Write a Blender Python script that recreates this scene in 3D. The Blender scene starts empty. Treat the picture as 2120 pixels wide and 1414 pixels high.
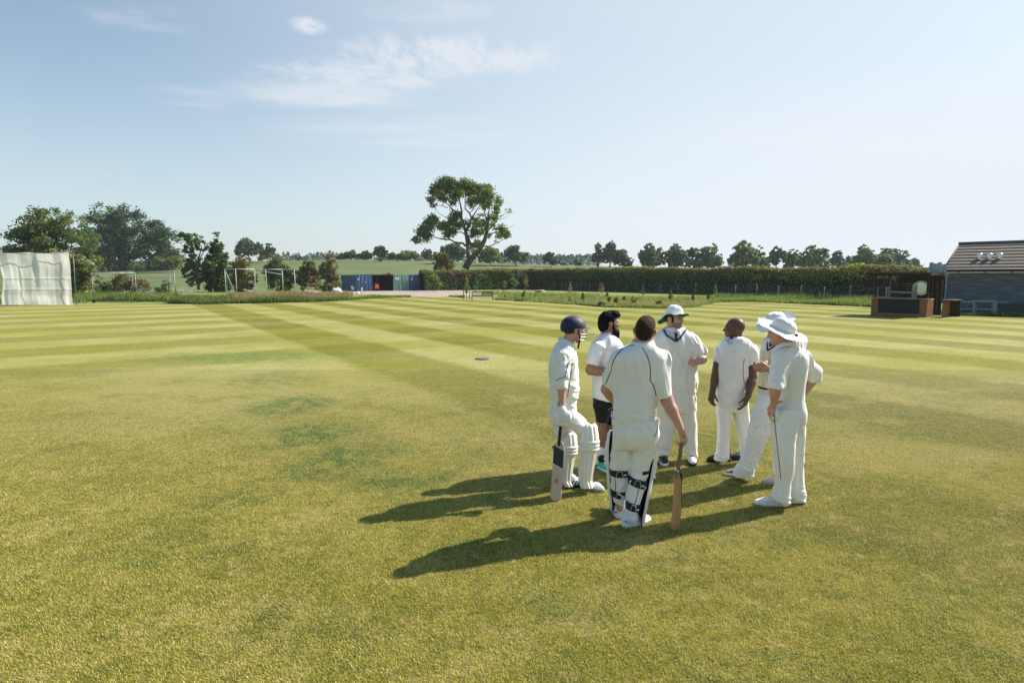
import bpy, math, random
import numpy as np
from mathutils import Vector, Matrix
sc = bpy.context.scene
COL = sc.collection
R = math.radians
rng = np.random.default_rng(7)
random.seed(7)
# ------------------------------------------------------------------ camera model
FPX, CX, CY, CAMH = 1336.0, 1060.0, 707.0, 2.16
PITCH = math.atan(133 / FPX)
CP, SP = math.cos(PITCH), math.sin(PITCH)
def P(px, py, Y):
    """world point seen at pixel (px,py) of the 2120x1414 photograph at world depth Y"""
    u = (px - CX) / FPX; v = (CY - py) / FPX
    t = Y / (CP + v * SP)
    return np.array([u * t, Y, CAMH + (-SP + v * CP) * t])
def G(px, py):
    """ground point (z=0) seen at pixel"""
    v = (CY - py) / FPX
    t = CAMH / (SP - v * CP)
    return np.array([(px - CX) / FPX * t, (CP + v * SP) * t, 0.0])
def V(*a): return np.array(a, float)
def nrm(v):
    v = np.asarray(v, float); return v / (np.linalg.norm(v) + 1e-12)
# ------------------------------------------------------------------ objects
def tag(o, label=None, cat=None, group=None, kind=None):
    if label: o['label'] = label
    if cat: o['category'] = cat
    if group: o['group'] = group
    if kind: o['kind'] = kind
    return o
def empty(name, loc=(0, 0, 0), rz=0.0, label=None, cat=None, group=None):
    o = bpy.data.objects.new(name, None); COL.objects.link(o)
    o.empty_display_size = 0.2
    o.location = tuple(loc); o.rotation_euler = (0, 0, rz)
    return tag(o, label, cat, group)
def link(name, me, mats=None, parent=None, smooth=True):
    """links a mesh; with a parent whose children are given in world space, keeps world placement"""
    o = bpy.data.objects.new(name, me); COL.objects.link(o)
    if mats is not None:
        for m in (mats if isinstance(mats, (list, tuple)) else [mats]): me.materials.append(m)
    if parent is not None: o.parent = parent
    if smooth: me.polygons.foreach_set('use_smooth', np.ones(len(me.polygons), bool))
    else: me.polygons.foreach_set('use_smooth', np.zeros(len(me.polygons), bool))
    return o
def npmesh(name, v, faces, k=None, midx=None, col=None):
    """fast mesh from numpy: faces is an (n,3) or (n,4) array, or a list of such arrays"""
    if not isinstance(faces, list): faces = [faces]
    faces = [np.asarray(f, np.int32) for f in faces if len(f)]
    me = bpy.data.meshes.new(name)
    v = np.asarray(v, np.float32)
    me.vertices.add(len(v)); me.vertices.foreach_set('co', v.ravel())
    nl = sum(f.size for f in faces); npoly = sum(len(f) for f in faces)
    me.loops.add(nl); me.polygons.add(npoly)
    me.loops.foreach_set('vertex_index', np.concatenate([f.ravel() for f in faces]))
    tot = np.concatenate([np.full(len(f), f.shape[1], np.int32) for f in faces])
    st = np.concatenate([[0], np.cumsum(tot)[:-1]]).astype(np.int32)
    me.polygons.foreach_set('loop_start', st)
    try: me.polygons.foreach_set('loop_total', tot)
    except Exception: pass
    if midx is not None: me.polygons.foreach_set('material_index', np.asarray(midx, np.int32))
    me.update(calc_edges=True)
    if col is not None:
        col = np.asarray(col, np.float32)
        dom = 'POINT' if len(col) == len(v) else 'FACE'
        a = me.attributes.new('Col', 'FLOAT_COLOR', dom)
        c4 = np.ones((len(col), 4), np.float32); c4[:, :3] = col[:, :3]
        a.data.foreach_set('color', c4.ravel())
    return me
class MB:
    """collects boxes, tubes, grids into one mesh"""
    def __init__(s): s.v = []; s.q = []; s.t = []; s.n = 0; s.mq = []; s.mt = []
    def add(s, v, q=(), t=(), m=0):
        v = np.asarray(v, float); s.v.append(v)
        if len(q): s.q.append(np.asarray(q, int) + s.n); s.mq += [m] * len(q)
        if len(t): s.t.append(np.asarray(t, int) + s.n); s.mt += [m] * len(t)
        s.n += len(v); return s
    def box(s, c, size, rz=0.0, m=0, rot=None, bev=0.0):
        hx, hy, hz = np.array(size) / 2.0
        if bev > 0:
            b = min(bev, hx * .9, hy * .9, hz * .9)
            v = []
            for sx in (-1, 1):
                for sy in (-1, 1):
                    for sz in (-1, 1):
                        v += [(sx * hx, sy * (hy - b), sz * (hz - b)), (sx * (hx - b), sy * hy, sz * (hz - b)), (sx * (hx - b), sy * (hy - b), sz * hz)]
            v = np.array(v); I = lambda x, y, z, k: (x * 4 + y * 2 + z) * 3 + k
            q = []; t = []
            for a in (0, 1):
                q += [(I(a,0,0,0), I(a,1,0,0), I(a,1,1,0), I(a,0,1,0)), (I(0,a,0,1), I(1,a,0,1), I(1,a,1,1), I(0,a,1,1)), (I(0,0,a,2), I(1,0,a,2), I(1,1,a,2), I(0,1,a,2))]
                for b2 in (0, 1):
                    q += [(I(a,b2,0,0), I(a,b2,0,1), I(a,b2,1,1), I(a,b2,1,0)), (I(a,0,b2,0), I(a,0,b2,2), I(a,1,b2,2), I(a,1,b2,0)), (I(0,a,b2,1), I(0,a,b2,2), I(1,a,b2,2), I(1,a,b2,1))]
                    for c2 in (0, 1): t.append((I(a,b2,c2,0), I(a,b2,c2,1), I(a,b2,c2,2)))
        else:
            v = np.array([(x, y, z) for x in (-hx, hx) for y in (-hy, hy) for z in (-hz, hz)])
            q = [(0, 1, 3, 2), (4, 6, 7, 5), (0, 4, 5, 1), (2, 3, 7, 6), (0, 2, 6, 4), (1, 5, 7, 3)]; t = []
        if rot is not None: v = v @ np.asarray(rot, float).T
        elif rz: 
            c0, s0 = math.cos(rz), math.sin(rz)
            v = v @ np.array([[c0, -s0, 0], [s0, c0, 0], [0, 0, 1]]).T
        return s.add(v + np.asarray(c, float), q, t, m)
    def tube(s, pts, r, n=8, m=0, cap=True):
        pts = np.asarray(pts, float); k = len(pts)
        r = np.full(k, r) if np.isscalar(r) else np.asarray(r, float)
        T = np.gradient(pts, axis=0); T /= (np.linalg.norm(T, axis=1, keepdims=True) + 1e-12)
        up = V(0, 0, 1) if abs(T[0][2]) < .9 else V(1, 0, 0)
        rings = []
        for i in range(k):
            x = np.cross(up, T[i]); x /= (np.linalg.norm(x) + 1e-12); y = np.cross(T[i], x); up = y
            a = np.arange(n) * 2 * math.pi / n
            rings.append(pts[i] + r[i] * (np.cos(a)[:, None] * x + np.sin(a)[:, None] * y))
        v = np.concatenate(rings); q = []; t = []
        for i in range(k - 1):
            for j in range(n):
                q.append((i*n+j, i*n+(j+1)%n, (i+1)*n+(j+1)%n, (i+1)*n+j))
        if cap:
            v = np.concatenate([v, pts[:1], pts[-1:]])
            for j in range(n):
                t.append((k*n, (j+1)%n, j)); t.append((k*n+1, (k-1)*n+j, (k-1)*n+(j+1)%n))
        return s.add(v, q, t, m)
    def grid(s, v, nu, nv, closeu=False, m=0, flip=False):
        """v is (nu*nv,3), index i*nv+j"""
        q = []
        for i in range(nu if closeu else nu - 1):
            for j in range(nv - 1):
                a, b = i*nv+j, ((i+1) % nu)*nv+j
                q.append((a, a+1, b+1, b) if flip else (a, b, b+1, a+1))
        return s.add(v, q, (), m)
    def lathe(s, prof, c=(0, 0, 0), n=24, m=0, rot=None):
        prof = np.asarray(prof, float); k = len(prof)
        a = np.arange(n) * 2 * math.pi / n
        v = np.array([(p[0]*math.cos(t), p[0]*math.sin(t), p[1]) for t in a for p in prof])
        if rot is not None: v = v @ np.asarray(rot, float).T
        return s.grid(v + np.asarray(c, float), n, k, True, m)
    def mesh(s, name, col=None):
        v = np.concatenate(s.v)
        fs = []; mi = []
        if s.q: fs.append(np.concatenate(s.q)); mi += s.mq
        if s.t: fs.append(np.concatenate(s.t)); mi += s.mt
        return npmesh(name, v, fs, midx=mi, col=col)
    def build(s, name, mats, parent=None, smooth=False, col=None):
        return link(name, s.mesh(name, col), mats, parent, smooth)
# ------------------------------------------------------------------ shader nodes
def nd(nt, typ, ins=None, **props):
    n = nt.nodes.new(typ)
    for k, v in props.items(): setattr(n, k, v)
    for k, v in (ins or {}).items():
        s = n.inputs[k]
        if isinstance(v, bpy.types.NodeSocket): nt.links.new(v, s)
        else:
            if isinstance(v, (tuple, list)) and len(v) == 3 and s.type == 'RGBA': v = (*v, 1)
            s.default_value = v
    return n
def mth(nt, op, a, b=0.0, clamp=False):
    return nd(nt, 'ShaderNodeMath', {0: a, 1: b}, operation=op, use_clamp=clamp).outputs[0]
def mixc(nt, f, a, b, blend='MIX'):
    return nd(nt, 'ShaderNodeMix', {0: f, 6: a, 7: b}, data_type='RGBA', blend_type=blend).outputs[2]
def noise(nt, vec, scale, detail=3.0, rough=.55, out=0):
    return nd(nt, 'ShaderNodeTexNoise', {'Vector': vec, 'Scale': scale, 'Detail': detail, 'Roughness': rough}).outputs[out]
def ramp(nt, f, stops, interp='LINEAR'):
    n = nd(nt, 'ShaderNodeValToRGB', {0: f}); e = n.color_ramp.elements; n.color_ramp.interpolation = interp
    while len(e) < len(stops): e.new(.5)
    for i, (p, c) in enumerate(stops):
        e[i].position = p; e[i].color = (*c, 1) if len(c) == 3 else c
    return n.outputs[0]
def maprange(nt, v, a, b, c=0.0, d=1.0, smooth=True):
    return nd(nt, 'ShaderNodeMapRange', {0: v, 1: a, 2: b, 3: c, 4: d}, interpolation_type='SMOOTHSTEP' if smooth else 'LINEAR').outputs[0]
def newmat(name):
    m = bpy.data.materials.new(name); m.use_nodes = True
    nt = m.node_tree; nt.nodes.clear()
    out = nd(nt, 'ShaderNodeOutputMaterial')
    return m, nt, out
def mat(name, base, rough=.8, var=.12, scale=8.0, bump=0.0, bscale=60.0, metal=0.0, spec=.3, trans=0.0, attr=False, sheen=0.0, base2=None, stretch=None, bdist=.02):
    """procedural surface: base colour broken up by noise, optional second colour, bump and translucency"""
    m, nt, out = newmat(name)
    tc = nd(nt, 'ShaderNodeTexCoord').outputs['Object']
    if stretch: tc = nd(nt, 'ShaderNodeMapping', {0: tc, 3: stretch}).outputs[0]
    n1 = noise(nt, tc, scale, 4)
    if attr: b = nd(nt, 'ShaderNodeAttribute', attribute_name='Col').outputs[0]
    else: b = nd(nt, 'ShaderNodeRGB').outputs[0]; b.default_value = (*base, 1)
    if base2 is not None: b = mixc(nt, maprange(nt, n1, .42, .62), b, (*base2, 1))
    v = maprange(nt, n1, .25, .75, 1 - var, 1 + var, False)
    c = nd(nt, 'ShaderNodeVectorMath', {0: b, 3: v}, operation='SCALE').outputs[0]
    ins = {'Base Color': c, 'Roughness': rough, 'Metallic': metal, 'Specular IOR Level': spec}
    if sheen: ins['Sheen Weight'] = sheen
    if bump:
        n2 = noise(nt, tc, bscale, 3)
        ins['Normal'] = nd(nt, 'ShaderNodeBump', {'Strength': bump, 'Distance': bdist, 'Height': n2}).outputs[0]
    s = nd(nt, 'ShaderNodeBsdfPrincipled', ins).outputs[0]
    if trans:
        t = nd(nt, 'ShaderNodeBsdfTranslucent', {0: c}).outputs[0]
        s = nd(nt, 'ShaderNodeMixShader', {0: trans, 1: s, 2: t}).outputs[0]
    nt.links.new(s, out.inputs[0])
    return m
def vnoise(p, seed=0):
    """3-D value noise, -1..1, p is (n,3)"""
    i = np.floor(p).astype(np.int64); f = p - i; f = f * f * (3 - 2 * f)
    def h(x, y, z):
        k = (x * 73856093) ^ (y * 19349663) ^ (z * 83492791) ^ (seed * 2654435)
        k = (k ^ (k >> 13)) * 1274126177 & 0x7fffffff
        k = (k ^ (k >> 16)) * 668265263 & 0x7fffffff
        return (k & 0xffff) / 32767.5 - 1
    x, y, z = i.T; fx, fy, fz = f.T
    l = lambda a, b, t: a + (b - a) * t
    return l(l(l(h(x,y,z), h(x+1,y,z), fx), l(h(x,y+1,z), h(x+1,y+1,z), fx), fy),
             l(l(h(x,y,z+1), h(x+1,y,z+1), fx), l(h(x,y+1,z+1), h(x+1,y+1,z+1), fx), fy), fz)
# ================================================================== camera, sun, sky
cam = bpy.data.cameras.new('camera'); camo = bpy.data.objects.new('camera', cam); COL.objects.link(camo)
camo.location = (0, 0, CAMH); camo.rotation_euler = (math.pi / 2 - PITCH, 0, 0)
cam.sensor_width = 36; cam.lens = 36 * FPX / 2120; cam.clip_end = 6000; cam.clip_start = .1
sc.camera = camo
SUN_EL, SUN_AZ = R(39.5), R(64.0)     # azimuth measured from +Y (view direction) towards +X (right)
sd = V(math.sin(SUN_AZ) * math.cos(SUN_EL), math.cos(SUN_AZ) * math.cos(SUN_EL), math.sin(SUN_EL))
sl = bpy.data.lights.new('sun', 'SUN'); sl.energy = 5.0; sl.angle = R(.5); sl.color = (1, .915, .78)
so = bpy.data.objects.new('sun', sl); COL.objects.link(so)
so.rotation_euler = Vector(sd).to_track_quat('Z', 'Y').to_euler(); so.location = (40, 20, 40)
w = bpy.data.worlds.new('World'); sc.world = w; w.use_nodes = True
nt = w.node_tree; nt.nodes.clear()
sky = nd(nt, 'ShaderNodeTexSky', sky_type='NISHITA')
sky.sun_disc = False; sky.sun_elevation = SUN_EL; sky.sun_rotation = SUN_AZ
sky.air_density = 1.0; sky.dust_density = 1.2; sky.ozone_density = 1.0; sky.altitude = 0
geo = nd(nt, 'ShaderNodeTexCoord').outputs['Generated']
sep = nd(nt, 'ShaderNodeSeparateXYZ', {0: geo})
dx, dy, dz = sep.outputs
SKY = nd(nt, 'ShaderNodeVectorMath', {0: sky.outputs[0], 1: (.97, 1.15, 1.13)}, operation='MULTIPLY').outputs[0]
# thin summer haze: paler towards the horizon and towards the sun's side
sunv = nd(nt, 'ShaderNodeVectorMath', {0: geo, 1: tuple(sd)}, operation='DOT_PRODUCT').outputs['Value']
hz = maprange(nt, dz, .0, .34, 1, 0)
hs = maprange(nt, sunv, .0, .75, 0, 1)
hup = maprange(nt, dz, .44, .72, 1, 0)
hf = mth(nt, 'MULTIPLY', hup, mth(nt, 'ADD', mth(nt, 'ADD', mth(nt, 'MULTIPLY', hz, .40), maprange(nt, dz, .45, .80, .15, 0)), mth(nt, 'MULTIPLY', hs, .54), True))
SKY = mixc(nt, hf, SKY, (6.45, 6.85, 7.35, 1))
# cloud layer: direction projected on a flat layer overhead
inv = mth(nt, 'DIVIDE', 1.0, mth(nt, 'MAXIMUM', dz, .03))
cu = mth(nt, 'MULTIPLY', dx, inv); cv = mth(nt, 'MULTIPLY', dy, inv)
cvec = nd(nt, 'ShaderNodeCombineXYZ', {0: cu, 1: cv}).outputs[0]
def cloud(cx_, cy_, rx, ry, sx, sy, sc_, lo, hi, amt, seed, rot=0.0):
    """a bank of cloud on the layer round (cx_,cy_)"""
    du = mth(nt, 'DIVIDE', mth(nt, 'SUBTRACT', cu, cx_), rx); dv = mth(nt, 'DIVIDE', mth(nt, 'SUBTRACT', cv, cy_), ry)
    r2 = mth(nt, 'SQRT', mth(nt, 'ADD', mth(nt, 'MULTIPLY', du, du), mth(nt, 'MULTIPLY', dv, dv)))
    mk = maprange(nt, r2, .2, 1.0, 1, 0)
    mp = nd(nt, 'ShaderNodeMapping', {0: cvec, 1: (seed * 3.1, seed * 1.7, seed), 2: (0, 0, rot), 3: (sx, sy, 1)}).outputs[0]
    nz = noise(nt, mp, sc_ * 1.25, 12, .66)
    v = mth(nt, 'MULTIPLY', nz, mth(nt, 'ADD', mth(nt, 'MULTIPLY', mk, .60), .40))
    return mth(nt, 'MULTIPLY', mth(nt, 'MULTIPLY', maprange(nt, v, lo, hi), mk), amt)
def lay(px, py):
    d = P(px, py, 1.0) - V(0, 0, CAMH); return d[0] / d[2], d[1] / d[2]
cl = None
for (px, py, rx, ry, sx, sy, s_, lo, hi, amt, seed, rot) in [
        (930, 118, 1.05, .55, 3.4, 1.0, 2.4, .30, .60, .85, 1, .15),
        (760, 158, 1.0, .55, 2.2, 1.5, 2.4, .28, .60, .80, 2, .1),
        (680, 195, .85, .60, 1.0, 1.5, 1.6, .20, .56, .80, 3, 0),
        (640, 55, .115, .17, 2.0, 1.2, 2.5, .22, .50, 1.0, 4, 0),
        (420, 205, .6, .5, 1.0, 1.6, 2.0, .30, .70, .35, 5, 0),
        (850, 275, 1.8, 1.0, .6, 1.8, 1.6, .26, .66, .45, 6, 0),
        (900, 20, .5, .3, 2.0, 1.5, 2.2, .34, .70, .45, 7, 0),
        (290, 40, .45, .3, 1.5, 1.5, 2.2, .34, .70, .35, 8, 0),
        (1950, 270, 3.4, 2.2, .35, 1.3, 1.3, .26, .66, .60, 9, .2)]:
    u_, v_ = lay(px, py)
    c = cloud(u_, v_, rx, ry, sx, sy, s_, lo, hi, amt, seed, rot)
    cl = c if cl is None else mth(nt, 'MAXIMUM', cl, c)
SKY = mixc(nt, mth(nt, 'MULTIPLY', cl, .74), SKY, (6.8, 6.9, 7.3, 1))
SKY = mixc(nt, maprange(nt, dz, .44, .80, 0, 1), SKY, nd(nt, 'ShaderNodeVectorMath', {0: SKY, 1: (.78, 1.02, 1.22)}, operation='MULTIPLY').outputs[0])
bg = nd(nt, 'ShaderNodeBackground', {0: SKY, 1: .0775})
nt.links.new(bg.outputs[0], nd(nt, 'ShaderNodeOutputWorld').inputs[0])
sc.view_settings.view_transform = 'Standard'; sc.view_settings.look = 'None'
sc.view_settings.exposure = 0.72; sc.view_settings.gamma = 1.0
sc.cycles.volume_bounces = 0; sc.cycles.max_bounces = 6; sc.cycles.diffuse_bounces = 3; sc.cycles.transmission_bounces = 4; sc.cycles.transparent_max_bounces = 16
sc.cycles.use_denoising = True
# ================================================================== ground
RIDGE_Y = 250.0
RP = [(-4000, 548), (0, 546), (230, 549), (330, 546), (420, 542), (700, 538), (900, 541), (1100, 548), (1300, 553), (1500, 557), (1700, 560), (2120, 563), (6000, 566)]
RX = np.array([a for a, b in RP], float); RZ = np.array([CAMH + (574 - b) / FPX * RIDGE_Y for a, b in RP])
def terrain(x, y):
    x = np.asarray(x, float); y = np.asarray(y, float)
    px = CX + FPX * x / np.maximum(y, 40.0)
    zr = np.interp(px, RX, RZ)
    t = np.clip((y - 112) / (RIDGE_Y - 112), 0, 1)
    s = t * (0.55 + .45 * t)
    return np.where(y < 112, 0.0, zr * s) + np.where(y > RIDGE_Y, (y - RIDGE_Y) * .0, 0)
ys = np.concatenate([np.linspace(-150, 100, 16), np.linspace(104, 300, 50), np.linspace(320, 3000, 20)])
us = np.linspace(-3.2, 3.2, 161)
gv = []
for y in ys:
    x = us * max(abs(y), 60.0) * (1 if y > 0 else 1)
    gv.append(np.stack([x, np.full_like(x, y), terrain(x, y)], 1))
gm = MB().grid(np.concatenate(gv), len(ys), len(us), flip=True)
# --- crop field / rough land material
m_land, nt, out = newmat('field_green')
pos = nd(nt, 'ShaderNodeNewGeometry').outputs['Position']
n1 = noise(nt, pos, .035, 4); n2 = noise(nt, nd(nt, 'ShaderNodeMapping', {0: pos, 3: (.03, .25, .25)}).outputs[0], 1.0, 4); n3 = noise(nt, pos, 1.5, 3)
c = mixc(nt, maprange(nt, n1, .35, .65), (.105, .150, .050, 1), (.165, .185, .080, 1))
c = mixc(nt, maprange(nt, n2, .45, .62, 0, .75), c, (.085, .125, .050, 1))
c = nd(nt, 'ShaderNodeVectorMath', {0: c, 3: maprange(nt, n3, .3, .7, .82, 1.18, False)}, operation='SCALE').outputs[0]
b = nd(nt, 'ShaderNodeBsdfPrincipled', {'Base Color': c, 'Roughness': .95, 'Specular IOR Level': .1})
nt.links.new(b.outputs[0], out.inputs[0])
tag(gm.build('ground', m_land, None, True), kind='structure')
# --- lawn colour as a node group shared by the turf sheet and the blades that grow on it
A_DIR = nrm([-.607, 1]); NA = (A_DIR[1], -A_DIR[0]); B_DIR = nrm([1.22, 1]); NB = (-B_DIR[1], B_DIR[0])
LG = bpy.data.node_groups.new('lawn_colour', 'ShaderNodeTree')
LG.interface.new_socket('Color', in_out='OUTPUT', socket_type='NodeSocketColor')
def build_lawn():
    nt = LG
    pos = nd(nt, 'ShaderNodeNewGeometry').outputs['Position']
    px_, py_, _ = nd(nt, 'ShaderNodeSeparateXYZ', {0: pos}).outputs
    wob = mth(nt, 'MULTIPLY', mth(nt, 'SUBTRACT', noise(nt, pos, .35, 3), .5), .5)
    wob2 = mth(nt, 'MULTIPLY', mth(nt, 'SUBTRACT', noise(nt, pos, 2.5, 3), .5), .35)
    def coord(n): return mth(nt, 'ADD', mth(nt, 'ADD', mth(nt, 'MULTIPLY', px_, n[0]), mth(nt, 'MULTIPLY', py_, n[1])), mth(nt, 'ADD', wob, wob2))
    ca, cb = coord(NA), coord(NB)
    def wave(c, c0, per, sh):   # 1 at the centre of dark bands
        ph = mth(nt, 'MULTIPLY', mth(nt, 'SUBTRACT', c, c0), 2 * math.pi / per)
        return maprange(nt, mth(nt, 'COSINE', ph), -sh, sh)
    wa = wave(ca, 5.95, 4.25, .35); wb = wave(cb, 28.1, 5.0, .35)  # mowing stripes: light and shade of leaning blades, painted into the lawn colour
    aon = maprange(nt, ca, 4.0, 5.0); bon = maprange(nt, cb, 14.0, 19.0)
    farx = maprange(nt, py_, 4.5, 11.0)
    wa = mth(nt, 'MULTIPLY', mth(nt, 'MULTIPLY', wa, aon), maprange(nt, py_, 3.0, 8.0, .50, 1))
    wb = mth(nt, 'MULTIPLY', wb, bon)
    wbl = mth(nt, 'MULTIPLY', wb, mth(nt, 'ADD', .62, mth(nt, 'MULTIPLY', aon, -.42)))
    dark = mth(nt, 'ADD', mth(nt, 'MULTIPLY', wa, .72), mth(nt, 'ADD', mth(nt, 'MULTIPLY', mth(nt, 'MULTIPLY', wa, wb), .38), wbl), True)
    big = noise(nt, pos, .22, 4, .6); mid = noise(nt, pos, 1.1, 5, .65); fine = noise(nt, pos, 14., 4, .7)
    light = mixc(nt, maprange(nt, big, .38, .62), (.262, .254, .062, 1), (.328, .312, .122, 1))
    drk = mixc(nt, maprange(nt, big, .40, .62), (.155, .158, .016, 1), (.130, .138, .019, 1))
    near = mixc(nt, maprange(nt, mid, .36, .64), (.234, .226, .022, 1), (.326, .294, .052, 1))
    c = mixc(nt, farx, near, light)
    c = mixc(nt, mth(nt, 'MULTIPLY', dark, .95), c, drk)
    # straw-dry and greener patches
    dry = noise(nt, nd(nt, 'ShaderNodeVectorMath', {0: pos, 1: (31, 7, 0)}, operation='ADD').outputs[0], .8, 6, .7)
    c = mixc(nt, mth(nt, 'MULTIPLY', maprange(nt, dry, .50, .66, 0, .75), maprange(nt, py_, 6.0, 18.0, 1, .30)), c, (.40, .335, .112, 1))
    gr = noise(nt, nd(nt, 'ShaderNodeVectorMath', {0: pos, 1: (11, 57, 0)}, operation='ADD').outputs[0], .9, 6, .7)
    c = mixc(nt, mth(nt, 'MULTIPLY', maprange(nt, gr, .50, .66, 0, .8), maprange(nt, py_, 6.0, 18.0, 1, .30)), c, (.140, .168, .018, 1))
    mot = noise(nt, nd(nt, 'ShaderNodeVectorMath', {0: pos, 1: (5, 91, 0)}, operation='ADD').outputs[0], 4.5, 5, .7)
    nearm = maprange(nt, py_, 5.0, 14.0, 1, .35)
    c = mixc(nt, mth(nt, 'MULTIPLY', maprange(nt, mot, .52, .64, 0, .6), nearm), c, (.150, .166, .016, 1))
    c = mixc(nt, mth(nt, 'MULTIPLY', maprange(nt, mot, .47, .36, 0, .6), nearm), c, (.42, .345, .125, 1))
    # the dark lush patches left of the players and by the lower edge
    dist = nd(nt, 'ShaderNodeTexNoise', {'Vector': pos, 'Scale': 1.1, 'Detail': 5.0}).outputs[1]
    wp = nd(nt, 'ShaderNodeVectorMath', {0: pos, 1: nd(nt, 'ShaderNodeVectorMath', {0: nd(nt, 'ShaderNodeVectorMath', {0: dist, 1: (.5, .5, .5)}, operation='SUBTRACT').outputs[0], 3: 1.1}, operation='SCALE').outputs[0]}, operation='ADD').outputs[0]
    wx, wy, _ = nd(nt, 'ShaderNodeSeparateXYZ', {0: wp}).outputs
    tot = None
    for (px, py, rx, ry, amt) in [(600, 842, .60, .85, .95), (645, 900, .60, .70, 1.0), (690, 955, .45, .6, .95), (770, 945, .42, .4, .7), (820, 1000, .50, .40, .85), (740, 985, .35, .4, .6), (560, 785, .9, .9, .5),
                                  (1180, 1250, .35, .25, .42), (1560, 1390, .4, .22, .55), (620, 1270, .25, .2, .30), (1600, 1110, .5, .2, .45), (730, 1330, .25, .15, .32), (500, 740, 2.6, 1.1, .6)]:
        g = G(px, py)
        du = mth(nt, 'DIVIDE', mth(nt, 'SUBTRACT', wx, g[0]), rx); dv = mth(nt, 'DIVIDE', mth(nt, 'SUBTRACT', wy, g[1]), ry)
        k = mth(nt, 'MULTIPLY', maprange(nt, mth(nt, 'ADD', mth(nt, 'MULTIPLY', du, du), mth(nt, 'MULTIPLY', dv, dv)), .0, 2.4, 1, 0), amt)
        tot = k if tot is None else mth(nt, 'MAXIMUM', tot, k)
    brk = maprange(nt, noise(nt, pos, 3.4, 6, .75), .40, .58, .12, 1)
    c = mixc(nt, mth(nt, 'MULTIPLY', mth(nt, 'MULTIPLY', tot, brk), 1.0), c, (.062, .135, .024, 1))
    # pale worn patch right of the players
    g = G(1850, 940)
    du = mth(nt, 'DIVIDE', mth(nt, 'SUBTRACT', wx, g[0]), 1.6); dv = mth(nt, 'DIVIDE', mth(nt, 'SUBTRACT', wy, g[1]), .8)
    k = maprange(nt, mth(nt, 'ADD', mth(nt, 'MULTIPLY', du, du), mth(nt, 'MULTIPLY', dv, dv)), .1, 1.3, .7, 0)
    c = mixc(nt, k, c, (.38, .33, .11, 1))
    c = nd(nt, 'ShaderNodeVectorMath', {0: c, 3: maprange(nt, fine, .3, .7, .72, 1.28, False)}, operation='SCALE').outputs[0]
    nt.links.new(c, nd(nt, 'NodeGroupOutput').inputs[0])
build_lawn()
m_turf, nt, out = newmat('mown_turf')
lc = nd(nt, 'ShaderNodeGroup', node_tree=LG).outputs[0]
pos = nd(nt, 'ShaderNodeNewGeometry').outputs['Position']
tsc = maprange(nt, nd(nt, 'ShaderNodeSeparateXYZ', {0: pos}).outputs[1], 7.0, 14.5, .62, 1.0)
lc = nd(nt, 'ShaderNodeVectorMath', {0: lc, 3: tsc}, operation='SCALE').outputs[0]
bp = nd(nt, 'ShaderNodeBump', {'Strength': .5, 'Distance': .03, 'Height': noise(nt, pos, 40., 4, .7)}).outputs[0]
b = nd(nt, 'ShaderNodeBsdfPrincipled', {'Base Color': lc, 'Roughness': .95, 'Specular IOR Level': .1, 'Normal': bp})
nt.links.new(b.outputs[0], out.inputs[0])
# field outline (far edge follows the verge, in photograph pixels)
edge = [(-700, 640), (0, 633), (180, 629), (420, 630), (560, 628), (700, 624), (800, 617), (930, 614), (1000, 620.5), (1080, 624), (1200, 632), (1260, 637), (1400, 638.5), (1440, 636), (1466, 630.5), (1492, 625.5), (1560, 625.5), (1700, 631), (1801, 636), (1900, 652), (2120, 657), (2700, 668)]
ev = [G(a, b_) for a, b_ in edge]
NF = 14; vv = []
for e in ev:
    for k in range(NF):
        t = k / (NF - 1); vv.append((e[0] * (.02 + .98 * t) if t > 0 else e[0], e[1] * t + (1 - t) * -30, .004))
tag(MB().grid(np.array(vv), len(ev), NF, flip=False).build('cricket_field', m_turf, None, True), kind='structure')
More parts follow.
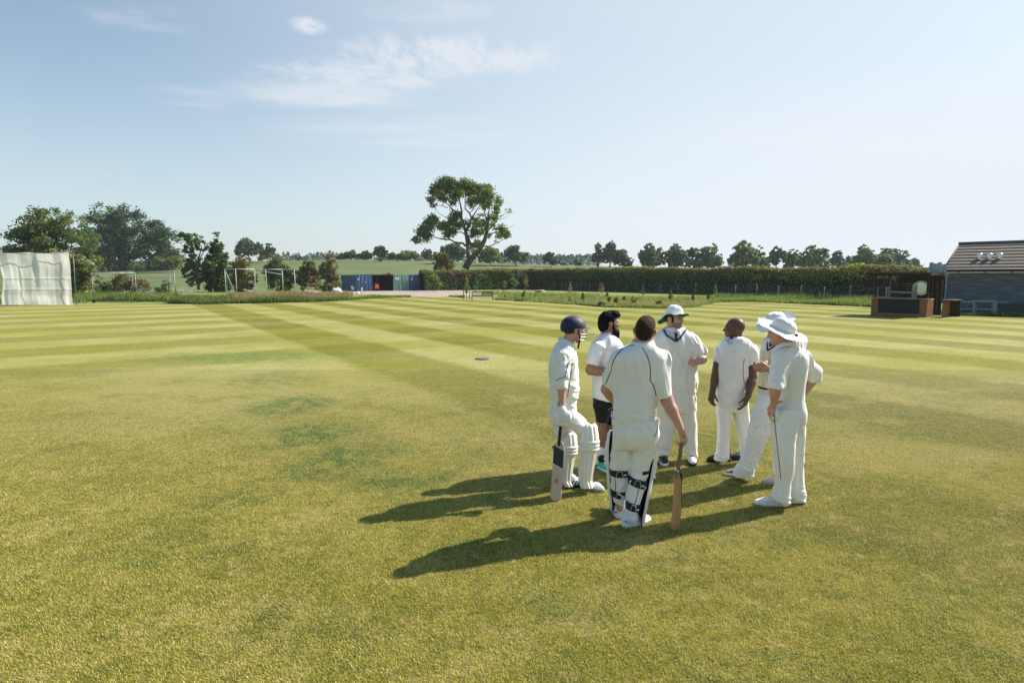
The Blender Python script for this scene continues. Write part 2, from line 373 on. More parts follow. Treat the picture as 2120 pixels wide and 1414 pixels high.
# --- blades: one tile of short turf repeated over the near field (one uncountable mass)
def make_grass():
    TS, NBL = 1.0, 24000
    g = np.random.default_rng(3)
    b = g.uniform(-.5, .5, (NBL, 2)) * TS
    az = g.uniform(0, 2 * math.pi, NBL); L = g.uniform(.009, .022, NBL); lean = g.uniform(.55, 1.35, NBL)
    long_ = g.random(NBL) < .012; L[long_] *= 1.9
    wd = g.uniform(.0010, .0020, NBL)
    d = np.stack([np.cos(az), np.sin(az)], 1); s = np.stack([-d[:, 1], d[:, 0]], 1)
    z0 = np.zeros(NBL)
    def pt(h, l, side): return np.concatenate([b + d * (l)[:, None] + s * (side)[:, None], h[:, None]], 1)
    h1 = L * .55 * np.cos(lean * .6); l1 = L * .55 * np.sin(lean * .6)
    h2 = h1 + L * .45 * np.cos(lean * 1.25); l2 = l1 + L * .45 * np.sin(lean * 1.25)
    v = np.stack([pt(z0, z0, -wd), pt(z0, z0, wd), pt(h1, l1, wd * .8), pt(h1, l1, -wd * .8), pt(h2, l2, z0)], 1).reshape(-1, 3)
    i = np.arange(NBL) * 5
    q = np.stack([i, i+1, i+2, i+3], 1); t = np.stack([i+3, i+2, i+4], 1)
    tint = np.repeat(g.random(NBL), 5); thin = np.repeat(g.random(NBL), 5)
    nb = len(v)
    # tile positions inside the view
    pts = []
    for y in np.arange(2.5, 15.5, TS):
        half = (y + 1) * .86 + 1.0
        for x in np.arange(-math.ceil(half), math.ceil(half) + .1, TS): pts.append((x, y, .004))
    pts = np.array(pts)
    me = npmesh('lawn_grass', np.concatenate([v, pts]), [q, t])
    a = me.attributes.new('tint', 'FLOAT', 'POINT'); a.data.foreach_set('value', np.concatenate([tint, np.zeros(len(pts))]).astype(np.float32))
    a = me.attributes.new('is_tile', 'BOOLEAN', 'POINT'); a.data.foreach_set('value', np.concatenate([np.zeros(nb, bool), np.ones(len(pts), bool)]))
    a = me.attributes.new('quarter', 'INT', 'POINT'); a.data.foreach_set('value', np.concatenate([np.zeros(nb, np.int32), g.integers(0, 4, len(pts)).astype(np.int32)]))
    m, nt, out = newmat('grass_blade')
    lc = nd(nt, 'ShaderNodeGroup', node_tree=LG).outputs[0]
    tn = nd(nt, 'ShaderNodeAttribute', attribute_name='tint').outputs['Fac']
    c = mixc(nt, maprange(nt, tn, .50, .95, 0, .80, False), lc, (.54, .45, .22, 1))
    c = mixc(nt, maprange(nt, tn, .35, 0, 0, .85, False), c, (.085, .105, .014, 1))
    c = nd(nt, 'ShaderNodeVectorMath', {0: c, 3: 1.55}, operation='SCALE').outputs[0]
    df = nd(nt, 'ShaderNodeBsdfPrincipled', {'Base Color': c, 'Roughness': .6, 'Specular IOR Level': .25}).outputs[0]
    tr = nd(nt, 'ShaderNodeBsdfTranslucent', {0: c}).outputs[0]
    nt.links.new(nd(nt, 'ShaderNodeMixShader', {0: .35, 1: df, 2: tr}).outputs[0], out.inputs[0])
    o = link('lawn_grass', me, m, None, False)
    tag(o, 'short mown grass of the cricket field', 'grass', kind='stuff')
    gt = bpy.data.node_groups.new('turf_tiles', 'GeometryNodeTree')
    gt.interface.new_socket('Geometry', in_out='INPUT', socket_type='NodeSocketGeometry')
    gt.interface.new_socket('Geometry', in_out='OUTPUT', socket_type='NodeSocketGeometry')
    gi = nd(gt, 'NodeGroupInput'); go = nd(gt, 'NodeGroupOutput')
    na = nd(gt, 'GeometryNodeInputNamedAttribute', {'Name': 'is_tile'}, data_type='BOOLEAN')
    sg = nd(gt, 'GeometryNodeSeparateGeometry', {'Geometry': gi.outputs[0], 'Selection': na.outputs[0]}, domain='POINT')
    qa = nd(gt, 'GeometryNodeInputNamedAttribute', {'Name': 'quarter'}, data_type='INT')
    an = nd(gt, 'ShaderNodeMath', {0: qa.outputs[0], 1: math.pi / 2}, operation='MULTIPLY')
    cx = nd(gt, 'ShaderNodeCombineXYZ', {2: an.outputs[0]})
    pz = nd(gt, 'ShaderNodeSeparateXYZ', {0: nd(gt, 'GeometryNodeInputPosition').outputs[0]}).outputs[1]
    fl = maprange(gt, pz, 6.0, 15.0, 1.0, .05, False)
    scl = nd(gt, 'ShaderNodeCombineXYZ', {0: 1.0, 1: 1.0, 2: fl}).outputs[0]
    ip = nd(gt, 'GeometryNodeInstanceOnPoints', {'Points': sg.outputs[0], 'Instance': sg.outputs[1], 'Rotation': cx.outputs[0], 'Scale': scl})
    gt.links.new(ip.outputs[0], go.inputs[0])
    o.modifiers.new('tiles', 'NODES').node_group = gt
make_grass()
# ================================================================== vegetation
m_leaf = mat('leaf', (1, 1, 1), .55, .10, .6, spec=.25, trans=.45, attr=True)
m_bark = mat('bark', (.10, .075, .055), .9, .35, 3.0, bump=.6, bscale=12, base2=(.16, .13, .10), stretch=(1, 1, .3), bdist=.05)
m_bark2 = mat('pale_bark', (.22, .18, .13), .9, .3, 3.0, bump=.4, bscale=12, stretch=(1, 1, .3))
DARKG = [(000.057, 000.110, 000.037), (000.079, 000.142, 000.045), (000.050, 000.095, 000.042)]
MIDG = [(000.112, 000.197, 000.054), (000.149, 000.242, 000.067), (000.094, 000.168, 000.059)]
OLIVE = [(000.183, 000.211, 000.060), (000.236, 000.226, 000.073), (000.140, 000.183, 000.052)]
YELG = [(00.248, 00.272, 00.046), (00.314, 00.297, 00.050), (00.182, 00.223, 00.046)]
BROWN = [(00.198, 00.141, 00.066), (00.248, 00.165, 00.086), (00.141, 00.123, 00.050)]
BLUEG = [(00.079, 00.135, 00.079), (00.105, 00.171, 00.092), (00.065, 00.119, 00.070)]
CREAM = [(0.390, 0.351, 0.169), (0.468, 0.403, 0.221), (0.195, 0.208, 0.078)]
def leaves(pts, nrmv, size, cols, g, aspect=.62, jit=.9):
    n = len(pts)
    nv = nrmv + g.normal(0, jit, (n, 3)); nv /= np.linalg.norm(nv, axis=1, keepdims=True) + 1e-9
    a = np.cross(nv, g.normal(0, 1, (n, 3))); a /= np.linalg.norm(a, axis=1, keepdims=True) + 1e-9
    b = np.cross(nv, a)
    s = (size * g.uniform(.6, 1.25, n))[:, None]
    bend = nv * s * .18
    v = np.stack([pts - a * s, pts - b * s * aspect + bend, pts + a * s, pts + b * s * aspect + bend], 1).reshape(-1, 3)
    q = np.arange(n * 4).reshape(n, 4)
    return v, q, cols
def foliage(blobs, n, size, pals, seed, nclump=None, cr=None, gap=-.15, gfreq=None, shell=.5):
    """leaf faces in clumps through the outer volume of several ellipsoids; pals = [(palette, weight)]"""
    g = np.random.default_rng(seed)
    C = np.array([b[0] for b in blobs], float); Rr = np.array([b[1] for b in blobs], float)
    wgt = (Rr.prod(1)) ** (2 / 3); wgt /= wgt.sum()
    nclump = nclump or max(30, n // 14)
    bi = g.choice(len(C), int(nclump * 1.8), p=wgt)
    d = g.normal(0, 1, (len(bi), 3)); d /= np.linalg.norm(d, axis=1, keepdims=True)
    rad = shell + (1 - shell) * g.random(len(bi)) ** .6
    cc = C[bi] + d * rad[:, None] * Rr[bi]
    gfreq = gfreq or 2.2 / np.mean(Rr)
    keep = vnoise(cc * gfreq + seed * 13.7, seed) > gap
    cc, d, bi = cc[keep][:nclump], d[keep][:nclump], bi[keep][:nclump]
    k = g.integers(0, len(cc), n)
    cr = cr or np.mean(Rr) * .22
    p = cc[k] + g.normal(0, 1, (n, 3)) * cr * V(1, 1, .7) * .6
    pal = []
    ps = np.array([w_ for _, w_ in pals], float); ps /= ps.sum()
    pick = g.choice(len(pals), len(cc), p=ps)
    base = np.array([pals[i][0][g.integers(len(pals[i][0]))] for i in pick])
    cols = base[k] * g.uniform(.75, 1.3, (n, 1)) * g.uniform(.93, 1.07, (n, 3))
    return leaves(p, d[k] * .8 + V(0, 0, .45), size, cols, g)
def limb_path(a, b, g, wob=.08, n=6, sag=0):
    a = np.asarray(a, float); b = np.asarray(b, float); L = np.linalg.norm(b - a)
    t = np.linspace(0, 1, n)[:, None]
    p = a + (b - a) * t
    p[1:-1] += g.normal(0, wob * L * .5, (n - 2, 3))
    p[:, 2] += -sag * L * np.sin(np.pi * t[:, 0])
    return p
def plant(name, label, cat, base, blobs, n, size, pals, seed, trunk_r=.25, group=None, bark=None, limbs=None, trunk_top=.55, **kw):
    """a tree or bush: tapered trunk with limbs, and a crown of many small leaf faces"""
    g = np.random.default_rng(seed + 1000)
    o = empty(name, base, 0, label, cat, group)
    base = np.asarray(base, float)
    bl = [(np.asarray(c, float) - base, r) for c, r in blobs]
    v, q, c = foliage(bl, n, size, pals, seed, **kw)
    link('crown' if cat != 'bush' else 'foliage', npmesh(name + '_crown', v, q, col=c), m_leaf, o, False)
    if trunk_r:
        mb = MB()
        if limbs is None:
            top = np.mean([b[0] for b in bl], axis=0); top = V(top[0] * .6, top[1] * .6, top[2])
            tp = limb_path((0, 0, -.3), top, g, .04)
            mb.tube(tp, np.linspace(trunk_r, trunk_r * .55, len(tp)), 8)
            for (c_, r_) in bl:
                s = tp[int(g.integers(len(tp) // 2, len(tp)))]
                mb.tube(limb_path(s, np.asarray(c_) + V(0, 0, -.2 * r_[2]), g, .10), np.linspace(trunk_r * .45, trunk_r * .08, 6), 6)
        else:
            for pts, r0, r1 in limbs:
                pts = np.asarray(pts, float) - base
                mb.tube(pts, np.linspace(r0, r1, len(pts)), 8)
        mb.build('trunk', bark or m_bark, o, True)
    return o
def px_tree(name, label, cat, l, r, top, Y, n, size, pals, seed, crown_lo=.28, nb=9, depth=.9, base_z=None, trunk_r=None, group=None, pxx=None, **kw):
    """tree given by the left, right and top of its crown in the photograph and its distance"""
    g = np.random.default_rng(seed)
    cx = (l + r) / 2
    x = P(cx, 574, Y)[0]; zt = P(cx, top, Y)[2]; w_ = (r - l) / FPX * Y
    zb = float(terrain(x, Y)) if base_z is None else base_z
    h = zt - zb; lo = zb + h * crown_lo
    cz, rz = (lo + zt) / 2, (zt - lo) / 2
    blobs = []
    for i in range(nb):
        t = i / nb * 2 * math.pi + g.uniform(-.4, .4); lv = g.uniform(-.6, .62)
        rr = math.sqrt(max(.05, 1 - lv * lv)); s = g.uniform(.36, .52)
        blobs.append(((x + math.cos(t) * w_ / 2 * rr * (1 - s * .9), Y + math.sin(t) * w_ / 2 * depth * rr * (1 - s * .9), cz + lv * rz * .95), (w_ / 2 * s, w_ / 2 * s * depth, rz * s * .85)))
    blobs.append(((x + g.uniform(-.1, .1) * w_, Y, zt - rz * .42), (w_ * .24, w_ * .22, rz * .42)))
    blobs.append(((x - w_ * .38, Y, cz - rz * g.uniform(0, .35)), (w_ * .13, w_ * .13, rz * .4)))
    blobs.append(((x + w_ * .38, Y, cz - rz * g.uniform(0, .35)), (w_ * .13, w_ * .13, rz * .4)))
    blobs.append(((x, Y, cz - rz * .1), (w_ * .3, w_ * .25, rz * .62)))
    return plant(name, label, cat, (x, Y, zb), blobs, n, size, pals, seed, trunk_r=trunk_r if trunk_r is not None else h * .028, group=group, **kw)
GD = 'trees along the far field boundary'
# ---- distant boundary trees, left to right: (left, right, top, distance, crown_lo, palette, label)
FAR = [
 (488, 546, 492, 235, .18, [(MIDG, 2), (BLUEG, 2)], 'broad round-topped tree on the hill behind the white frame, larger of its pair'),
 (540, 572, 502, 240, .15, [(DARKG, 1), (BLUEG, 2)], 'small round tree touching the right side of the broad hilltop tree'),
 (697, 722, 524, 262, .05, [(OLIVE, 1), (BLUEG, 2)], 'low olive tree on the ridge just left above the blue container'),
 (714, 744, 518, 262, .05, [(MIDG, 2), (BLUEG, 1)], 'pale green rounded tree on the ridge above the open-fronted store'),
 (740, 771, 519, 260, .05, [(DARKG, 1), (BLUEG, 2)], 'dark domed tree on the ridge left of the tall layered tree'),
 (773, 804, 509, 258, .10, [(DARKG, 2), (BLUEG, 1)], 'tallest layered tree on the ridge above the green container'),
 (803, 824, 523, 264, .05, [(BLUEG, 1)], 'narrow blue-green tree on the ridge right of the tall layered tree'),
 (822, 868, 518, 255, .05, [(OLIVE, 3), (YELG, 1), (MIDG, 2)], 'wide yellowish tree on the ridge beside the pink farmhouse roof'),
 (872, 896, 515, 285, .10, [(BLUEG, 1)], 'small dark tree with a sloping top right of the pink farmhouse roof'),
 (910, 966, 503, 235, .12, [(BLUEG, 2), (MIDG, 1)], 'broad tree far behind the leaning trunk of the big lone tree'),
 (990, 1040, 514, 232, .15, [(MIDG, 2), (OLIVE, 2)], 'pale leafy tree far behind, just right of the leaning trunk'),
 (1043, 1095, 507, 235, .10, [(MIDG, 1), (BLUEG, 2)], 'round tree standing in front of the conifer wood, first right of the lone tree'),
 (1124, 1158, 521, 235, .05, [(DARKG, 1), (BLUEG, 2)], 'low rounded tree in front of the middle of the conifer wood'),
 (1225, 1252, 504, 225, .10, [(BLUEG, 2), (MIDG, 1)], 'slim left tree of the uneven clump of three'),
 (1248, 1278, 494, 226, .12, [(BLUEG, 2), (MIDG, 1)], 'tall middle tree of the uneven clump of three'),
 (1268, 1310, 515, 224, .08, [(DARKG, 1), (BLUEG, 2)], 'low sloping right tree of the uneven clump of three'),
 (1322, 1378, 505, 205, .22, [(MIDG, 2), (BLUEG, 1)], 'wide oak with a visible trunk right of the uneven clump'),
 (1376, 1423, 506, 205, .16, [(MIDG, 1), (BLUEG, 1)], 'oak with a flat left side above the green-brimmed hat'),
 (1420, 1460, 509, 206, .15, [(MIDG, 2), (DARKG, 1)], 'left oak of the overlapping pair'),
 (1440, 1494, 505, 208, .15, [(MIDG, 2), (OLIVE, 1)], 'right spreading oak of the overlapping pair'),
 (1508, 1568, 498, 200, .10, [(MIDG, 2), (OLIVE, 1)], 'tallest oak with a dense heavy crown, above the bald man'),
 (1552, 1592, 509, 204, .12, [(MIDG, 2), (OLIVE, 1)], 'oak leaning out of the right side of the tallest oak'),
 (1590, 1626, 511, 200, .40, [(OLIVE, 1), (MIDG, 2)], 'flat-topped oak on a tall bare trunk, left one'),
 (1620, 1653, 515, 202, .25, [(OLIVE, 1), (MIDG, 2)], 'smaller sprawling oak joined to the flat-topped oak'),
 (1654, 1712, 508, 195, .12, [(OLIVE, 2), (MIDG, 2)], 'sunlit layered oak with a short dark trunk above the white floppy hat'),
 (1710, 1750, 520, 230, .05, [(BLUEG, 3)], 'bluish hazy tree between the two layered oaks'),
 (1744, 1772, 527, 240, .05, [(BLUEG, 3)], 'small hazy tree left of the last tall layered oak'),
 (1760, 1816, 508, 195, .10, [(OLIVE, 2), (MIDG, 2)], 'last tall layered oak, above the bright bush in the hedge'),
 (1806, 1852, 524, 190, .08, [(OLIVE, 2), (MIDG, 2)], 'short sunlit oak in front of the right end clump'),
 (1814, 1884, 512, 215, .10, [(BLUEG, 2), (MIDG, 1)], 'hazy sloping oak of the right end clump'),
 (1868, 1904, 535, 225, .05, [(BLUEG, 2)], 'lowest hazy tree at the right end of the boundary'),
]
for i, (l, r, t, Y, lo, pal, lab) in enumerate(FAR):
    px_tree('boundary_tree', lab, 'tree', l, r, t, Y, 4200 if r - l > 40 else 2400, .40, pal, 200 + i, crown_lo=lo * .8, group=GD, gap=-.35, base_z=float(terrain(P((l + r) / 2, 574, Y)[0], Y)) - (.8 if 1300 < l < 1900 else 0))
# ---- left: big trees
GL = 'large trees at the left'
def zz(px, py, Y): return P(px, py, Y)
# olive-brown tree behind the sightscreen
Y = 92
px_bl = [((60, 470), 34, 30), ((98, 452), 40, 24), ((140, 470), 38, 30), ((45, 505), 34, 30), ((100, 495), 46, 34), ((165, 505), 36, 34), ((190, 530), 22, 30), ((25, 530), 20, 22), ((125, 530), 60, 30), ((70, 535), 45, 26)]
def pblobs(lst, Y, dep=.9): return [(P(c[0], c[1], Y + (k % 3 - 1) * .6), (rx / FPX * Y, rx / FPX * Y * dep, rz / FPX * Y)) for k, (c, rx, rz) in enumerate(lst)]
b = P(115, 574, Y); b[2] = 0
plant('olive_tree', 'ragged olive-brown tree behind the white sightscreen, windswept at the top', 'tree', b, pblobs(px_bl[:4], Y) + pblobs(px_bl[4:], Y), 17000, .20, [(OLIVE, 3), (MIDG, 4), (BROWN, .3)], 31, trunk_r=.4, group=GL, gap=.0, shell=.3, nclump=900, cr=.55)
Y = 200
b = P(250, 560, Y); b[2] = float(terrain(b[0], Y))
plant('dark_tree', 'tallest dark dense tree at the left, behind the batting cage', 'tree', b,
      pblobs([((232, 440), 38, 26), ((200, 470), 32, 28), ((262, 462), 40, 30), ((212, 505), 40, 34), ((265, 505), 46, 36), ((240, 535), 40, 22), ((228, 480), 48, 44), ((250, 553), 50, 14)], Y), 18000, .36, [(DARKG, 5), (MIDG, 1)], 32, trunk_r=.6, group=GL, gap=-.12, nclump=520)
b = P(330, 552, Y + 4); b[2] = float(terrain(b[0], Y + 4))
plant('dark_tree', 'lower dark tree leaning against the right side of the tallest dark tree', 'tree', b,
      pblobs([((318, 482), 30, 24), ((345, 500), 30, 26), ((310, 520), 34, 30), ((352, 525), 26, 24), ((330, 547), 44, 14)], Y + 4), 11000, .36, [(DARKG, 5), (MIDG, 1)], 33, trunk_r=.5, group=GL, gap=-.15)
Y = 94
b = P(411, 592, Y); b[2] = 0
plant('ivy_tree', 'thin ivy-clad tree with bare pale limbs and a sparse crown', 'tree', b,
      pblobs([((382, 490), 12, 10), ((402, 497), 20, 12), ((418, 512), 12, 10), ((390, 515), 10, 12), ((400, 540), 20, 14), ((395, 565), 18, 20), ((412, 570), 16, 18), ((402, 585), 14, 8)], Y), 4200, .18, [(MIDG, 2), (DARKG, 2), (OLIVE, 1)], 34, trunk_r=.25, bark=m_bark2, gap=-.1,
      limbs=[([P(411, 600, Y), P(410, 575, Y), P(408, 550, Y), P(414, 525, Y), P(418, 510, Y)], .22, .06), ([P(408, 552, Y), P(402, 525, Y), P(398, 500, Y)], .13, .04), ([P(410, 545, Y), P(422, 520, Y), P(424, 500, Y)], .10, .03), ([P(404, 530, Y), P(390, 510, Y), P(382, 492, Y)], .09, .03)])
Y = 95
b = P(450, 604, Y); b[2] = 0
plant('evergreen_tree', 'dark spiky evergreen tree with a yellow-green tip, left of the white frame', 'tree', b,
      pblobs([((446, 492), 7, 12), ((448, 510), 13, 14), ((450, 530), 20, 16), ((447, 552), 27, 18), ((447, 575), 30, 18), ((452, 594), 26, 12)], Y), 8500, .18, [(DARKG, 4), (MIDG, 1), (YELG, .5)], 35, trunk_r=.2, gap=-.2, shell=.45)
# ---- bushes (name, label, [(c, rx, rz)...], Y, base_py, n, size, palettes)
GB = 'bushes along the left boundary'
BUSH = [
 ('elder_bush', 'cream-flowered elder bush rising behind the right edge of the sightscreen', [((110, 598), 40, 24), ((165, 603), 30, 22), ((110, 530), 28, 14), ((150, 545), 34, 20), ((165, 575), 26, 26), ((130, 570), 40, 34), ((180, 560), 14, 18)], 66, 7500, .16, [(CREAM, 2), (OLIVE, 2), (MIDG, 1)]),
 ('bush', 'dark green bush behind the left half of the batting cage', [((190, 590), 26, 22), ((212, 600), 22, 16)], 80, 2600, .15, [(MIDG, 2), (DARKG, 1), (CREAM, .4)]),
 ('bush', 'brown-pink bush behind the middle of the batting cage', [((258, 586), 26, 22), ((285, 592), 24, 16), ((238, 596), 18, 16)], 82, 3000, .15, [(BROWN, 3), (OLIVE, 1)]),
 ('bush', 'thin young bush seen through the right half of the batting cage', [((343, 590), 9, 16), ((335, 603), 14, 8)], 82, 700, .14, [(OLIVE, 1), (DARKG, 1)]),
 ('bush', 'pinkish-olive bush behind the left half of the white frame', [((500, 545), 18, 14), ((492, 570), 20, 24), ((512, 575), 18, 24), ((500, 594), 22, 12)], 93, 4200, .17, [(OLIVE, 2), (BROWN, 2)]),
 ('bush', 'round dark bush with a yellow-green top behind the right half of the white frame', [((578, 545), 20, 14), ((570, 568), 24, 24), ((592, 572), 22, 24), ((580, 590), 26, 14)], 94, 4800, .17, [(DARKG, 2), (MIDG, 1), (YELG, .8)]),
 ('bush', 'dark brown bush right of the white frame', [((636, 552), 16, 14), ((632, 575), 24, 22), ((650, 578), 18, 20), ((640, 592), 24, 12)], 95, 4200, .17, [(BROWN, 2), (OLIVE, 2), (DARKG, 1)]),
 ('bush', 'tall brownish shrub left of the blue container', [((684, 536), 12, 16), ((680, 560), 20, 20), ((690, 580), 18, 18), ((684, 594), 22, 10)], 97, 4200, .17, [(OLIVE, 2), (BROWN, 2)]),
 ('golden_tree', 'small golden-leaved tree left of the lone tree, above the hedge', [((905, 528), 10, 10), ((915, 535), 16, 14), ((925, 548), 14, 14), ((906, 550), 12, 10)], 110, 2600, .17, [([(.22, .19, .03), (.28, .21, .03), (.16, .15, .03)], 3), (OLIVE, 1)]),
 ('bush', 'light green bush at the left end of the long hedge beside the blue container', [((893, 575), 12, 16), ((905, 588), 12, 12)], 98, 1500, .15, [(MIDG, 1), (YELG, 1)]),
 ('bush', 'olive bush on the field slope below the two dark trees, left one', [((285, 552), 18, 9)], 190, 900, .3, [(OLIVE, 2), (MIDG, 1)]),
 ('bush', 'round olive bush on the field slope under the lower dark tree', [((330, 541), 16, 9)], 192, 900, .3, [(OLIVE, 2), (MIDG, 1)]),
 ('bush', 'yellow-brown bush on the field slope at the right of the two dark trees', [((364, 538), 18, 7)], 194, 800, .3, [(OLIVE, 1), (BROWN, 1), (YELG, 1)]),
 ('bush', 'round dark bush on the ridge below the broad hilltop tree', [((541, 534), 9, 6)], 225, 400, .28, [(DARKG, 1), (BROWN, 1)]),
 ('bush', 'pink-brown bush on the ridge right of the small round tree', [((568, 531), 12, 7)], 230, 400, .28, [(BROWN, 2), (BLUEG, 1)]),
 ('bush', 'pale grey-green round bush on the ridge above the white frame', [((617, 534), 7, 5)], 235, 300, .28, [([(.15, .17, .10)], 1)]),
 ('bush', 'small dark bush on the ridge under the tall layered tree', [((786, 537), 8, 4)], 240, 250, .3, [(BROWN, 1), (DARKG, 1)]),
 ('bush', 'dark domed bush in the field before the conifer wood', [((1193, 544), 13, 6)], 200, 500, .28, [(DARKG, 1), (BLUEG, 1)]),
 ('bush', 'low dark bush at the edge of the wood behind the bearded man', [((1165, 546), 9, 4)], 215, 250, .28, [(DARKG, 1), (BLUEG, 1)]),
 ('bush', 'rounded bush above the hedge right of the overlapping oaks', [((1487, 545), 9, 10)], 150, 600, .24, [(MIDG, 1), (DARKG, 1)]),
 ('bush', 'bluish low bush left of the tallest oak', [((1512, 546), 9, 9)], 230, 300, .3, [(BLUEG, 1)]),
]
for i, (nm, lab, bl, Y, n, s, pal) in enumerate(BUSH):
    cx = np.mean([c[0][0] for c in bl]); b = P(cx, 574, Y); b[2] = float(terrain(b[0], Y))
    lo = min(c[0][1] and P(c[0][0], c[0][1] + c[2], Y)[2] for c in bl)
    b[2] = min(max(b[2], lo), b[2] + 1e9) if lo > b[2] and Y > 100 else b[2]
    o = plant(nm, lab, 'tree' if 'tree' in nm else 'bush', b, pblobs(bl, Y), n, s, pal, 400 + i, trunk_r=.07 if n > 600 else .04, gap=-.25, shell=.3, group=GB if l < 700 and nm == 'bush' else None)
# ---- the lone tree, limbs and leaf clusters read off the photograph (zoom px: 6.43 per photo px, origin 840,350)
Y = 116
def hz_(x, y, dy=0.0): return P(840 + x / 6.43, 350 + y / 6.43, Y + dy)
LB = [([(790,1330),(830,1250),(885,1180),(960,1095),(1010,1020),(1050,950),(1080,850),(1095,740),(1098,690)], 0.80, .26),
      ([(845,1210),(830,1120),(822,1000),(808,900),(795,830),(770,740)], .46, .28),
      ([(865,1010),(835,920),(800,840)], .28, .24),
      ([(770,740),(740,650),(690,590),(620,540),(570,480),(500,430)], .34, .06), ([(740,650),(745,560),(720,440),(700,330),(690,240)], .24, .05),
      ([(800,830),(850,740),(875,650),(850,590),(790,530),(790,440),(800,330)], .30, .05), ([(875,660),(920,590),(980,500),(1010,420)], .18, .05),
      ([(1098,690),(1060,640),(1045,540),(1060,440)], .22, .05), ([(1098,690),(1100,600),(1120,500),(1130,400)], .2, .05), ([(1085,830),(1170,740),(1215,680),(1220,600),(1250,480)], .22, .05),
      ([(1215,680),(1290,620),(1370,570)], .10, .03), ([(1050,950),(1120,870),(1200,840),(1290,830)], .2, .05), ([(1000,1030),(1120,1030),(1180,1000),(1280,950),(1370,910)], .17, .03),
      ([(800,1030),(760,990),(700,985),(640,970),(590,940),(480,935),(400,915),(345,870),(290,820)], .26, .05), ([(590,940),(560,880),(520,820)], .12, .04), ([(800,880),(740,840),(680,850),(620,900)], .16, .04), ([(770,760),(680,720),(560,740),(450,740)], .14, .04),
      ([(600,640),(590,560),(585,500)], .12, .04), ([(690,700),(620,670),(540,650),(450,600),(400,540)], .10, .03), ([(560,520),(480,490),(380,480),(280,470)], .09, .02), ([(1290,830),(1380,780),(1450,740)], .06, .02), ([(1250,680),(1340,640),(1400,600)], .05, .02), ([(620,540),(600,640),(660,700)], .12, .06)]
CLP = [((440,250),100,85),((400,300),80,80),((520,170),95,65),((600,190),90,70),((450,360),60,60),((560,260),80,60),((660,230),80,70),((700,320),75,70),((620,350),60,60),((640,440),50,50),((520,400),40,40),
       ((780,190),70,65),((830,230),80,70),((900,240),70,55),((780,290),60,55),((860,330),70,60),((950,290),80,70),((1010,270),80,70),((1080,270),75,70),((1110,330),60,80),((1060,380),80,75),((1100,450),55,70),((1000,400),70,60),((930,420),70,60),((860,430),55,45),((1050,490),50,45),((890,500),30,40),
       ((1240,410),40,55),((1255,460),35,40),((1200,520),30,50),((1210,590),25,40),((1380,560),22,14),((1130,640),40,40),((1000,620),25,30),((1190,660),35,35),
       ((340,410),40,35),((360,480),40,22),((300,400),25,20),((290,300),10,10),
       ((640,660),70,55),((690,610),50,50),((620,730),75,55),((700,760),60,50),((540,760),75,55),((460,760),60,45),((620,830),45,45),((560,880),55,45),((500,900),40,35),
       ((350,650),45,50),((390,690),45,45),((300,720),55,50),((250,790),70,60),((190,850),60,50),((240,880),65,50),((300,880),40,50),((330,780),50,50),((130,930),40,30),((200,960),25,20),((150,970),20,15),((280,940),25,20),
       ((820,720),40,45),((930,680),50,40),((960,740),60,45),((1030,720),50,40),((1060,770),45,40),((910,830),50,50),((970,860),40,45),((900,890),35,30),((1020,830),30,30),
       ((1280,780),45,35),((1310,840),60,50),((1260,880),50,40),((1340,880),35,40),((1210,800),30,30),((1150,740),30,30),((1100,880),30,30),((1200,960),30,18),
       ((880,1040),40,40),((930,1010),40,45),((890,1090),30,35),((1130,1090),50,35),((1200,1130),45,40),((1230,1190),25,40),((1080,1060),35,20),((970,960),25,30)]
gq = np.random.default_rng(5)
blb = [(hz_(c[0], c[1], gq.uniform(-3.2, 3.2)), (a / 6.43 / FPX * Y * .98, a / 6.43 / FPX * Y, b_ / 6.43 / FPX * Y * .98)) for c, a, b_ in CLP]
lim = []
for pts, r0, r1 in LB:
    dd = gq.uniform(-2.0, 2.0); k = len(pts)
    lim.append(([hz_(x, y, dd * (i / (k - 1)) if r0 < .4 else 0) for i, (x, y) in enumerate(pts)], r0 * .82, r1 * .8))
for bb in blb[::2]:       # twigs reaching into the leaf clusters
    near = min((p for l_ in lim for p in l_[0][1:]), key=lambda p: np.linalg.norm(p - bb[0]))
    lim.append((limb_path(near, bb[0], gq, .15, 5), .07, .02))
b = hz_(800, 1320); b[2] = 0.8
plant('lone_tree', 'big leaning lone tree with an open airy crown behind the hedge', 'tree', b, blb, 26000, .20, [(MIDG, 3), ([(.15, .20, .05), (.12, .18, .05)], 2), ([(.23, .29, .07), (.18, .25, .065)], 3)], 77, limbs=lim, gap=-.6, shell=.15, nclump=1900, cr=.50)
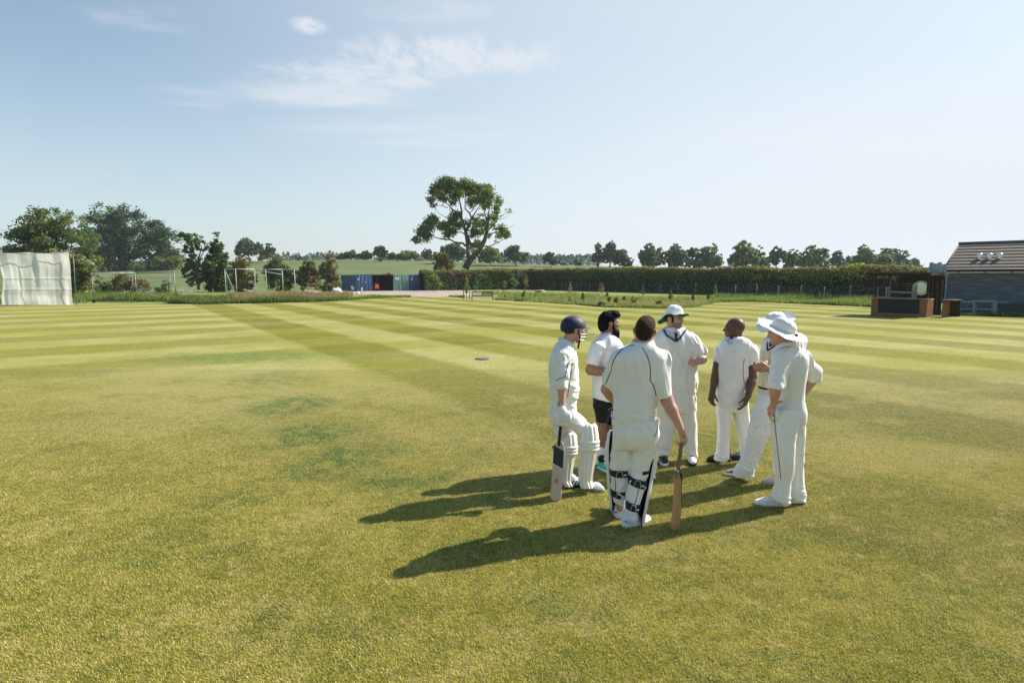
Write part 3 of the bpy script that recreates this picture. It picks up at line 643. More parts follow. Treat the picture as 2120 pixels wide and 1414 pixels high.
# ---- conifer wood far off: one mass
def wood():
    g = np.random.default_rng(9); vs = []; qs = []; cs = []; n0 = 0
    cl_ = [(px, g.uniform(522, 532)) for px in np.arange(566, 705, 2.6)] + [(px, g.uniform(524, 534)) for px in np.arange(700, 1040, 4.5)] + [(px, g.uniform(525, 531)) for px in np.arange(1036, 1245, 2.2)]
    for px, top in cl_:
        Y = 400 + g.uniform(-25, 25); pt = P(px, top + g.uniform(-1, 1), Y); zb = P(px, 552, Y)[2]
        h = pt[2] - zb; n = 70
        u = g.random(n) ** .7; a = g.uniform(0, 6.28, n); r = (1 - u) ** .8 * 1.7 + .12
        p = np.stack([pt[0] + r * np.cos(a), Y + r * np.sin(a), zb + h * u], 1)
        nv = np.stack([np.cos(a), np.sin(a), np.full(n, .4)], 1)
        v, q, c = leaves(p, nv, .62, np.array(BLUEG)[g.integers(0, 3, n)] * g.uniform(.7, 1.1, (n, 1)), g, .5)
        vs.append(v); qs.append(q + n0); cs.append(c); n0 += len(v)
    tag(link('conifer_wood', npmesh('conifer_wood', np.concatenate(vs), np.concatenate(qs), col=np.concatenate(cs)), m_leaf, None, False), 'far-off blue-green conifer wood along the horizon', 'wood', kind='stuff')
wood()
# ---- long hedge behind the fence
HP = [V(*P(872, 574, 105)[:2]), V(*P(1000, 574, 111)[:2]), V(*P(1100, 574, 116)[:2]), V(*P(1290, 574, 97)[:2]), V(*P(1500, 574, 80)[:2]), V(*P(1640, 574, 71)[:2]), V(*P(1830, 574, 62.5)[:2]), V(*P(2010, 574, 55)[:2])]
HT = [(872, 561), (940, 559), (1000, 558), (1100, 557), (1200, 556.5), (1290, 554), (1330, 553), (1400, 555), (1470, 556), (1515, 552), (1560, 551), (1600, 555), (1640, 557), (1700, 555), (1750, 552), (1778, 546), (1800, 551), (1850, 552), (1900, 553), (2010, 553)]
def hedge():
    g = np.random.default_rng(21)
    seg = np.array(HP); d = np.diff(seg, axis=0); L = np.linalg.norm(d, axis=1); cum = np.concatenate([[0], np.cumsum(L)])
    n = 62000
    s = g.uniform(0, 1, n) ** 1.0; 
    # more leaves per metre nearer the camera
    s = cum[-1] * (1 - (1 - s) ** .8)
    i = np.clip(np.searchsorted(cum, s) - 1, 0, len(L) - 1); t = (s - cum[i]) / L[i]
    c = seg[i] + d[i] * t[:, None]; dirv = d[i] / L[i][:, None]
    nv2 = np.stack([dirv[:, 1], -dirv[:, 0]], 1)
    nv2 *= np.sign(-(nv2 * c).sum(1))[:, None]         # towards the camera
    px = CX + FPX * c[:, 0] / c[:, 1]
    ztop = CAMH + (574 - np.interp(px, [a for a, _ in HT], [b for _, b in HT])) / FPX * c[:, 1]
    a = g.uniform(-.35, math.pi + .1, n)                 # round the section: front face, top, back
    wd = 1.15; bulge = vnoise(np.stack([c[:, 0] * .55, c[:, 1] * .55, np.sin(a) * 1.6], 1), 4) * .28 + vnoise(np.stack([c[:, 0] * 1.7, c[:, 1] * 1.7, np.sin(a) * 4], 1), 5) * .16
    rr = 1 - .30 * g.random(n) ** 2
    ex = .55
    cu = np.sign(np.cos(a)) * np.abs(np.cos(a)) ** ex; su = np.sign(np.sin(a)) * np.abs(np.sin(a)) ** ex
    off = cu * (wd * rr + bulge)
    zmid = ztop * .42
    z = zmid + su * ((ztop - zmid) * rr + bulge * .55)
    z = np.where(su < 0, g.uniform(0, 1, n) * zmid, z)
    spr = (g.random(n) < .05) & (su > .8); z[spr] += g.uniform(0, .35, spr.sum())
    p = np.stack([c[:, 0] + nv2[:, 0] * off, c[:, 1] + nv2[:, 1] * off, np.maximum(z, .05)], 1)
    nv = np.stack([nv2[:, 0] * cu, nv2[:, 1] * cu, su + .2], 1)
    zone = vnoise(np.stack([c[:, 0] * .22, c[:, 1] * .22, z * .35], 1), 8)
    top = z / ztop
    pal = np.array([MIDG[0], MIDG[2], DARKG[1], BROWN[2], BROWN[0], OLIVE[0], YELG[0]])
    pick = np.where(top > .86, np.where(g.random(n) < .42, 4, np.where(g.random(n) < .5, 5, 6)), np.where(zone > .25, 3, np.where(zone < -.25, 0, np.where(g.random(n) < .5, 1, 2))))  # top leaves: browner twigs and new growth, plus sunlit tone put into the colour
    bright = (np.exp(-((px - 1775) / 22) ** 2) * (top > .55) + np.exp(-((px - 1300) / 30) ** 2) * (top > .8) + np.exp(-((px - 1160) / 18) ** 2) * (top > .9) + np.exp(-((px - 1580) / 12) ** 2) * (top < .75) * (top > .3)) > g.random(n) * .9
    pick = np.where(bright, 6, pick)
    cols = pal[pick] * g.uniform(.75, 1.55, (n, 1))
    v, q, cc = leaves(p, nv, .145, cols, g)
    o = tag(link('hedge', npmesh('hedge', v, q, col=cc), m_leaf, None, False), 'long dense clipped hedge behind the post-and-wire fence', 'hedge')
    # dense twiggy inside of the hedge
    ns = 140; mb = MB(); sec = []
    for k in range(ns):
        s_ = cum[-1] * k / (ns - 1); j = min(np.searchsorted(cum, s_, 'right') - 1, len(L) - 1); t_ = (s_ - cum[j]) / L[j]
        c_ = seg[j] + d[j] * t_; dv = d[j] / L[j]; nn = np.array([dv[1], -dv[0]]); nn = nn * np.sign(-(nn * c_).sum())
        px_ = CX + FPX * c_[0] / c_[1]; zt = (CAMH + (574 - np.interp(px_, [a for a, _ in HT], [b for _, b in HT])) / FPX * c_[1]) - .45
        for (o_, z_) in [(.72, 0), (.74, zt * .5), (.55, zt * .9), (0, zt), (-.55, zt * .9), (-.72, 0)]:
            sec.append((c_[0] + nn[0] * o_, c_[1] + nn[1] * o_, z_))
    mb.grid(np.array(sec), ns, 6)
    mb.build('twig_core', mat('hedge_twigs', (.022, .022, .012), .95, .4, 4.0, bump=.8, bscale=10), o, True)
hedge()
# ---- rough grass: verge strips along the field edge
EX = np.array([e[0] for e in edge], float); EY = np.array([e[1] for e in edge], float)
def verge(name, label, spans, seed):
    """spans: (px0, px1, near offset m, depth m, count, height, palette)"""
    g = np.random.default_rng(seed); vs = []; cs = []
    for (a, b_, off, dep, n, h, pal) in spans:
        px = g.uniform(a, b_, n); py = np.interp(px, EX, EY)
        v_ = (CY - py) / FPX; t = CAMH / (SP - v_ * CP)
        x = (px - CX) / FPX * t; y = (CP + v_ * SP) * t
        dd = off + dep * g.random(n) ** 1.2 + vnoise(np.stack([x * .5, y * .5, x * 0], 1), 3) * .35
        l = np.sqrt(x * x + y * y); x = x + x / l * dd; y = y + y / l * dd
        z = terrain(x, y)
        hh = h * g.uniform(.4, 1.25, n) * (1 + .5 * vnoise(np.stack([x * .4, y * .4, x * 0], 1), 6)); az = g.uniform(0, 6.28, n); ln = g.uniform(.1, .6, n) * hh
        wd = g.uniform(.018, .045, n)
        s = np.stack([-np.sin(az), np.cos(az)], 1) * wd[:, None]; d = np.stack([np.cos(az), np.sin(az)], 1) * ln[:, None]
        bp = np.stack([x, y], 1)
        v3 = np.stack([np.concatenate([bp - s, z[:, None]], 1), np.concatenate([bp + s, z[:, None]], 1), np.concatenate([bp + d, (z + hh)[:, None]], 1)], 1)
        vs.append(v3.reshape(-1, 3)); pal = np.array(pal)
        cs.append(pal[g.integers(0, len(pal), n)] * g.uniform(.75, 1.3, (n, 1)))
    v = np.concatenate(vs)
    tag(link(name, npmesh(name, v, np.arange(len(v)).reshape(-1, 3), col=np.concatenate(cs)), m_leaf, None, False), label, 'grass', kind='stuff')
GR1 = [(.17, .24, .045), (.23, .28, .06), (.13, .19, .04)]; GR2 = [(.30, .30, .10), (.24, .26, .075), (.36, .33, .15)]; PINK = [(.34, .21, .14), (.28, .18, .115), (.26, .22, .09)]; WEED = [(.09, .15, .033), (.12, .18, .05), (.07, .12, .033)]
verge('rough_grass', 'long rough grass and weeds growing along the edge of the mown field', [
    (-300, 180, 1, 14, 5000, .40, GR1), (160, 370, 5, 12, 9000, .65, GR1), (350, 480, .2, 7, 7000, .50, WEED + GR1), (365, 720, .0, 2.5, 14000, .42, WEED + GR1), (470, 720, 2, 12, 13000, .55, PINK + GR2),
    (700, 850, 0, 3, 5000, .30, GR1), (560, 730, 2, 20, 6000, .5, PINK), (930, 962, 0, 2.0, 1200, .25, GR1), (1024, 1090, .6, 2.0, 2000, .25, GR1), (1030, 1240, 0, 14, 9000, .26, GR2 + GR1), (1000, 1260, 16, 12, 5000, .30, GR1),
    (1200, 1466, 0, 1.3, 5000, .20, GR1 + GR2), (1230, 1466, 1, 15, 9000, .20, GR2), (1150, 1560, 12, 9, 9000, .35, [(.25, .31, .06), (.20, .26, .055)]), (1470, 1810, 0, 5.5, 16000, .38, [(.20, .27, .05), (.25, .31, .07), (.15, .21, .045)]), (1480, 1830, 4, 7, 6000, .5, WEED),
    (1800, 1960, .1, .7, 1800, .16, WEED + GR1), (1925, 2300, .0, .8, 4500, .2, WEED + GR1)], 51)
# cow parsley heads among the weeds
def parsley():
    g = np.random.default_rng(61)
    lst = [(384, 610, 'nearest the batting cage wheels'), (398, 606, 'just right of the cage'), (372, 600, 'behind the cage wheels'), (515, 602, 'under the white frame'), (522, 610, 'in front of the white frame'), (640, 596, 'below the dark brown bush')]
    for k, (px, py, wh) in enumerate(lst):
        Y = 60 if px < 450 else 66
        c = P(px, py, Y); b = V(c[0], c[1], 0)
        o = empty('cow_parsley', b, 0, 'clump of white-flowered cow parsley ' + wh, 'wildflower', 'cow parsley clumps')
        mb = MB(); pts = []
        for j in range(9):
            tp = V(g.uniform(-.4, .4), g.uniform(-.3, .3), min(1.15, max(.3, c[2] + g.uniform(-.25, .15))))
            mb.tube([V(tp[0] * .3, tp[1] * .3, 0), tp], [.012, .006], 5); pts.append(tp + g.normal(0, 1, (26, 3)) * V(.10, .10, .025))
        mb.build('stem', mat('parsley_stem', (.07, .11, .03), .8) if k == 0 else bpy.data.materials['parsley_stem'], o)
        p = np.concatenate(pts)
        v, q, cc = leaves(p, np.tile(V(0, 0, 1.), (len(p), 1)), .045, np.tile(V(.55, .55, .42), (len(p), 1)), g)
        link('foliage', npmesh('parsley_flower', v, q, col=cc), m_leaf, o, False)  # the white flower heads, not leaves, merged into one mesh per clump
parsley()
# ================================================================== buildings and field furniture
def M4(name, *a, **k): return mat(name, *a, **k)
m_steel = M4('galvanised_steel', (.24, .26, .27), .55, .12, 3, metal=.6)
m_dsteel = M4('dull_grey_steel', (.17, .19, .20), .55, .15, 3, metal=.4)
m_white = M4('white_paint', (.74, .76, .74), .45, .06, 2, base2=(.60, .62, .60))
m_black = M4('black_paint', (.016, .017, .019), .6, .2, 3)
m_cladd = M4('grey_stained_boards', (.095, .112, .128), .75, .28, 1.2, bump=.25, bscale=14, stretch=(1, 1, 9), base2=(.125, .145, .16))
m_tile = M4('roof_tile', (.150, .122, .100), .85, .22, 2.5, bump=.3, bscale=20, base2=(.115, .095, .082))
m_ridge = M4('ridge_tile', (.085, .090, .088), .8, .2, 3)
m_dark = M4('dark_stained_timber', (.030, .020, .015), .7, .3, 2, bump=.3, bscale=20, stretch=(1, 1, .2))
m_orange = M4('orange_brown_timber', (.27, .120, .047), .6, .22, 2.0, bump=.3, bscale=25, stretch=(6, 6, .5), base2=(.21, .09, .036))
m_bluegrey = M4('blue_grey_paint', (.26, .34, .37), .6, .12, 4, base2=(.21, .28, .31))
m_wood = M4('weathered_wood', (.27, .21, .135), .8, .25, 4, bump=.4, bscale=25, stretch=(4, 4, .4), base2=(.20, .16, .11))
m_benchw = M4('bench_hardwood', (.085, .042, .024), .6, .25, 5, stretch=(.5, 4, 4), base2=(.12, .065, .04))
# ---- gravel yard
m_grav, nt, out = newmat('gravel')
pos = nd(nt, 'ShaderNodeNewGeometry').outputs['Position']
c = mixc(nt, noise(nt, pos, 1.2, 6, .7), (.30, .235, .195, 1), (.40, .33, .285, 1))
c = mixc(nt, maprange(nt, noise(nt, pos, .35, 4), .52, .68, 0, .6), c, (.20, .20, .09, 1))
nt.links.new(nd(nt, 'ShaderNodeBsdfPrincipled', {'Base Color': c, 'Roughness': .95}).outputs[0], out.inputs[0])
yd = [(700, 607.5), (820, 612), (900, 614.5), (985, 612.0), (1070, 612.5), (1095, 609)]; yb = [(700, 601), (820, 600), (900, 601), (985, 602.5), (1070, 604), (1095, 606)]
mb = MB(); vv = np.array([G(*p) + V(0, 0, .006) for p in yd] + [G(*p) + V(0, 0, .006) for p in yb]); mb.grid(vv, 2, 6, flip=False)
tag(mb.build('gravel_yard', m_grav), kind='structure')
# ---- rough ground between the mown field and the hedge
m_rough, nt, out = newmat('rough_ground')
pos = nd(nt, 'ShaderNodeNewGeometry').outputs['Position']
c = mixc(nt, maprange(nt, noise(nt, pos, .25, 5), .38, .6), (.16, .20, .05, 1), (.29, .265, .11, 1))
c = mixc(nt, maprange(nt, noise(nt, pos, 1.6, 5), .4, .7, 0, .6), c, (.12, .16, .045, 1))
nt.links.new(nd(nt, 'ShaderNodeBsdfPrincipled', {'Base Color': c, 'Roughness': .95, 'Specular IOR Level': .1}).outputs[0], out.inputs[0])
rb = [(-700, 615), (0, 612), (180, 608), (420, 603), (560, 603), (700, 602), (800, 601), (930, 600.5), (1000, 600.5), (1080, 599), (1200, 601), (1260, 603), (1400, 608), (1440, 609.5), (1470, 610.5), (1490, 611), (1560, 615), (1700, 618), (1801, 620), (1900, 628), (2120, 632), (2700, 640)]
vv = []
for (a, b1), (_, b2) in zip(edge, rb):
    for k in range(4):
        p = G(a, b1) * (1 - k / 3) + G(a, b2) * (k / 3); vv.append((p[0], p[1], .002))
tag(MB().grid(np.array(vv), len(edge), 4, flip=False).build('rough_ground', m_rough), kind='structure')
# ---- sightscreen
def sightscreen():
    Y = 49.6; x0, x1 = P(-1, 632, Y)[0], P(150.5, 632, Y)[0]; zt = 4.02; W = x1 - x0
    o = empty('sightscreen', (x0, Y, 0), 0, 'white mesh cricket sightscreen hanging in folds at the left edge', 'sightscreen')
    nu, nv = 90, 64; v = []
    for i in range(nu):
        for j in range(nv):
            u, t = i / (nu - 1), j / (nv - 1)
            x = u * W; z = .04 + t * (zt - .04)
            q = np.array([[u * 9, t * 1.1, 0.], [u * 22, t * 1.7, 3.], [u * 5, t * 4, 7.]])
            n = [float(vnoise(q[k:k+1], 11)[0]) for k in range(3)]
            d = -.10 * n[0] - .04 * n[1] - .08 * n[2]
            d += .10 * math.sin(math.pi * t) + .35 * max(0, .16 - t) * 2.2     # belly, foot pulled back
            x += (.14 * math.sin(math.pi * min(1, (1 - t) * 1.1)) + .05) * (1 - u) ** 3 * 1.6
            z += (.07 * math.cos(u * 14) * t ** 6) * .5 - .03 * u * t
            for zl in (2.05, .92 + .3): d += .045 * math.exp(-((z - zl) / .05) ** 2)
            v.append((x, d - .02, z))
    m, nt, out = newmat('white_mesh_cloth')
    tc = nd(nt, 'ShaderNodeTexCoord').outputs['Object']
    st = noise(nt, nd(nt, 'ShaderNodeMapping', {0: tc, 3: (1.6, 1, .5)}).outputs[0], 1.3, 4)
    c = mixc(nt, maprange(nt, st, .35, .7), (.86, .86, .83, 1), (.72, .72, .68, 1))
    d = nd(nt, 'ShaderNodeBsdfDiffuse', {0: c}).outputs[0]; t = nd(nt, 'ShaderNodeBsdfTranslucent', {0: c}).outputs[0]
    a = nd(nt, 'ShaderNodeMixShader', {0: .52, 1: d, 2: t}).outputs[0]
    a = nd(nt, 'ShaderNodeMixShader', {0: maprange(nt, st, .3, .7, .10, .22), 1: a, 2: nd(nt, 'ShaderNodeBsdfTransparent').outputs[0]}).outputs[0]
    nt.links.new(a, out.inputs[0])
    link('mesh_cloth', MB().grid(np.array(v), nu, nv).mesh('mesh_cloth'), m, o)
    mb = MB()
    for z in (2.05, 1.22 - .3): mb.tube([(i / 20 * W, -.15 + .02 * math.sin(i), z + .015 * math.sin(i * 1.3)) for i in range(21)], .012, 6)
    mb.build('rope', m_white, o, True)
    for x in (.15, W * .5, W - .05): MB().tube([(x, .50, .0), (x, .50, zt - .02)], .03, 8).build('post', m_dsteel, o, True)
    MB().tube([(0, .50, zt - .01), (W, .50, zt - .06)], .03, 8).tube([(0, .04, zt - .02), (W, .04, zt - .05)], .015, 6).build('top_rail', m_dsteel, o, True)
    for x in (.15, W - .05): MB().tube([(x, .52, .15), (x, 1.7, .15), (x, .52, 2.6)], .025, 8).build('brace', m_dsteel, o, True)
    MB().tube([(-.5, .6, .24), (W, .6, .24)], .03, 8).build('base_rail', m_dsteel, o, True); MB().tube([(-.5, .6, .42), (W * .9, .6, .42)], .02, 8).build('base_rail', m_dsteel, o, True)
sightscreen()
# ---- batting cage
def cage():
    Y = 56; o = empty('batting_cage', P(275, 574, Y) * V(1, 1, 0), 0, 'grey wheeled batting cage frame standing between the sightscreen and the weeds', 'batting cage')
    ox, oy = P(275, 574, Y)[:2]
    def L(px, py, Yy): p = P(px, py, Yy); return V(p[0] - ox, p[1] - oy, p[2])
    def g0(px, Yy): p = P(px, 574, Yy); return V(p[0] - ox, p[1] - oy, 0)
    for px, pb, top, Yy, r in [(189, 191, 563, 55, .045), (192, 194, 566, 58.5, .03), (273, 275, 566, 59, .03), (279, 281, 562, 55, .04), (351, 353, 565, 58.5, .03), (360, 363, 561, 55, .045)]:
        MB().tube([g0(pb, Yy), L(px, top, Yy)], r * .75, 8).build('post', m_steel, o, True)
    for a, b in [((189, 563, 55), (279, 562.5, 55)), ((279, 562.5, 55), (360, 561, 55)), ((192, 566, 58.5), (273, 567, 59)), ((273, 566, 59), (351, 565, 58.5))]:
        MB().tube([L(*a), L(*b)], .032, 8).build('top_rail', m_steel, o, True)
    for a, b in [((189, 563, 55), (192, 566, 58.5)), ((360, 561, 55), (351, 565, 58.5)), ((279, 562, 55), (273, 566, 59))]: MB().tube([L(*a), L(*b)], .03, 8).build('cross_rail', m_steel, o, True)
    for a, b in [((196, 624, 56), (272, 601, 58)), ((285, 601, 56), (346, 621, 58)), ((360, 563, 55), (367, 622, 57))]: MB().tube([L(*a), L(*b)], .028, 8).build('brace', m_dsteel, o, True)
    MB().tube([g0(190, 55) + V(0, 0, .1), g0(281, 55) + V(0, 0, .1)], .025, 8).build('base_rail', m_dsteel, o, True); MB().tube([g0(281, 58) + V(0, 0, .14), g0(353, 58) + V(0, 0, .14)], .025, 8).build('base_rail', m_dsteel, o, True)
    for px, Yy in [(191, 55), (353, 58.5), (362, 55)]:
        MB().lathe([(.0, -.04), (.12, -.04), (.13, 0), (.12, .04), (0, .04)], g0(px, Yy) + V(.05, -.02, .13), 16, rot=[[1, 0, 0], [0, 0, 1], [0, 1, 0]]).build('wheel', m_black, o, True)
    # pale netting: roof edge roll and the fine mesh itself
    MB().tube([L(192, 566, 55.1) + V(0, 0, .02), L(235, 565.5, 55.1), L(277, 565.5, 55.1)], [.05, .07, .06], 8).build('netting_roll', m_white, o, True)
    mb = MB()
    for k in range(14): px = 282 + k * 5.6; mb.tube([L(px, 564, 58), g0(px, 58)], .004, 4, cap=False)
    for k in range(10): mb.tube([g0(282, 58) + V(0, 0, .25 * k), g0(355, 58) + V(0, 0, .25 * k)], .004, 4, cap=False)
    mb.build('netting', m_dsteel, o)
cage()
m_frame = M4('weathered_white_paint', (.46, .50, .49), .5, .12, 3)
def white_frame():
    Y = 70; ox, oy = P(538, 574, Y)[:2]; o = empty('practice_net_frame', (ox, oy, 0), 0, 'white tubular practice net frame without its net, standing in the weeds', 'frame')
    def L(px, py, Yy): p = P(px, py, Yy); return V(p[0] - ox, p[1] - oy, p[2])
    ps = [((465, 558), (469, 620), 68), ((487.5, 557), (491, 622), 65), ((527, 558), (529.5, 620), 67), ((549.5, 558), (554, 622), 66), ((584, 558), (587, 621), 67), ((609, 558.5), (613, 622), 65)]
    for a, b, Yy in ps:
        q = L(b[0], b[1], Yy); q[2] = 0
        MB().tube([q, L(*a, Yy)], .040, 8).build('post', m_frame, o, True)
    for k in range(5): MB().tube([L(*ps[k][0], ps[k][2]), L(*ps[k+1][0], ps[k+1][2])], .040, 8).build('top_rail', m_frame, o, True)
    MB().tube([L(466, 561, 68), L(484, 600, 69)], .034, 8).build('brace', m_frame, o, True)
    MB().tube([L(530, 559, 67), L(584, 569, 67)], .042, 8).build('brace', m_frame, o, True)
white_frame()
# ---- containers: a row turned about 37 degrees
CA = R(37); cf = V(math.cos(CA), math.sin(CA)); C0 = V(*P(737.5, 574, 99)[:2])
def cont_mat(name, c1, c2, rust=.25):
    m, nt, out = newmat(name)
    tc = nd(nt, 'ShaderNodeTexCoord').outputs['Object']
    n = noise(nt, tc, 1.6, 6, .7); n2 = noise(nt, nd(nt, 'ShaderNodeMapping', {0: tc, 3: (5, 5, .5)}).outputs[0], 1.5, 5)
    c = mixc(nt, maprange(nt, n2, .4, .65), (*c1, 1), (*c2, 1))
    c = mixc(nt, maprange(nt, n, .62, .74, 0, rust), c, (.16, .07, .03, 1))
    nt.links.new(nd(nt, 'ShaderNodeBsdfPrincipled', {'Base Color': c, 'Roughness': .5}).outputs[0], out.inputs[0]); return m
m_blue = cont_mat('blue_container_paint', (.016, .062, .185), (.042, .105, .24)); m_green = cont_mat('green_container_paint', (.10, .26, .20), (.17, .34, .26), .8)
m_rust = M4('rusty_sheet', (.12, .07, .045), .9, .3, 2)
def corr(mb, a, b, z0, z1, n, dpt, m=0):
    """corrugated sheet from a to b (2-D), waves standing out to the left of a->b"""
    a = np.asarray(a, float); b = np.asarray(b, float); d = b - a; nn = V(d[1], -d[0]) / np.linalg.norm(d)
    v = []
    for i in range(n * 4 + 1):
        k = i % 4; off = dpt if k in (1, 2) else 0
        p = a + d * i / (n * 4) + nn * off
        v += [(p[0], p[1], z0), (p[0], p[1], z1)]
    mb.grid(np.array(v), n * 4 + 1, 2, m=m)
def container(t0, w, body, label, sign=True, vent=True):
    o = empty('shipping_container', (*(C0 + cf * t0), 0), CA, label, 'container', 'storage containers beside the gravel yard')
    D, Hh = 6.0, 2.55
    mb = MB()
    corr(mb, (0, .08), (0.0, D), .12, Hh - .1, 16, -.04); corr(mb, (w, .08), (w, D), .12, Hh - .1, 16, .04)
    mb.box((w / 2, D / 2, Hh - .03), (w - .02, D - .1, .06)); mb.box((w / 2, D / 2, .08), (w - .02, D - .1, .12)); mb.box((w / 2, D - .02, Hh / 2), (w - .02, .04, Hh - .2))
    mb.build('body', body, o)
    fr = MB()
    for x in (.05, w - .05): fr.box((x, .05, Hh / 2), (.10, .12, Hh))
    fr.box((w / 2, .05, Hh - .055), (w - .2, .12, .11)); fr.box((w / 2, .05, .07), (w - .2, .12, .14))
    fr.build('door_frame', body, o)
    for s in (0, 1):
        d = MB(); x0 = .105 + s * (w / 2 - .1); x1 = x0 + w / 2 - .115
        corr(d, (x0, .03), (x1, .03), .15, Hh - .12, 4, .035)
        do = d.build('door', body, o)
        rb = MB()
        for k in (.3, .72): 
            x = x0 + (x1 - x0) * k; rb.tube([(x, -.045, .12), (x, -.045, Hh - .08)], .02, 6)
        rb.build('locking_bar', m_steel, do, True)
    lb = MB().box((w * .56, -.075, 1.25), (.30, .05, .12)); lb.build('lock_box', m_black, o)
    if sign: MB().box((w * .13, -.02, 1.85), (.24, .012, .30)).build('notice', m_white, o)
    if sign: MB().box((w * .56, -.104, 1.36), (.26, .012, .09)).build('label_plate', m_white, o)
    return o
container(0, 2.62, m_blue, 'blue shipping container at the left end of the row, its side in shade')
container(6.25, 2.75, m_green, 'faded green shipping container with a white board, between the dark store and a blue one', sign=False)
container(9.15, 2.70, m_blue, 'blue shipping container at the right end of the row, touching the hedge')
o = empty('notice_board', (*(C0 + cf * 6.25), 0), CA, 'white notice board hung on the green container', 'sign')
MB().box((.62, -.03, 1.95), (.72, .02, .36)).build('board', m_white, o)
mb = MB()
for k in range(3): mb.box((.48 + .12 * k, -.043, 2.0), (.07, .006, .12))
mb.build('lettering', m_dsteel, o)
o = empty('open_store', (*(C0 + cf * 2.66), 0), CA, 'dark open-fronted store with a rusty roof between two containers', 'shed')
W_ = 3.55
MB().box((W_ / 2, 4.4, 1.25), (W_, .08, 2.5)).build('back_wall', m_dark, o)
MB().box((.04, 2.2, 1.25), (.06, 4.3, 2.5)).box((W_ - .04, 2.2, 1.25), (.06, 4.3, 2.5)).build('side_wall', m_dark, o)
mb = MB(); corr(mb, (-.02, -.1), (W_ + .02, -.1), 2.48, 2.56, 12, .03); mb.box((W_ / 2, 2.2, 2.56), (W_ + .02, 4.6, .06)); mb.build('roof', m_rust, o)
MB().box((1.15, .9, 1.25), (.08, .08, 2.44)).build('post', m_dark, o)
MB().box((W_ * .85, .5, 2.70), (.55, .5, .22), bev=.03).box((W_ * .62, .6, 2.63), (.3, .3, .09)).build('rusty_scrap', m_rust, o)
p_ = C0 + cf * 3.55 + V(-cf[1], cf[0]) * .35
o = empty('roller_cover', (*p_, 0), CA, 'red-orange machine guard with a pale emblem inside the dark store', 'machine')
m_red = M4('red_orange_paint', (.55, .07, .03), .5, .15, 3)
MB().add([(-.42, 0, .35), (.42, 0, .35), (.30, 0, 1.15), (-.30, 0, 1.15), (-.42, .5, .35), (.42, .5, .35), (.30, .4, 1.15), (-.30, .4, 1.15)], [(0, 1, 2, 3), (1, 5, 6, 2), (5, 4, 7, 6), (4, 0, 3, 7), (3, 2, 6, 7), (0, 4, 5, 1)]).build('guard', m_red, o)
MB().box((-.10, -.012, .82), (.05, .012, .24)).box((.10, -.012, .82), (.05, .012, .24)).box((0, -.012, .82), (.05, .012, .2)).box((0, -.012, .68), (.3, .012, .05)).build('emblem', m_white, o)
for s in (-.3, .3): MB().lathe([(0, -.05), (.2, -.05), (.22, 0), (.2, .05), (0, .05)], (s, .25, .22), 16, rot=[[0, 0, 1], [1, 0, 0], [0, 1, 0]]).build('wheel', m_black, o, True)
def lump(name, label, cat, b, r, m, seed, sq=.8):
    g = np.random.default_rng(seed); nu, nv = 18, 10; v = []
    for i in range(nu):
        for j in range(nv):
            a = i / nu * 2 * math.pi; t = (j / (nv - 1)) * math.pi / 2
            q = V(math.cos(a) * math.cos(t) ** .6, math.sin(a) * math.cos(t) ** .6, math.sin(t) * sq)
            k = 1 + .22 * float(vnoise(np.array([q * 2.1 + seed]), seed)[0]) + .1 * float(vnoise(np.array([q * 5 + seed]), seed)[0])
            v.append(q * k * r)
    o = link(name, MB().grid(np.array(v), nu, nv, True).mesh(name), m, None); o.location = tuple(b); return tag(o, label, cat)
m_sack = M4('white_woven_plastic', (.72, .74, .76), .6, .12, 4, bump=.5, bscale=9, bdist=.06)
lump('bulk_bag', 'slumped white bulk bag in the grass left of the blue container', 'bag', P(697, 574, 92) * V(1, 1, 0), .75, m_sack, 3)
lump('bulk_bag', 'small white sack on the ground before the left blue container doors', 'bag', G(741, 607.5), .28, m_sack, 5, .7)
lump('rubble_heap', 'low pale heap of cut branches in the pinkish grass under the shrubs', 'heap', P(642, 574, 84) * V(1, 1, 0), 1.3, M4('dry_branches', (.30, .22, .15), .9, .4, 3, bump=1, bscale=6), 6, .35)
lump('rubble_heap', 'grey-brown heap of prunings beside the fence behind the bearded man', 'heap', P(1118, 574, 92) * V(1, 1, 0), .7, bpy.data.materials['dry_branches'], 8, .5)
o = empty('marker_post', G(749, 608), 0, 'short white post standing before the left blue container', 'post')
MB().tube([(0, 0, 0), (0, 0, .75)], .06, 10).build('post', m_white, o, True); MB().lathe([(.075, 0), (.075, .04), (0, .09)], (0, 0, .75), 12).build('cap', m_white, o, True)
o = empty('garden_gnome', G(729.5, 606), 0, 'small pale planter figure on a stand against the shaded blue container side', 'ornament')
MB().lathe([(.05, 0), (.06, .3), (.18, .34), (.2, .5), (.0, .56)], n=12).build('stand', m_dsteel, o, True)
g = np.random.default_rng(2); pp = V(0, 0, .68) + g.normal(0, .12, (60, 3)); v, q, cc = leaves(pp, np.tile(V(0, 0, 1.), (60, 1)), .07, np.tile(V(.6, .5, .52), (60, 1)), g)
link('flowers', npmesh('flowers', v, q, col=cc), m_leaf, o, False)
o['label'] = 'pale flowering pot plant against the shaded side of the left blue container'; o['category'] = 'potted plant'; o.name = 'potted_plant'
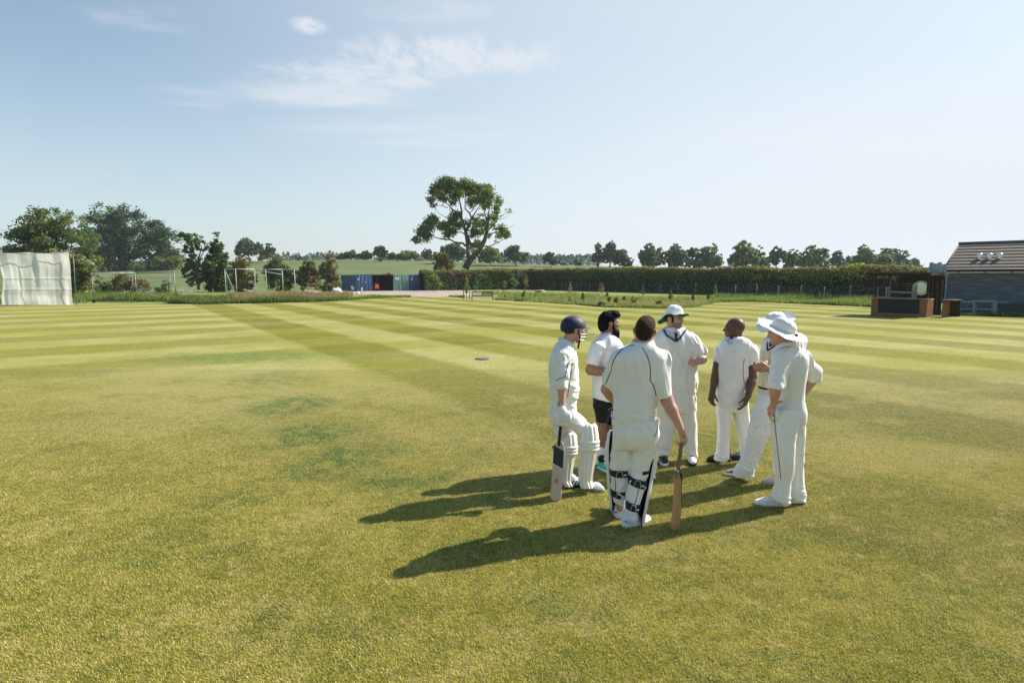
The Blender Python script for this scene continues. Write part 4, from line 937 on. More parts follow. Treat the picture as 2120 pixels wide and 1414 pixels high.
# ---- pink farmhouse on the ridge
b = P(869, 574, 262); b[2] = float(terrain(b[0], 262)) - .3
o = empty('farmhouse', b, .5, 'distant pink-roofed farmhouse gable between the ridge trees', 'house')
MB().box((0, 0, .6), (2.6, 3, 1.6)).build('wall', M4('pink_render', (.42, .30, .25), .9), o)
MB().add([(-1.45, -1.7, 1.35), (1.45, -1.7, 1.35), (0, -1.7, 2.7), (-1.45, 1.7, 1.35), (1.45, 1.7, 1.35), (0, 1.7, 2.7)], [(0, 2, 5, 3), (1, 4, 5, 2), (0, 3, 4, 1)], [(0, 1, 2), (3, 5, 4)]).build('roof', M4('pink_roof_tile', (.46, .30, .24), .9), o)
MB().box((-.5, -1.508, .9), (.5, .02, .6)).build('window', m_black, o)
# ---- fence
fp = [(1104, 599), (1126, 600), (1147, 601), (1172, 601.5), (1196, 602.2), (1221, 603), (1245, 603.3), (1268, 603.7), (1299, 604.6), (1332, 606), (1367, 608), (1404, 609), (1440, 610.3), (1480, 612), (1522, 614), (1566, 616), (1611, 617.5), (1658, 618.5), (1706, 619.5), (1759, 620.8), (1816, 622)]
pts = [G(a, b_) for a, b_ in fp]
o = empty('fence', pts[0], 0, 'post-and-wire stock fence in front of the long hedge', 'fence')
for i, p in enumerate(pts):
    q = p - pts[0]; hh = 1.32 + .08 * math.sin(i * 2.7)
    MB().tube([q + V(0, 0, -.1), q + V(.01 * math.sin(i), 0, hh)], .062, 8).build('post', m_wood, o, True)
mb = MB()
for k in range(len(pts) - 1):
    a, b_ = pts[k] - pts[0] + V(0, -.07, 0), pts[k+1] - pts[0] + V(0, -.07, 0)
    for z in (.15, .3, .45, .62, .8, 1.0, 1.18): mb.tube([a + V(0, 0, z), b_ + V(0, 0, z)], .0045, 4, cap=False)
    for j in range(12): c_ = a + (b_ - a) * (j / 12); mb.tube([c_ + V(0, 0, .12), c_ + V(0, 0, 1.0)], .0035, 3, cap=False)
mb.build('wire_netting', m_dsteel, o)
# ---- bench
b = P(998.5, 574, 60.6) * V(1, 1, 0)
o = empty('bench', b, R(4), 'dark wooden slatted park bench on the field edge by the staked sapling', 'bench')
mb = MB()
for k in range(4): mb.box((0, -.06 - .115 * k, .40), (1.95, .095, .03))
mb.build('seat', m_benchw, o)
mb = MB()
for x in np.linspace(-.9, .9, 23): mb.box((x, .06, .60), (.035, .025, .34))
mb.box((0, .06, .80), (2.0, .05, .075)); mb.box((0, .06, .42), (1.95, .05, .06)); mb.box((0, .06, .60), (.09, .05, .38))
mb.build('backrest', m_benchw, o)
for x in (-.97, .97):
    MB().box((x, -.42, .2), (.06, .06, .4)).build('leg', m_benchw, o); MB().box((x, .06, .41), (.06, .06, .82)).build('leg', m_benchw, o)
    MB().box((x, -.2, .60), (.07, .52, .04)).box((x, -.42, .5), (.05, .05, .2)).build('armrest', m_wood, o)
# ---- saplings and small plants of the verge
SAP = [ # x, base y, top y, kind, label
 (966, 620, 569, 'poplar', 'tall narrow bright-green sapling tied between two green stakes by the bench'),
 (1078, 623, 603, 'green', 'small leaning green sapling right of the bench'),
 (1046, 620, 611, 'stick', 'short bare planted stick nearest the right of the bench'),
 (1107, 621, 610, 'stick', 'bare thin planted stick above the helmeted batsman'),
 (1180, 607, 583, 'pale', 'pale green conical young tree close to the fence'),
 (1179, 628, 614, 'stick', 'bare dark planted stick just left of the sapling above the bearded man'),
 (1208, 630, 607, 'green', 'green sapling on a dark stem above the batsman and the bearded man'),
 (1244, 620, 585, 'brown', 'copper-leaved sapling with a white guard in front of the fence'),
 (1257, 620, 606, 'green', 'small yellow-green seedling right of the copper-leaved sapling'),
 (1292, 624, 614, 'green', 'tiny seedling behind the low timber edging'),
 (1331, 622, 592, 'brown2', 'brownish sapling beside the fence post above the back-turned batsman'),
 (1388, 633, 600, 'green', 'taller leafy green sapling above the green-brimmed hat'),
 (1435, 630, 610, 'orange', 'small orange-leaved sapling right of the green-brimmed hat'),
 (1467, 627, 609, 'green', 'thin green sapling on a pale stem at the corner of the verge'),
 (1481, 619, 596, 'yellow', 'yellow-green sapling standing against the hedge above the bald man'),
 (1584, 621, 608, 'stick', 'thin stick with a white guard left of the white floppy hat'),
]
m_stem = M4('sapling_stem', (.10, .07, .045), .85); m_guard = M4('white_tree_guard', (.75, .76, .72), .5); m_stake = M4('green_stake', (.10, .16, .12), .7)
for i, (px, by, ty, kd, lab) in enumerate(SAP):
    g0 = G(px, by); Y = g0[1]; h = P(px, ty, Y)[2]; g = np.random.default_rng(700 + i)
    o = empty('sapling', g0, 0, lab, 'sapling', 'saplings planted along the verge')
    ln = .35 if lab.startswith('small leaning') else g.uniform(-.06, .06)
    MB().tube([(0, 0, -.05), (ln * .5, 0, h * .5), (ln, 0, h * .97)], [.028, .02, .01], 6).build('stem', m_stem, o, True)
    pal = {'poplar': YELG[:1] + [(.13, .19, .03)], 'green': [(.12, .17, .04), (.16, .20, .05)], 'stick': [(.10, .14, .04)], 'pale': [(.22, .25, .10), (.17, .21, .08)], 'brown': [(.26, .12, .06), (.20, .13, .06), (.30, .17, .09)], 'brown2': [(.18, .15, .09), (.14, .15, .06)], 'orange': [(.30, .13, .05), (.22, .16, .06)], 'yellow': [(.25, .24, .05), (.18, .20, .05)]}[kd]
    n = {'poplar': 260, 'stick': 14, 'pale': 240, 'brown': 170}.get(kd, 110)
    u = g.random(n) if kd in ('poplar', 'pale') else g.uniform(.45, 1, n)
    wd = {'poplar': .22, 'pale': .42, 'brown': .42, 'stick': .06, 'green': .22, 'yellow': .26}.get(kd, .22) * (.5 + .5 * min(1, h / 2))
    prof = np.sin(np.pi * np.clip(u * .9 + .1, 0, 1)) ** .7 if kd != 'pale' else (1.08 - u) ** .8
    a = g.uniform(0, 6.28, n); r = wd * prof * g.random(n) ** .5
    p = np.stack([r * np.cos(a) + ln * u, r * np.sin(a), .25 * h * (kd == 'poplar') * (1 - u) + h * u], 1)
    v, q, cc = leaves(p, np.stack([np.cos(a), np.sin(a), a * 0 + .5], 1), .085, np.array(pal)[g.integers(0, len(pal), n)] * g.uniform(.8, 1.25, (n, 1)), g)
    link('foliage', npmesh('sapling_leaves', v, q, col=cc), m_leaf, o, False)
    if kd == 'poplar':
        for s in (-.30, .30): MB().tube([(s, 0, 0), (s, 0, 1.25)], .04, 8).build('stake', m_stake, o, True)
    if 'guard' in lab: MB().tube([(.02, -.02, 0), (.02, -.02, .55)], .05, 8).build('guard', m_guard, o, True)
VB = [('light green shrub at the hedge foot left of the pair', [((1044, 586), 6, 7)], 100, [YELG, MIDG]), ('larger light green shrub at the hedge foot', [((1063, 580), 9, 9), ((1069, 584), 7, 7)], 100, [MIDG, YELG]), ('grey-olive thin shrub at the hedge foot near the first fence post', [((1088, 580), 7, 10)], 100, [OLIVE]),
      ('dark green shrub behind the staked sapling', [((985, 588), 10, 12)], 95, [MIDG, DARKG]), ('yellow shrub in the planting bed above the back-turned batsman', [((1313, 622), 9, 8)], 52, [[(.40, .30, .02), (.32, .27, .03)]]), ('dark green leafy plant in the planting bed left of the yellow shrub', [((1276, 621), 6, 6)], 51, [MIDG, YELG]),
      ('low dark green plant in the bed left of the leafy sapling', [((1365, 627), 7, 5)], 49, [MIDG, YELG]), ('low weed clump under the planting bed edge', [((1247, 629), 8, 4)], 48, [MIDG, YELG]), ('low dark weed clump at the foot of the leaning sapling', [((1076, 623), 10, 3)], 59, [MIDG]), ('small orange-flowered plant in the planting bed', [((1262, 619), 4, 6)], 53, [BROWN, YELG])]
for i, (lab, bl, Y, pals) in enumerate(VB):
    c0 = bl[0][0]; b = P(c0[0], 574, Y); b[2] = 0
    gy = 574 + 2886 / Y
    plant('verge_shrub', lab, 'bush', b, pblobs(bl + [((c0[0], (c0[1] + gy) / 2), bl[0][1] * .7, max(3, (gy - c0[1]) / 2))], Y), 420, .085, [(p_, 1) for p_ in pals], 800 + i, trunk_r=.02, gap=-.6, shell=.2, group='shrubs of the verge')
def edging(px0, py0, px1, py1, lab):
    a, b_ = G(px0, py0), G(px1, py1); d = b_ - a
    o = link('timber_edging', MB().box((np.linalg.norm(d) / 2, 0, .09), (np.linalg.norm(d), .16, .20), bev=.02).mesh('timber_edging'), m_wood, None, False)
    o.location = tuple(a); o.rotation_euler = (0, 0, math.atan2(d[1], d[0])); tag(o, lab, 'edging')
edging(1243, 632.5, 1300, 633.2, 'low timber sleeper edging the planting bed above the bearded man')
edging(1405, 628, 1448, 626.5, 'pale timber sleeper edging the bed right of the leafy sapling')
o = link('fence_post', MB().tube([(0, 0, -.1), (.02, 0, .5), (-.05, 0, .78)], [.06, .055, .06], 8).box((-.02, -.02, .80), (.14, .10, .12), bev=.02).mesh('fence_post'), m_wood, None, True)
o.location = tuple(G(1698, 627.5)); o.rotation_euler = (0, R(-4), 0); tag(o, 'lone rough wooden post with a knob standing in the verge left of the bar hut', 'post')
g0 = G(999, 744)
o = link('drain_cover', MB().lathe([(0, .03), (.16, .03), (.19, .02), (.19, 0)], n=20).mesh('drain_cover'), M4('drain_metal', (.14, .16, .17), .7), None, False); o.location = tuple(g0 + V(0, 0, .012)); tag(o, 'flat round grey cover in the striped lawn left of the batsman', 'cover')
# ---- outdoor bar hut
f_ = V(.66, -.75); HA = math.atan2(-.75, .66); H0 = V(20.47, 36.8, 0)
o = empty('bar_hut', H0, HA, 'dark wooden outdoor bar hut with an orange-brown counter at the right', 'hut')
Wd, Dp = 2.79, 2.5
mb = MB().box((.18, .06, .49), (.36, .12, .94)).box((Wd - .18, .06, .49), (.36, .12, .94)).box((Wd / 2, .06, .09), (Wd - .73, .10, .16))
mb.build('counter_panel', m_orange, o)
MB().box((Wd / 2, .07, .565), (Wd - .74, .08, .78)).build('chalkboard_front', m_black, o)
MB().box((Wd / 2, .08, .99), (Wd + .45, .42, .045), bev=.01).build('counter_top', M4('pale_counter_board', (.30, .24, .17), .6, .15, 3), o)
MB().box((Wd - .06, .62, .47), (.10, .98, .92)).build('counter_end', m_orange, o)
MB().box((.03, .62, .47), (.06, .98, .92)).build('counter_end', m_dark, o)
for x, y in ((.08, .30), (Wd - .10, .30), (.08, Dp - .1), (Wd - .08, Dp - .1)): MB().box((x, y, 1.66), (.10, .10, 1.30)).build('post', m_dark, o)
mb = MB().box((Wd / 2, Dp / 2 - .1, 2.36), (Wd + .45, Dp + .75, .07)); mb.box((Wd / 2, -.30, 2.29), (Wd + .3, .05, .13))
for k in range(6): mb.box((.2 + k * .48, Dp / 2, 2.28), (.05, Dp, .09))
mb.build('roof', m_dark, o)
MB().box((Wd + .20, Dp / 2 - .1, 2.325), (.03, Dp + .7, .10)).build('fascia', m_orange, o)
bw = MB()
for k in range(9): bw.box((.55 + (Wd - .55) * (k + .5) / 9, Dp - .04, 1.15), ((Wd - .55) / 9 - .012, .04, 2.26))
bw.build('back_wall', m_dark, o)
MB().box((Wd * .55, Dp - .35, .93), (1.9, .4, .05)).box((Wd * .55, Dp - .2, 1.22), (1.7, .22, .04)).build('shelf', m_wood, o)
# chalk scribble (unreadable in the photograph)
ck = MB(); g = np.random.default_rng(14)
for r_ in range(3):
    x = .85 + .07 * r_
    while x < 1.75 - .04 * r_:
        L_ = g.uniform(.05, .12); z = 1.78 - r_ * .15
        ck.tube([(x, Dp - .075, z + g.uniform(-.02, .05)), (x + L_ * .35, Dp - .075, z + g.uniform(-.05, .04)), (x + L_ * .7, Dp - .075, z + g.uniform(-.04, .06)), (x + L_, Dp - .075, z)], .008, 4); x += L_ + .02
for x in (2.05, 2.12): pass
ck.build('chalk_writing', M4('chalk', (.40, .44, .46), .9), o)
# things kept in the hut
def hutp(x, y, z=0.0): return H0 + V(math.cos(HA) * x - math.sin(HA) * y, math.sin(HA) * x + math.cos(HA) * y, z)
q = empty('round_mirror', hutp(1.98, 1.55, 1.55), HA + R(28), 'round mirror with a white rim leaning inside the bar hut', 'mirror')
rotf = [[1, 0, 0], [0, 0, 1], [0, 1, 0]]
MB().lathe([(.30, -.02), (.40, -.02), (.41, .0), (.40, .02), (.30, .02)], (0, 0, 0), 28, rot=rotf).build('rim', m_white, q, True)
mm, nt, out = newmat('mirror_glass'); nt.links.new(nd(nt, 'ShaderNodeBsdfPrincipled', {'Base Color': (.55, .6, .55, 1), 'Metallic': 1., 'Roughness': .12}).outputs[0], out.inputs[0])
MB().lathe([(0, .012), (.31, .012)], (0, 0, 0), 28, rot=rotf).build('glass', mm, q)
def table(nm, lab, b, rz, L, Wt, Ht, m, group, flip=False):
    q = empty(nm, b, rz, lab, 'table', group)
    top = MB()
    for k in range(4): top.box((0, (k - 1.5) * Wt / 4, Ht - .03), (L, Wt / 4 - .012, .045))
    top.box((0, 0, Ht - .08), (L - .1, Wt - .1, .06)); top.build('tabletop', m, q)
    for sx in (-1, 1):
        for sy in (-1, 1): MB().box((sx * (L / 2 - .08), sy * (Wt / 2 - .07), (Ht - .11) / 2), (.09, .09, Ht - .11)).build('leg', m, q)
    MB().box((0, Wt / 2 - .07, Ht * .42), (L - .25, .04, .07)).box((0, -Wt / 2 + .07, Ht * .42), (L - .25, .04, .07)).build('stretcher', m, q)
    if flip: q.rotation_euler = (math.pi, 0, rz)
    return q
table('garden_table', 'upturned blue-grey table with its legs in the air behind the bar counter', hutp(1.15, 1.05, 1.62), HA, 1.5, .6, .72, m_bluegrey, None, True)
for k, (x, y, hh, lab) in enumerate([(Wd - .05, 1.15, .50, 'taller blue-grey slatted crate on the hut roof'), (Wd + .02, 1.75, .42, 'shorter blue-grey slatted crate on the hut roof, at the right')]):
    q = empty('slatted_crate', hutp(x, y, 2.40), HA + R(25), lab, 'crate')
    mb = MB()
    for s in range(4):
        for a in range(4):
            th = a * math.pi / 2; d = (s - 1.5) * .12
            mb.box((math.cos(th) * .24 - math.sin(th) * d, math.sin(th) * .24 + math.cos(th) * d, hh / 2 + (.03 if s in (0, 3) else 0)), (.025, .105, hh + (.06 if s in (0, 3) else 0)), rz=th)
    mb.build('slats', m_bluegrey, q); MB().box((0, 0, .03), (.44, .44, .03)).build('base', m_dark, q)
q = empty('side_counter', hutp(Wd + .35, 1.2), HA, 'separate orange-brown counter section right of the bar hut', 'counter')
MB().box((.15, .3, .45), (.06, 1.3, .88)).build('panel', m_orange, q); MB().box((.4, .93, .45), (.5, .06, .88)).build('panel', m_dark, q); MB().box((.35, .3, .92), (.62, 1.5, .05), bev=.01).build('counter_top', m_dark, q)
# ---- barn / pavilion
BA = R(-46); B0 = V(*P(1961.5, 574, 39.6)[:2], 0)
o = empty('pavilion', B0, BA, 'grey timber-clad pavilion with a brown tiled hipped roof at the right edge', 'pavilion')
Lb, He, Db = 10.0, 2.42, 7.2
mb = MB(); nb_ = 13
for k in range(nb_):
    z0 = .12 + (He - .12) * k / nb_; z1 = .12 + (He - .12) * (k + 1) / nb_ + .012
    mb.add([(0, -.034, z0), (Lb, -.034, z0), (Lb, -.008, z1), (0, -.008, z1), (0, 0, z0), (Lb, 0, z0)], [(0, 1, 2, 3), (0, 4, 5, 1)])
mb.box((Lb / 2, .06, He / 2), (Lb - .01, .1, He)); mb.box((.05, Db / 2, He / 2), (.1, Db - .2, He)); mb.box((Lb / 2, Db - .05, He / 2), (Lb, .1, He)); mb.box((Lb - .05, Db / 2, He / 2), (.1, Db - .2, He))
mb.add([(-.004, 0, He), (-.004, Db, He), (-.004, Db / 2, 4.15)], t=[(0, 2, 1)])
mb.build('wall', m_cladd, o)
MB().box((-.03, -.03, He / 2), (.08, .08, He)).build('corner_trim', m_bluegrey, o)
ex, ez = .22, He + .10; rx, ry, rz_ = -.22, Db / 2, 4.27
nr = 9; mb = MB()
for k in range(nr):
    a, b_ = k / nr, (k + 1) / nr + .03
    b_ = min(b_, 1.0)
    def sl(t, lift): return (-ex + (rx + ex) * t, -ex + (ry + ex) * t, ez + (rz_ - ez) * t + lift)
    p0, p1 = sl(a, .07), sl(b_, .012)
    mb.add([p0, (Lb + 1, p0[1], p0[2]), (Lb + 1, p1[1], p1[2]), p1, (p0[0], p0[1], p0[2] - .06), (Lb + 1, p0[1], p0[2] - .06)], [(0, 1, 2, 3), (0, 4, 5, 1)])
mb.add([(-ex, Db + ex, ez + .01), (Lb + 1, Db + ex, ez + .01), (Lb + 1, ry, rz_ + .01), (rx, ry, rz_ + .01)], [(0, 3, 2, 1)])
mb.build('roof', m_tile, o)
MB().tube([(rx - .05, ry, rz_ + .03), (Lb + 1, ry, rz_ + .03)], .12, 10).build('ridge_cap', m_ridge, o, True)
MB().tube([(-ex, -ex, ez + .05), (rx, ry, rz_ + .03)], .05, 8).build('hip_cap', m_tile, o, True)
MB().box((Lb / 2, -.2, He + .05), (Lb + .4, .03, .13)).build('fascia', m_white, o)
gb = MB().tube([(-ex, -ex - .07, ez + .03), (Lb + 1, -ex - .07, ez + .03)], .07, 8)
for k in range(8): gb.box((.6 + k * 1.28, -ex - .02, ez - .05), (.05, .10, .12))
gb.build('gutter', m_black, o, True)
m_cowl = M4('aluminium_cowl', (.75, .76, .76), .3, .05, 3, metal=.5)
for k in range(3):
    t = .42; x = 1.30 + k * .50; y = -ex + (ry + ex) * t; z = ez + (rz_ - ez) * t
    cw = MB().lathe([(.11, 0), (.11, .22)], (x, y, z), 14).lathe([(.145, .18), (.155, .26), (.11, .33), (0, .35)], (x, y, z), 14).build('roof_vent', m_cowl, o, True)
tag(MB().box((Lb / 2 - .8, -1.3, .02), (Lb + 2.2, 2.6, .04), bev=.01).build('paving', M4('concrete_paving', (.36, .36, .34), .9, .15, 2)), kind='structure')
pv = bpy.data.objects['paving']; pv.location = tuple(B0); pv.rotation_euler = (0, 0, BA)
def barnp(x, y, z=0.0): return B0 + V(math.cos(BA) * x - math.sin(BA) * y, math.sin(BA) * x + math.cos(BA) * y, z)
GT = 'blue-grey tables against the pavilion'
table('garden_table', 'blue-grey table against the pavilion wall, nearest the bar hut', G(1996, 651.5), BA, 1.15, .6, .80, m_bluegrey, GT)
table('garden_table', 'middle blue-grey table against the pavilion, standing furthest forward', G(2038, 653), BA, 1.15, .55, .86, m_bluegrey, GT)
table('garden_table', 'low blue-grey table right of the middle one against the pavilion', G(2069, 652), BA, .8, .55, .78, m_bluegrey, GT)
q = empty('storage_box', G(2107, 655), BA, 'dark grey storage box against the pavilion at the right edge', 'box')
MB().box((0, 0, .32), (1.5, .55, .62), bev=.02).build('body', M4('dark_grey_plastic', (.035, .045, .047), .6, .1, 4), q); MB().box((0, 0, .66), (1.56, .60, .06), bev=.02).build('lid', bpy.data.materials['dark_grey_plastic'], q)

# ---- thin summer haze over the whole place (sky stays outside)
hz_m, nt, out = newmat('summer_haze')
nt.links.new(nd(nt, 'ShaderNodeVolumePrincipled', {'Color': (.80, .88, .95, 1), 'Density': .00022, 'Anisotropy': .2}).outputs[0], out.inputs['Volume'])
tag(MB().box((0, 330, 14), (1700, 1000, 32)).build('haze', hz_m), kind='stuff')
# ================================================================== implicit surfaces for bodies and clothes
def seg_t(p, a, b):
    d = b - a; return np.clip(((p - a) @ d) / max(float(d @ d), 1e-9), 0, 1)
class Cone:                                  # tapered limb
    def __init__(s, a, b, ra, rb, flat=None): s.a, s.b, s.ra, s.rb = np.asarray(a, np.float32), np.asarray(b, np.float32), ra, rb
    def d(s, p):
        t = seg_t(p, s.a, s.b); q = p - (s.a + t[:, None] * (s.b - s.a))
        return np.sqrt((q * q).sum(1)) - (s.ra + (s.rb - s.ra) * t)
class Ell:                                   # oriented ellipsoid
    def __init__(s, c, r, M=None): s.c, s.r, s.M = np.asarray(c, np.float32), np.asarray(r, np.float32), (None if M is None else np.asarray(M, np.float32))
    def d(s, p):
        q = p - s.c
        if s.M is not None: q = q @ s.M
        k0 = np.sqrt(((q / s.r) ** 2).sum(1)); k1 = np.sqrt(((q / s.r ** 2) ** 2).sum(1))
        return k0 * (k0 - 1) / (k1 + 1e-6)
class Box:
    def __init__(s, c, h, M=None, r=.01): s.c, s.h, s.M, s.r = np.asarray(c, np.float32), np.asarray(h, np.float32) - r, (None if M is None else np.asarray(M, np.float32)), r
    def d(s, p):
        q = p - s.c
        if s.M is not None: q = q @ s.M
        q = np.abs(q) - s.h
        return np.sqrt((np.maximum(q, 0) ** 2).sum(1)) + np.minimum(q.max(1), 0) - s.r
class Loft:                                  # stack of elliptical sections along z; rows (z, cx, cy, a, b)
    def __init__(s, rows, n=2.3, end=.02, grow=0.0, yaw=0.0):
        r = np.array(sorted(rows), float); z = r[:, 0]
        zz = np.linspace(z[0], z[-1], 90); out = []
        for c in range(1, 5):
            y = np.interp(zz, z, r[:, c]); k = np.array([1, 3, 5, 6, 5, 3, 1.]); k /= k.sum()
            yp = np.concatenate([[2 * y[0] - y[3 - i] for i in range(3)], y, [2 * y[-1] - y[-2 - i] for i in range(3)]])
            out.append(np.convolve(yp, k, 'valid'))
        s.z, s.c = zz, out; s.n, s.end, s.grow, s.yaw = n, end, grow, yaw
    def at(s, z):
        return [np.interp(z, s.z, c) for c in s.c]
    def d(s, p):
        cx, cy, a, b = s.at(p[:, 2]); a = a + s.grow; b = b + s.grow
        u, v = p[:, 0] - cx, p[:, 1] - cy
        if s.yaw: c0, s0 = math.cos(s.yaw), math.sin(s.yaw); u, v = u * c0 + v * s0, -u * s0 + v * c0
        k = (np.abs(u / a) ** s.n + np.abs(v / b) ** s.n) ** (1 / s.n)
        rr = np.sqrt(u * u + v * v) + 1e-6
        d = rr * (1 - 1 / np.maximum(k, 1e-4))
        d = np.where(k < .3, -np.minimum(a, b) * (1 - k), d)
        e = np.maximum(s.z[0] - p[:, 2], p[:, 2] - s.z[-1])
        return smax(d, e, s.end)
class Half:                                  # half space n.p < o
    def __init__(s, o, n): s.o, s.n = np.asarray(o, np.float32), nrm(n).astype(np.float32)
    def d(s, p): return (p - s.o) @ s.n
def smin(a, b, k):
    if k <= 0: return np.minimum(a, b)
    h = np.maximum(k - np.abs(a - b), 0) / k; return np.minimum(a, b) - h * h * k * .25
def smax(a, b, k): return -smin(-a, -b, k)
class Shape:
    def __init__(s): s.ops = []; s.fold = None
    def add(s, prim, k=.01): s.ops.append(('+', prim, k)); return s
    def sub(s, prim, k=.005): s.ops.append(('-', prim, k)); return s
    def cut(s, prim, k=.005): s.ops.append(('&', prim, k)); return s
    def d(s, p, fold=True):
        r = None
        for m, pr, k in s.ops:
            e = pr.d(p)
            r = e if r is None else smin(r, e, k) if m == '+' else smax(r, -e, k) if m == '-' else smax(r, e, k)
        if fold and s.fold is not None: r = r + s.fold(p)
        return r
def polygonise(shape, lo, hi, h, slack=.03):
    B = 10; lo = np.asarray(lo, np.float32); nb = np.ceil((np.asarray(hi) - lo) / (h * B)).astype(int) + 1
    n = nb * B
    bi = np.stack(np.meshgrid(*[np.arange(k) for k in nb], indexing='ij'), -1).reshape(-1, 3)
    bc = lo + (bi * B + (B - 1) / 2) * h
    db = shape.d(bc.astype(np.float32), False)
    act = np.abs(db) < (B * h * .9 + slack)
    F = np.repeat(np.repeat(np.repeat(np.where(db < 0, -1., 1.).astype(np.float32).reshape(nb), B, 0), B, 1), B, 2)
    off = np.stack(np.meshgrid(*[np.arange(B)] * 3, indexing='ij'), -1).reshape(-1, 3)
    ab = bi[act]; abc = bc[act].astype(np.float32); rad = B * h * .87
    near = [pr.d(abc) < 3.3 * rad + k + slack for _, pr, k in shape.ops]
    for c in range(0, len(ab), 400):
        bb = ab[c:c+400]
        idx = (bb[:, None, :] * B + off[None])
        pp = (lo + idx * h).astype(np.float32); r = np.full(pp.shape[:2], .5, np.float32)
        for (m, pr, k), nr in zip(shape.ops, near):
            sel = np.ones(len(bb), bool) if m == '&' else nr[c:c+400]
            if not sel.any(): continue
            e = pr.d(pp[sel].reshape(-1, 3)).reshape(-1, B ** 3); q = r[sel]
            r[sel] = smin(q, e, k) if m == '+' else smax(q, -e, k) if m == '-' else smax(q, e, k)
        r = r.reshape(-1)
        if shape.fold is not None:
            nz = np.abs(r) < h * 2.2 + .05; r[nz] += shape.fold(pp.reshape(-1, 3)[nz])
        idx = idx.reshape(-1, 3)
        F[idx[:, 0], idx[:, 1], idx[:, 2]] = r
    F[0] = 1; F[-1] = 1; F[:, 0] = 1; F[:, -1] = 1; F[:, :, 0] = 1; F[:, :, -1] = 1
    I = F < 0
    cnt = np.zeros(tuple(n - 1), np.int8)
    for a in (0, 1):
        for b in (0, 1):
            for c in (0, 1): cnt += I[a:n[0]-1+a, b:n[1]-1+b, c:n[2]-1+c]
    cells = np.argwhere((cnt > 0) & (cnt < 8))
    ID = np.full(tuple(n - 1), -1, np.int32); ID[tuple(cells.T)] = np.arange(len(cells))
    cor = np.array([(a, b, c) for a in (0, 1) for b in (0, 1) for c in (0, 1)])
    f = np.stack([F[tuple((cells + o).T)] for o in cor], 1)
    acc = np.zeros((len(cells), 3)); num = np.zeros(len(cells))
    for i in range(8):
        for j in range(i + 1, 8):
            if np.abs(cor[i] - cor[j]).sum() != 1: continue
            m = (f[:, i] < 0) != (f[:, j] < 0)
            t = f[m, i] / (f[m, i] - f[m, j])
            acc[m] += cor[i] + t[:, None] * (cor[j] - cor[i]); num[m] += 1
    v = lo + (cells + acc / num[:, None]) * h
    qs = []
    for ax in range(3):
        s0 = [slice(1, -1)] * 3; s1 = [slice(1, -1)] * 3; s0[ax] = slice(0, -1); s1[ax] = slice(1, None)
        A, Bb = I[tuple(s0)], I[tuple(s1)]
        e = np.argwhere(A != Bb); 
        if not len(e): continue
        base = e.copy(); o1, o2 = [(1, 2), (2, 0), (0, 1)][ax]
        for k in range(3):
            if k != ax: base[:, k] += 1
        ins = A[tuple(e.T)]
        def cid(d1, d2):
            q = base.copy(); q[:, o1] -= d1; q[:, o2] -= d2; return ID[tuple(q.T)]
        q = np.stack([cid(1, 1), cid(0, 1), cid(0, 0), cid(1, 0)], 1)
        q[~ins] = q[~ins][:, ::-1]; qs.append(q)
    q = np.concatenate(qs); q = q[(q >= 0).all(1)]
    return v, q
def relax(v, q, it=1, w=.5):
    for _ in range(it):
        s = np.zeros_like(v); c = np.zeros(len(v))
        for a, b in ((0, 1), (1, 2), (2, 3), (3, 0)):
            np.add.at(s, q[:, a], v[q[:, b]]); np.add.at(c, q[:, a], 1); np.add.at(s, q[:, b], v[q[:, a]]); np.add.at(c, q[:, b], 1)
        v = v * (1 - w) + w * s / np.maximum(c, 1)[:, None]
    return v
def sdf_obj(name, shape, lo, hi, h, mats, parent, colf=None, it=1):
    v, q = polygonise(shape, lo, hi, h)
    v = relax(v, q, it)
    me = npmesh(name, v, q, col=None if colf is None else colf(v))
    o = link(name, me, mats, parent, True)
    return o
def snap(shape, pts, it=4, off=0.0):
    """moves points on to the zero surface of a shape"""
    p = np.asarray(pts, np.float32).copy(); e = .002
    for _ in range(it):
        d = shape.d(p) - off
        g = np.stack([shape.d(p + V(*[e if i == k else 0 for i in range(3)]).astype(np.float32)) - off - d for k in range(3)], 1) / e
        p = p - (d / np.maximum((g * g).sum(1), .25))[:, None] * g
    return p
def cast(shape, pts, off=0.0):
    """follows the line of sight through each point to the near surface of a shape"""
    pts = np.asarray(pts, float); c = V(0, 0, CAMH); d = pts - c; L = np.linalg.norm(d, axis=1, keepdims=True); d /= L
    t = L[:, 0] - .75; bt, bd = t.copy(), np.full(len(t), 9.)
    for _ in range(70):
        e = shape.d((c + d * t[:, None]).astype(np.float32)) - off
        m = np.abs(e) < bd; bd[m] = np.abs(e)[m]; bt[m] = t[m]
        t = t + np.where(np.abs(e) < 5e-4, 0, e * .6)
    return c + d * bt[:, None]
def resample(pts, n):
    pts = np.asarray(pts, float); L = np.concatenate([[0], np.cumsum(np.linalg.norm(np.diff(pts, axis=0), axis=1))])
    t = np.linspace(0, L[-1], n); return np.stack([np.interp(t, L, pts[:, k]) for k in range(3)], 1)
